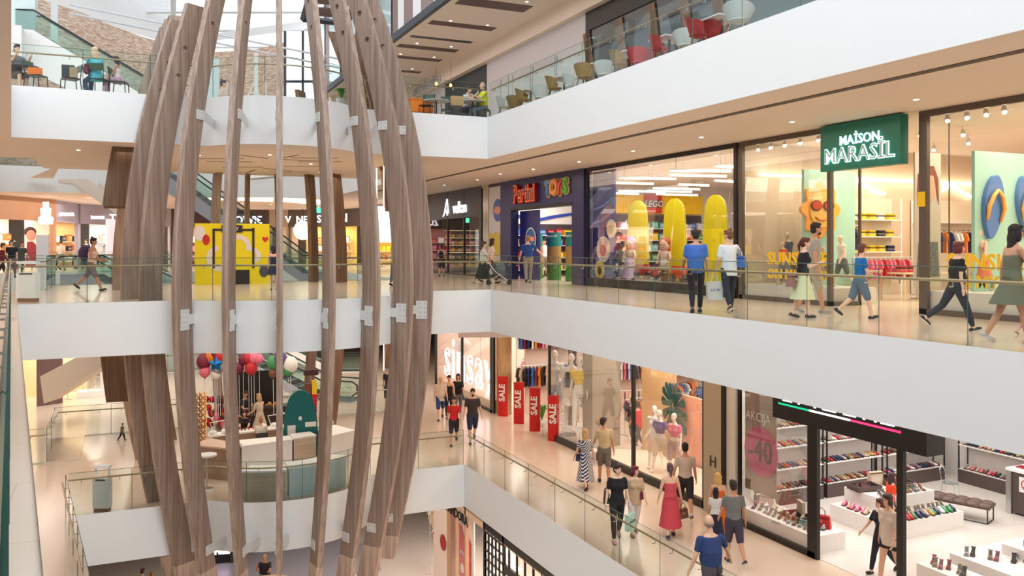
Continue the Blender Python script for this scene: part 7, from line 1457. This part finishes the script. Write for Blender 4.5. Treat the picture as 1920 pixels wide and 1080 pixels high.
figure('seated manicurist facing the woman right of the teal board', (6.6, 31.5, L1), 190, 1.66, sit=True, top=('tee', (206, 170, 160)), bot=('trousers', (50, 46, 56)), hair=('bob', (150, 110, 80)), fem=True, arms=((50, 0, 40), (50, 0, 40)), vox=.016)
figure('standing woman with red hair in pale dress at the stall', (3.35, 31.9, L1), 100, 1.66, top=('tank', (206, 190, 182)), bot=('skirt', (196, 184, 176)), hair=('bob', (120, 44, 30)), fem=True, arms=((50, 8, 30), (40, 8, 30)), vox=.016, skin=1)
figure('standing blonde woman in beige dress with bag strap at stall', (4.55, 32.6, L1), 320, 1.7, top=('tee', (206, 190, 172)), bot=('skirt', (200, 186, 168)), hair=('long', (190, 156, 110)), fem=True, arms=((40, 8, 40), (20, 8, 40)), vox=.016)
figure('man in black at the stall facing the blonde woman', (4.1, 33.4, L1), 150, 1.72, top=('tee', (34, 30, 34)), bot=('trousers', (34, 32, 38)), hair=('short', (60, 44, 36)), arms=((30, 8, 60), (40, 8, 40)), vox=.016, skin=3)
# balloon stall
f = MB(); f.box(-1.3, -.3, 0, 1.2, .3, 1.0); o = tag(f.build('balloon_stall_counter', cm(60, 44, 44, .5)), 'dark counter of the balloon stall behind the nail bar', 'counter'); o.location = (5.2, 33.6, L1); f = MB(); f.box(-1.35, -.35, 1.0, 1.25, .35, 1.05); f.build('counter_top', DARK, o)
f = MB(); f.box(-.9, 0, 0, .9, .08, 2.3); o = tag(f.build('dark_board', BLACK), 'black board standing behind the people at the stall', 'board'); o.location = (4.6, 34.4, L1)
HB = 0
def ball(px, py, d, col, s=1.0, grp='balloons of the balloon stall', star=False):
    p = PD(px, py, d); nm = CN[COLS[CN[col]]] if col in CN else 'coloured'
    t = item('balloon', col, p, 0, '%s balloon of the balloon stall' % nm, grp, s * 1.35, 'balloon', 'balloon')
    f = MB(); f.tube([(0, 0, -.2), (.02, 0, -(p.z - L1 - .9) / (s * 1.35))], .006, 4); f.build('string', WPAINT, t)
for px, py, c, s_ in ((382, 678, 'burgundy', 1.3), (384, 696, 'pink', 1), (396, 668, 'orange', 1), (408, 690, 'grey', 1), (412, 668, 'red', 1), (402, 664, 'burgundy', .9), (448, 690, 'burgundy', .9), (466, 672, 'red', .9), (456, 674, 'burgundy', .9), (476, 671, 'pink', .9), (486, 673, 'pink', .8), (471, 690, 'red', 1.1), (512, 680, 'green', 1.1), (526, 674, 'purple', 1.2), (545, 684, 'white', 1.3), (541, 694, 'green', 1), (512, 700, 'brown', .8), (405, 702, 'white', .8)): ball(px, py, 31.5, COLS[c], s_)
random.seed(3)
for k in range(34):
    px = 398 + random.uniform(-12, 26); py = 745 + random.uniform(0, 52); c = random.choice(['red', 'pink', 'burgundy', 'orange', 'gold', 'navy', 'red', 'white']); item('balloon', COLS[c], PD(px, py, 33 + random.uniform(-.4, .4)), 0, '%s balloon in the heap left of the stall' % c, 'balloons in the heap left of stall', .75)
for k in range(14): px = 508 + random.uniform(-8, 12); c = random.choice(['red', 'orange', 'burgundy', 'gold']); item('balloon', COLS[c], PD(px, 764 + random.uniform(-8, 10), 32.8), 0, '%s toy balloon piled on the stall counter' % c, 'balloons on the stall counter', .55)
t = thing('star_balloon', 'shiny blue star balloon of the balloon stall', 'balloon', tuple(PD(405, 683, 30.6)), -YAW); f = MB(); pl = [((.3 if k % 2 == 0 else .16) * math.sin(math.pi * k / 5), (.3 if k % 2 == 0 else .16) * math.cos(math.pi * k / 5)) for k in range(10)]
f.add([(x, 0, z) for x, z in pl] + [(0, -.12, 0), (0, .12, 0)], [(k, (k + 1) % 10, 10) for k in range(10)] + [((k + 1) % 10, k, 11) for k in range(10)]); f.build('foil', mat('blue_foil', srgb(20, 110, 180), .15, .7), t); f = MB(); f.tube([(0, 0, -.2), (0, 0, -2.2)], .006, 4); f.build('string', WPAINT, t)
for k, (px, nm) in enumerate(((372, 'left'), (380, 'right'))):
    t = thing('spiral_ornament', 'tall gold and copper twisted foil ornament, %s one by the left counter' % nm, 'ornament', tuple(PD(px, 832, 29.5))); f = MB()
    for s_ in range(4): f.tube([(.12 * math.cos(q * .55 + s_ * 1.57), .12 * math.sin(q * .55 + s_ * 1.57), q * .07) for q in range(26)], .025, 5)
    f.build('foil_spiral', mat('gold_foil', srgb(200, 150, 90), .25, .8), t)
p = PD(583, 790, 31.5); t = thing('snack_stand', 'tall stand with red and yellow goods right of the teal board', 'stand', (p.x, p.y, L1)); f = MB(); f.box(-.18, -.12, 0, .18, .12, 1.0); f.build('base', cm(60, 40, 40, .5), t); f = MB(); f.box(-.2, -.1, 1.0, -.02, .1, 2.1); f.build('brown_column', cm(110, 60, 40, .5), t); f = MB(); f.box(.02, -.1, 1.0, .2, .1, 1.7); f.build('red_column', cm(190, 30, 30, .5), t); f = MB(); f.box(.02, -.1, 1.7, .2, .1, 2.2); f.build('yellow_column', cm(226, 190, 40, .5), t); f = MB(); f.box(-.25, -.1, 2.4, .25, .1, 2.6); f.build('header', cm(60, 34, 30, .5), t); f = MB(); f.tube([(0, 0, 1), (0, 0, 2.4)], .015, 5); f.build('pole', STEEL, t)
# round stool-height table left and rails
t = thing('bar_table', 'small white bar table with steel legs by left counter', 'table', (2.2, 26.6, L1)); f = MB(); f.lathe([(.28, .98), (.28, 1.03)], (0, 0, 0), 16); f.build('table_top', WPAINT, t); f = MB(); f.tube([(0, 0, 0), (0, 0, .98)], .03, 8); f.build('column', STEEL, t); f = MB(); f.lathe([(.2, 0), (.18, .03)], (0, 0, 0), 16); f.build('foot', STEEL, t)
# blue floor light line & reflected letters omitted; far lower-left shop
PP = cm(228, 196, 150, .7)
a = PD(120, 800, 40); f = MB(); p0, p1 = flat(60, 38, L1), flat(215, 41, L1)
t = thing('shop', 'warm lit clothes shop at the lower left behind the railing', 'shop', tuple(p0), math.atan2((p1 - p0).y, (p1 - p0).x)); Lx = Vector((p1.x - p0.x, p1.y - p0.y)).length
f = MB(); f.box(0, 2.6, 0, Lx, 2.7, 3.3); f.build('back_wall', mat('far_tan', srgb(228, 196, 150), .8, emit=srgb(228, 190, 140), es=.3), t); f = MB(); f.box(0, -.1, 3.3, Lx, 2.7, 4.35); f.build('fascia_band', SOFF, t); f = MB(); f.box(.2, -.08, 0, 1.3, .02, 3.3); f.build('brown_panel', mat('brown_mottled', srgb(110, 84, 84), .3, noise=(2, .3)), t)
f = MB(); f.box(Lx - .5, -.08, 0, Lx, .4, 3.3); f.build('white_side_panel', cm(236, 232, 240, .4), t)
m_ = (p0 + p1) / 2; area('shop_light', m_.x - .3, m_.y + 1.6, L1 + 3.1, 3, 1.5, 140, (1, .9, .76))
q = (p0 + (p1 - p0) * .7); figure('white mannequin on a lit block in the lower left shop', (q.x, q.y + .6, L1 + .3), 190, 1.75, kind='mannequin', skin=MAN, hair=None, shoes=None, top=('tee', (230, 224, 220)), bot=('trousers', (206, 190, 170)), vox=.02)
f = MB(); f.box(-.6, -.4, 0, .6, .4, .3); o = tag(f.build('display_block', WPAINT), 'white block under the mannequin in lower left shop', 'display plinth'); o.location = (q.x, q.y + .6, L1)
rack('clothes rack in the lower left shop', (p0 + (p1 - p0) * .4).x, (p0 + (p1 - p0) * .4).y + .8, 1.2, L1, 1.5, ['black', 'brown', 'beige'], 6, '%s coat on rack in the lower left shop', 'coats in the lower left shop', rz=R(60))
# ================================================================ GROUND LEVEL
G0 = L0
X0 = 10.35
def g_y(px): return PX(px, 1000, X0).y
for pa, pb, m_, nm in ((813, 838, cm(244, 222, 210, .5), 'wall_ground_pier'), (838, 844, cm(196, 150, 120, .5), 'wall_ground_pier')): f = MB(); f.box(X0, g_y(pb), G0, X0 + .2, g_y(pa), -7.06); struct(nm, f, m_)
f = MB(); f.box(X0 - .02, YN, -7.5, X0 + .12, 34, -7.1); struct('wall_ground_band', f, mat('tan_band', srgb(206, 176, 150), .5)); f = MB(); f.box(X0 - .06, YN, -7.2, X0 - .02, 34, -7.12); struct('trim_12', f, SLATE)
t = thing('jewellery_shop_window', 'pale pink shop window with black name and red puzzle poster', 'shop window', (X0, g_y(873), G0)); L_ = g_y(844) - g_y(873)
f = MB(); f.box(.3, 0, 0, .34, L_, 4.2); f.build('back_panel', cm(248, 236, 232, .5), t); f = MB(); f.box(-.02, -.05, 0, .1, .05, 4.2); f.build('post', cm(196, 150, 120, .5), t); f = MB(); f.quad((.02, 0, 0), (.02, L_, 0), (.02, L_, 4.2), (.02, 0, 4.2)); f.build('glass_pane', SGLASS, t)
text('shop_name', 'PANDORA', .44, BLACK, (-.05, L_ / 2, 3.72), FACE_NX, t, .01, bold=.015, width=1.0)
f = MB(); f.slabp([(-.55, -.8), (.2, -.95), (.35, -1.2), (.5, -1.0), (.5, .6), (.1, .9), (0, .65), (-.2, .7), (-.35, .95), (-.55, 1.0)], (.28, L_ / 2, 2.2), (0, -1, 0), (0, 0, 1), (-1, 0, 0), .02); f.build('red_puzzle_print', cm(232, 90, 84, .5), t); disc('puzzle_hole', cm(248, 236, 232, .5), (.25, L_ / 2 + .2, 1.75), .16, (-1, 0, 0), t); text('poster_words', 'prodaja', .3, WPAINT, (.25, L_ / 2, 2.3), FACE_NX, t, .004)
disc('red_disc_sticker', cm(176, 40, 46, .5), (X0 - .03, g_y(832), -9.1), .28, (-1, 0, 0), t); o = [c for c in t.children if c.name.startswith('red_disc')][0]; o.location = (-X0, -g_y(873), -G0)
area('shop_light', 12.5, 26.5, -7.3, 3, 7, 330, (1, .93, .86)); area('shop_light', 12.5, 31, -7.3, 3, 3, 150, (1, .93, .9)); area('shop_light', 12.5, 21, -7.3, 3, 5, 200, (1, .8, .6))
f = MB(); f.box(14.5, 15, G0, 14.6, 34, -7.1); struct('wall_ground_back', f, cm(250, 230, 214, .6)); shelf_unit('jewellery_shelf', 'lit white shelves inside the ground floor jewellery shop', (11.6, g_y(872) + 1.0), (12.9, g_y(872) + 1.0), G0, [G0 + .6, G0 + 1.3, G0 + 2.0, G0 + 2.7, G0 + 3.3], .4, WPAINT, em('shelf_glow', (1, .95, .88), 1.2), G0 + 3.9, back=WPAINT)
t = thing('lattice_screen', 'black lattice screen of the ground floor shop, lower centre', 'screen', (X0, 15, G0)); y1 = g_y(908) - 15; f = MB(); f.box(-.04, 0, 3.95, .04, y1, 4.2); f.box(-.04, y1 - .1, 0, .04, y1, 4.2); f.box(-.04, 0, 3.1, .04, y1 - 1.5, 3.35); f.box(-.04, y1 - 1.6, 0, .04, y1 - 1.5, 4.2)
for k in range(5): f.box(-.03, y1 - .1 - .28 * k, 0, .03, y1 - .06 - .28 * k, 4.2)
for k in range(14): f.box(-.03, y1 - 1.5, .2 + .28 * k, .03, y1, .24 + .28 * k)
for k in range(20): f.box(-.03, .3 + .55 * k if .3 + .55 * k < y1 - 1.6 else 0, 3.35, .03, (.34 + .55 * k) if .3 + .55 * k < y1 - 1.6 else .04, 3.95)
f.build('lattice', BLACK, t)
f = MB(); f.box(.06, 0, 0, .08, y1 - 1.6, 3.1); f.build('amber_glass', mat('amber_glow', srgb(250, 206, 160), .4, emit=srgb(250, 196, 140), es=.6), t)
# glazed shop piece left of the pier
rack('clothes rack of the ground floor shop beside the right ribs', 10.6, 30.2, 1.6, G0, 2.9, ['white', 'grey', 'black', 'beige'], 9, '%s garment on ground floor rack', 'garments on the ground floor rack', rz=R(80)); rack('lower clothes rack on the ground floor beside the right ribs', 11.2, 31.2, 1.6, G0, 1.6, ['white', 'pink', 'red', 'grey'], 9, '%s garment on lower ground floor rack', 'garments on the lower ground rack', rz=R(80))
f = MB(); f.box(X0 + .05, 28.3, G0, X0 + .4, 28.9, -7.1); struct('wall_ground_pier', f, wood('pillar_wood', srgb(190, 150, 104), srgb(214, 176, 130), (4, 4, .6)))
# man at a table, kiosk boxes, heads
p = PD(498, 1040, 31.9); mz = Vector((p.x, p.y, G0)); figure('man in dark t-shirt sitting at round table on the ground floor', mz, 204, 1.75, sit=True, top=('tee', (40, 38, 48)), bot=('trousers', (50, 48, 56)), hair=('bald', (70, 60, 56)), arms=((50, 10, 100), (45, 12, 60)), lean=8, skin=3, vox=.016)
q = PD(500, 1080, 30.4); cafe_table('round light wood table before the man on the ground floor', q.x, q.y, G0, 1.1, (226, 190, 150), .74); f = MB(); f.box(-.2, -.12, 0, .2, .12, .02); o = tag(f.build('serving_tray', cm(170, 110, 80, .5)), 'small brown tray on the round ground floor table', 'tray'); o.location = (q.x + .3, q.y + .5, G0 + .742)
stool('dark chair under the man on the ground floor', mz.x, mz.y, 0).location.z = G0
for px, top, hc, nm in ((266, 1067, (70, 30, 34), 'dark auburn'), (283, 1073, (150, 90, 30), 'golden brown')): p = PD(px, top, 30.2); figure('person with %s hair at the bottom edge, ground floor' % nm, (p.x, p.y, G0), 30, p.z - G0, top=('tee', (180, 60, 60) if px < 270 else (220, 214, 206)), bot=('trousers', (60, 56, 66)), hair=('short', hc), vox=.018)
p = PD(402, 1058, 34.5); t = thing('kiosk_counter', 'black kiosk counter with glowing white name on the ground floor', 'counter', (p.x, p.y, G0), R(-8)); f = MB(); f.box(-.75, 0, 0, .65, .7, .95); f.build('body', BLACK, t); text('kiosk_letters', 'umbrella', .34, em('pink_white_glow', (1, .8, 1), 5), (0, -.02, .5), FACE_NY, t, .01, bold=.015); f = MB(); f.box(-.3, -.01, .85, -.1, .72, .97); f.build('red_corner', cm(210, 20, 30, .5), t)
p = PD(444, 1050, 35); f = MB(); f.box(-.3, -.3, 0, .3, 1.2, .8); o = tag(f.build('display_case', DARK), 'dark display case with glass top beside the kiosk counter', 'display case'); o.location = (p.x, p.y, G0); f = MB(); f.box(-.28, -.28, .8, .28, 1.18, .95); f.build('glass_top', glass('case_glass', (.85, .92, .92), 1.5, .15), o)
for px, py in ((400, 985), (560, 990)): pass
f = MB(); f.prism([(4.6, 26.4), (7.0, 26.4), (7.0, 29.0), (4.6, 29.0)], -7.12, -7.06); f.v = [(x, y + 8, z) for x, y, z in f.v]; o = struct('trim_13', f, em('soffit_panel', (1, .9, .75), .8))
# ================================================================ DOWNLIGHTS AND SLOTS
DL = em('downlight', (1, .9, .75), 9)
def down(px, py, z, nm='upper walkway ceiling'):
    p = P(px, py, z)
    t = thing('downlight', 'small round recessed light in the %s' % nm, 'ceiling light', (p.x, p.y, z), 0, 'recessed lights in the ' + nm)
    f = MB(); f.lathe([(.055, -.012), (.055, 0)], (0, 0, 0), 14); f.build('lens', DL, t); f = MB(); f.lathe([(.085, -.008), (.085, 0)], (0, 0, 0), 14); f.build('trim_ring', WPAINT, t)
for px, py in ((1718, 186), (1485, 228), (1315, 257), (1187, 283), (1086, 303), (1000, 317), (938, 326), (147, 281), (318, 285), (373, 291), (506, 290), (600, 292), (600, 323), (583, 307), (895, 337), (833, 347)): down(px, py, ZC)
for px, py in ((145, 403), (130, 408), (128, 412), (158, 416), (188, 420), (200, 413), (27, 402), (385, 386), (410, 385), (445, 389), (455, 382), (508, 383), (475, 386)): 
    p = P(px, py, ZC)
    if p.y < 62: down(px, py, ZC, 'far gallery ceiling')
for px, py in ((845, 39), (914, 47), (782, 81), (846, 87), (751, 101), (814, 107), (988, 3), (773, 129)): down(px, py, ZU, 'top ceiling of the gallery')
for k, (px, py, a) in enumerate(((470, 293, 60), (540, 294, -50), (430, 303, 5), (560, 300, 15), (590, 296, 5), (455, 313, 0), (570, 312, -5), (470, 321, -60), (520, 318, 60), (600, 303, 0), (415, 297, 0), (545, 322, 5))):
    p = P(px, py, ZC); f = MB(); f.cbox((0, 0, -.004), (1.5, .06, .012)); o = tag(f.build('ceiling_slot', mat('groove', srgb(96, 84, 74), .8)), 'thin dark slot in the round ceiling pattern above the walkway', 'ceiling slot', 'dark slots in the walkway ceiling'); o.location = (p.x, p.y, ZC); o.rotation_euler = (0, 0, R(a) - YAW)
# ================================================================ lettering becomes plain mesh
dg = bpy.context.evaluated_depsgraph_get()
for o in [x for x in COL.objects if x.type == 'FONT']:
    me = bpy.data.meshes.new_from_object(o.evaluated_get(dg)); n = bpy.data.objects.new('tmp', me); COL.objects.link(n)
    n.parent = o.parent; n.location = o.location; n.rotation_euler = o.rotation_euler; n.scale = o.scale
    for k in ('label', 'category', 'group', 'kind'):
        if k in o: n[k] = o[k]
    nm = o.name; bpy.data.objects.remove(o); n.name = nm
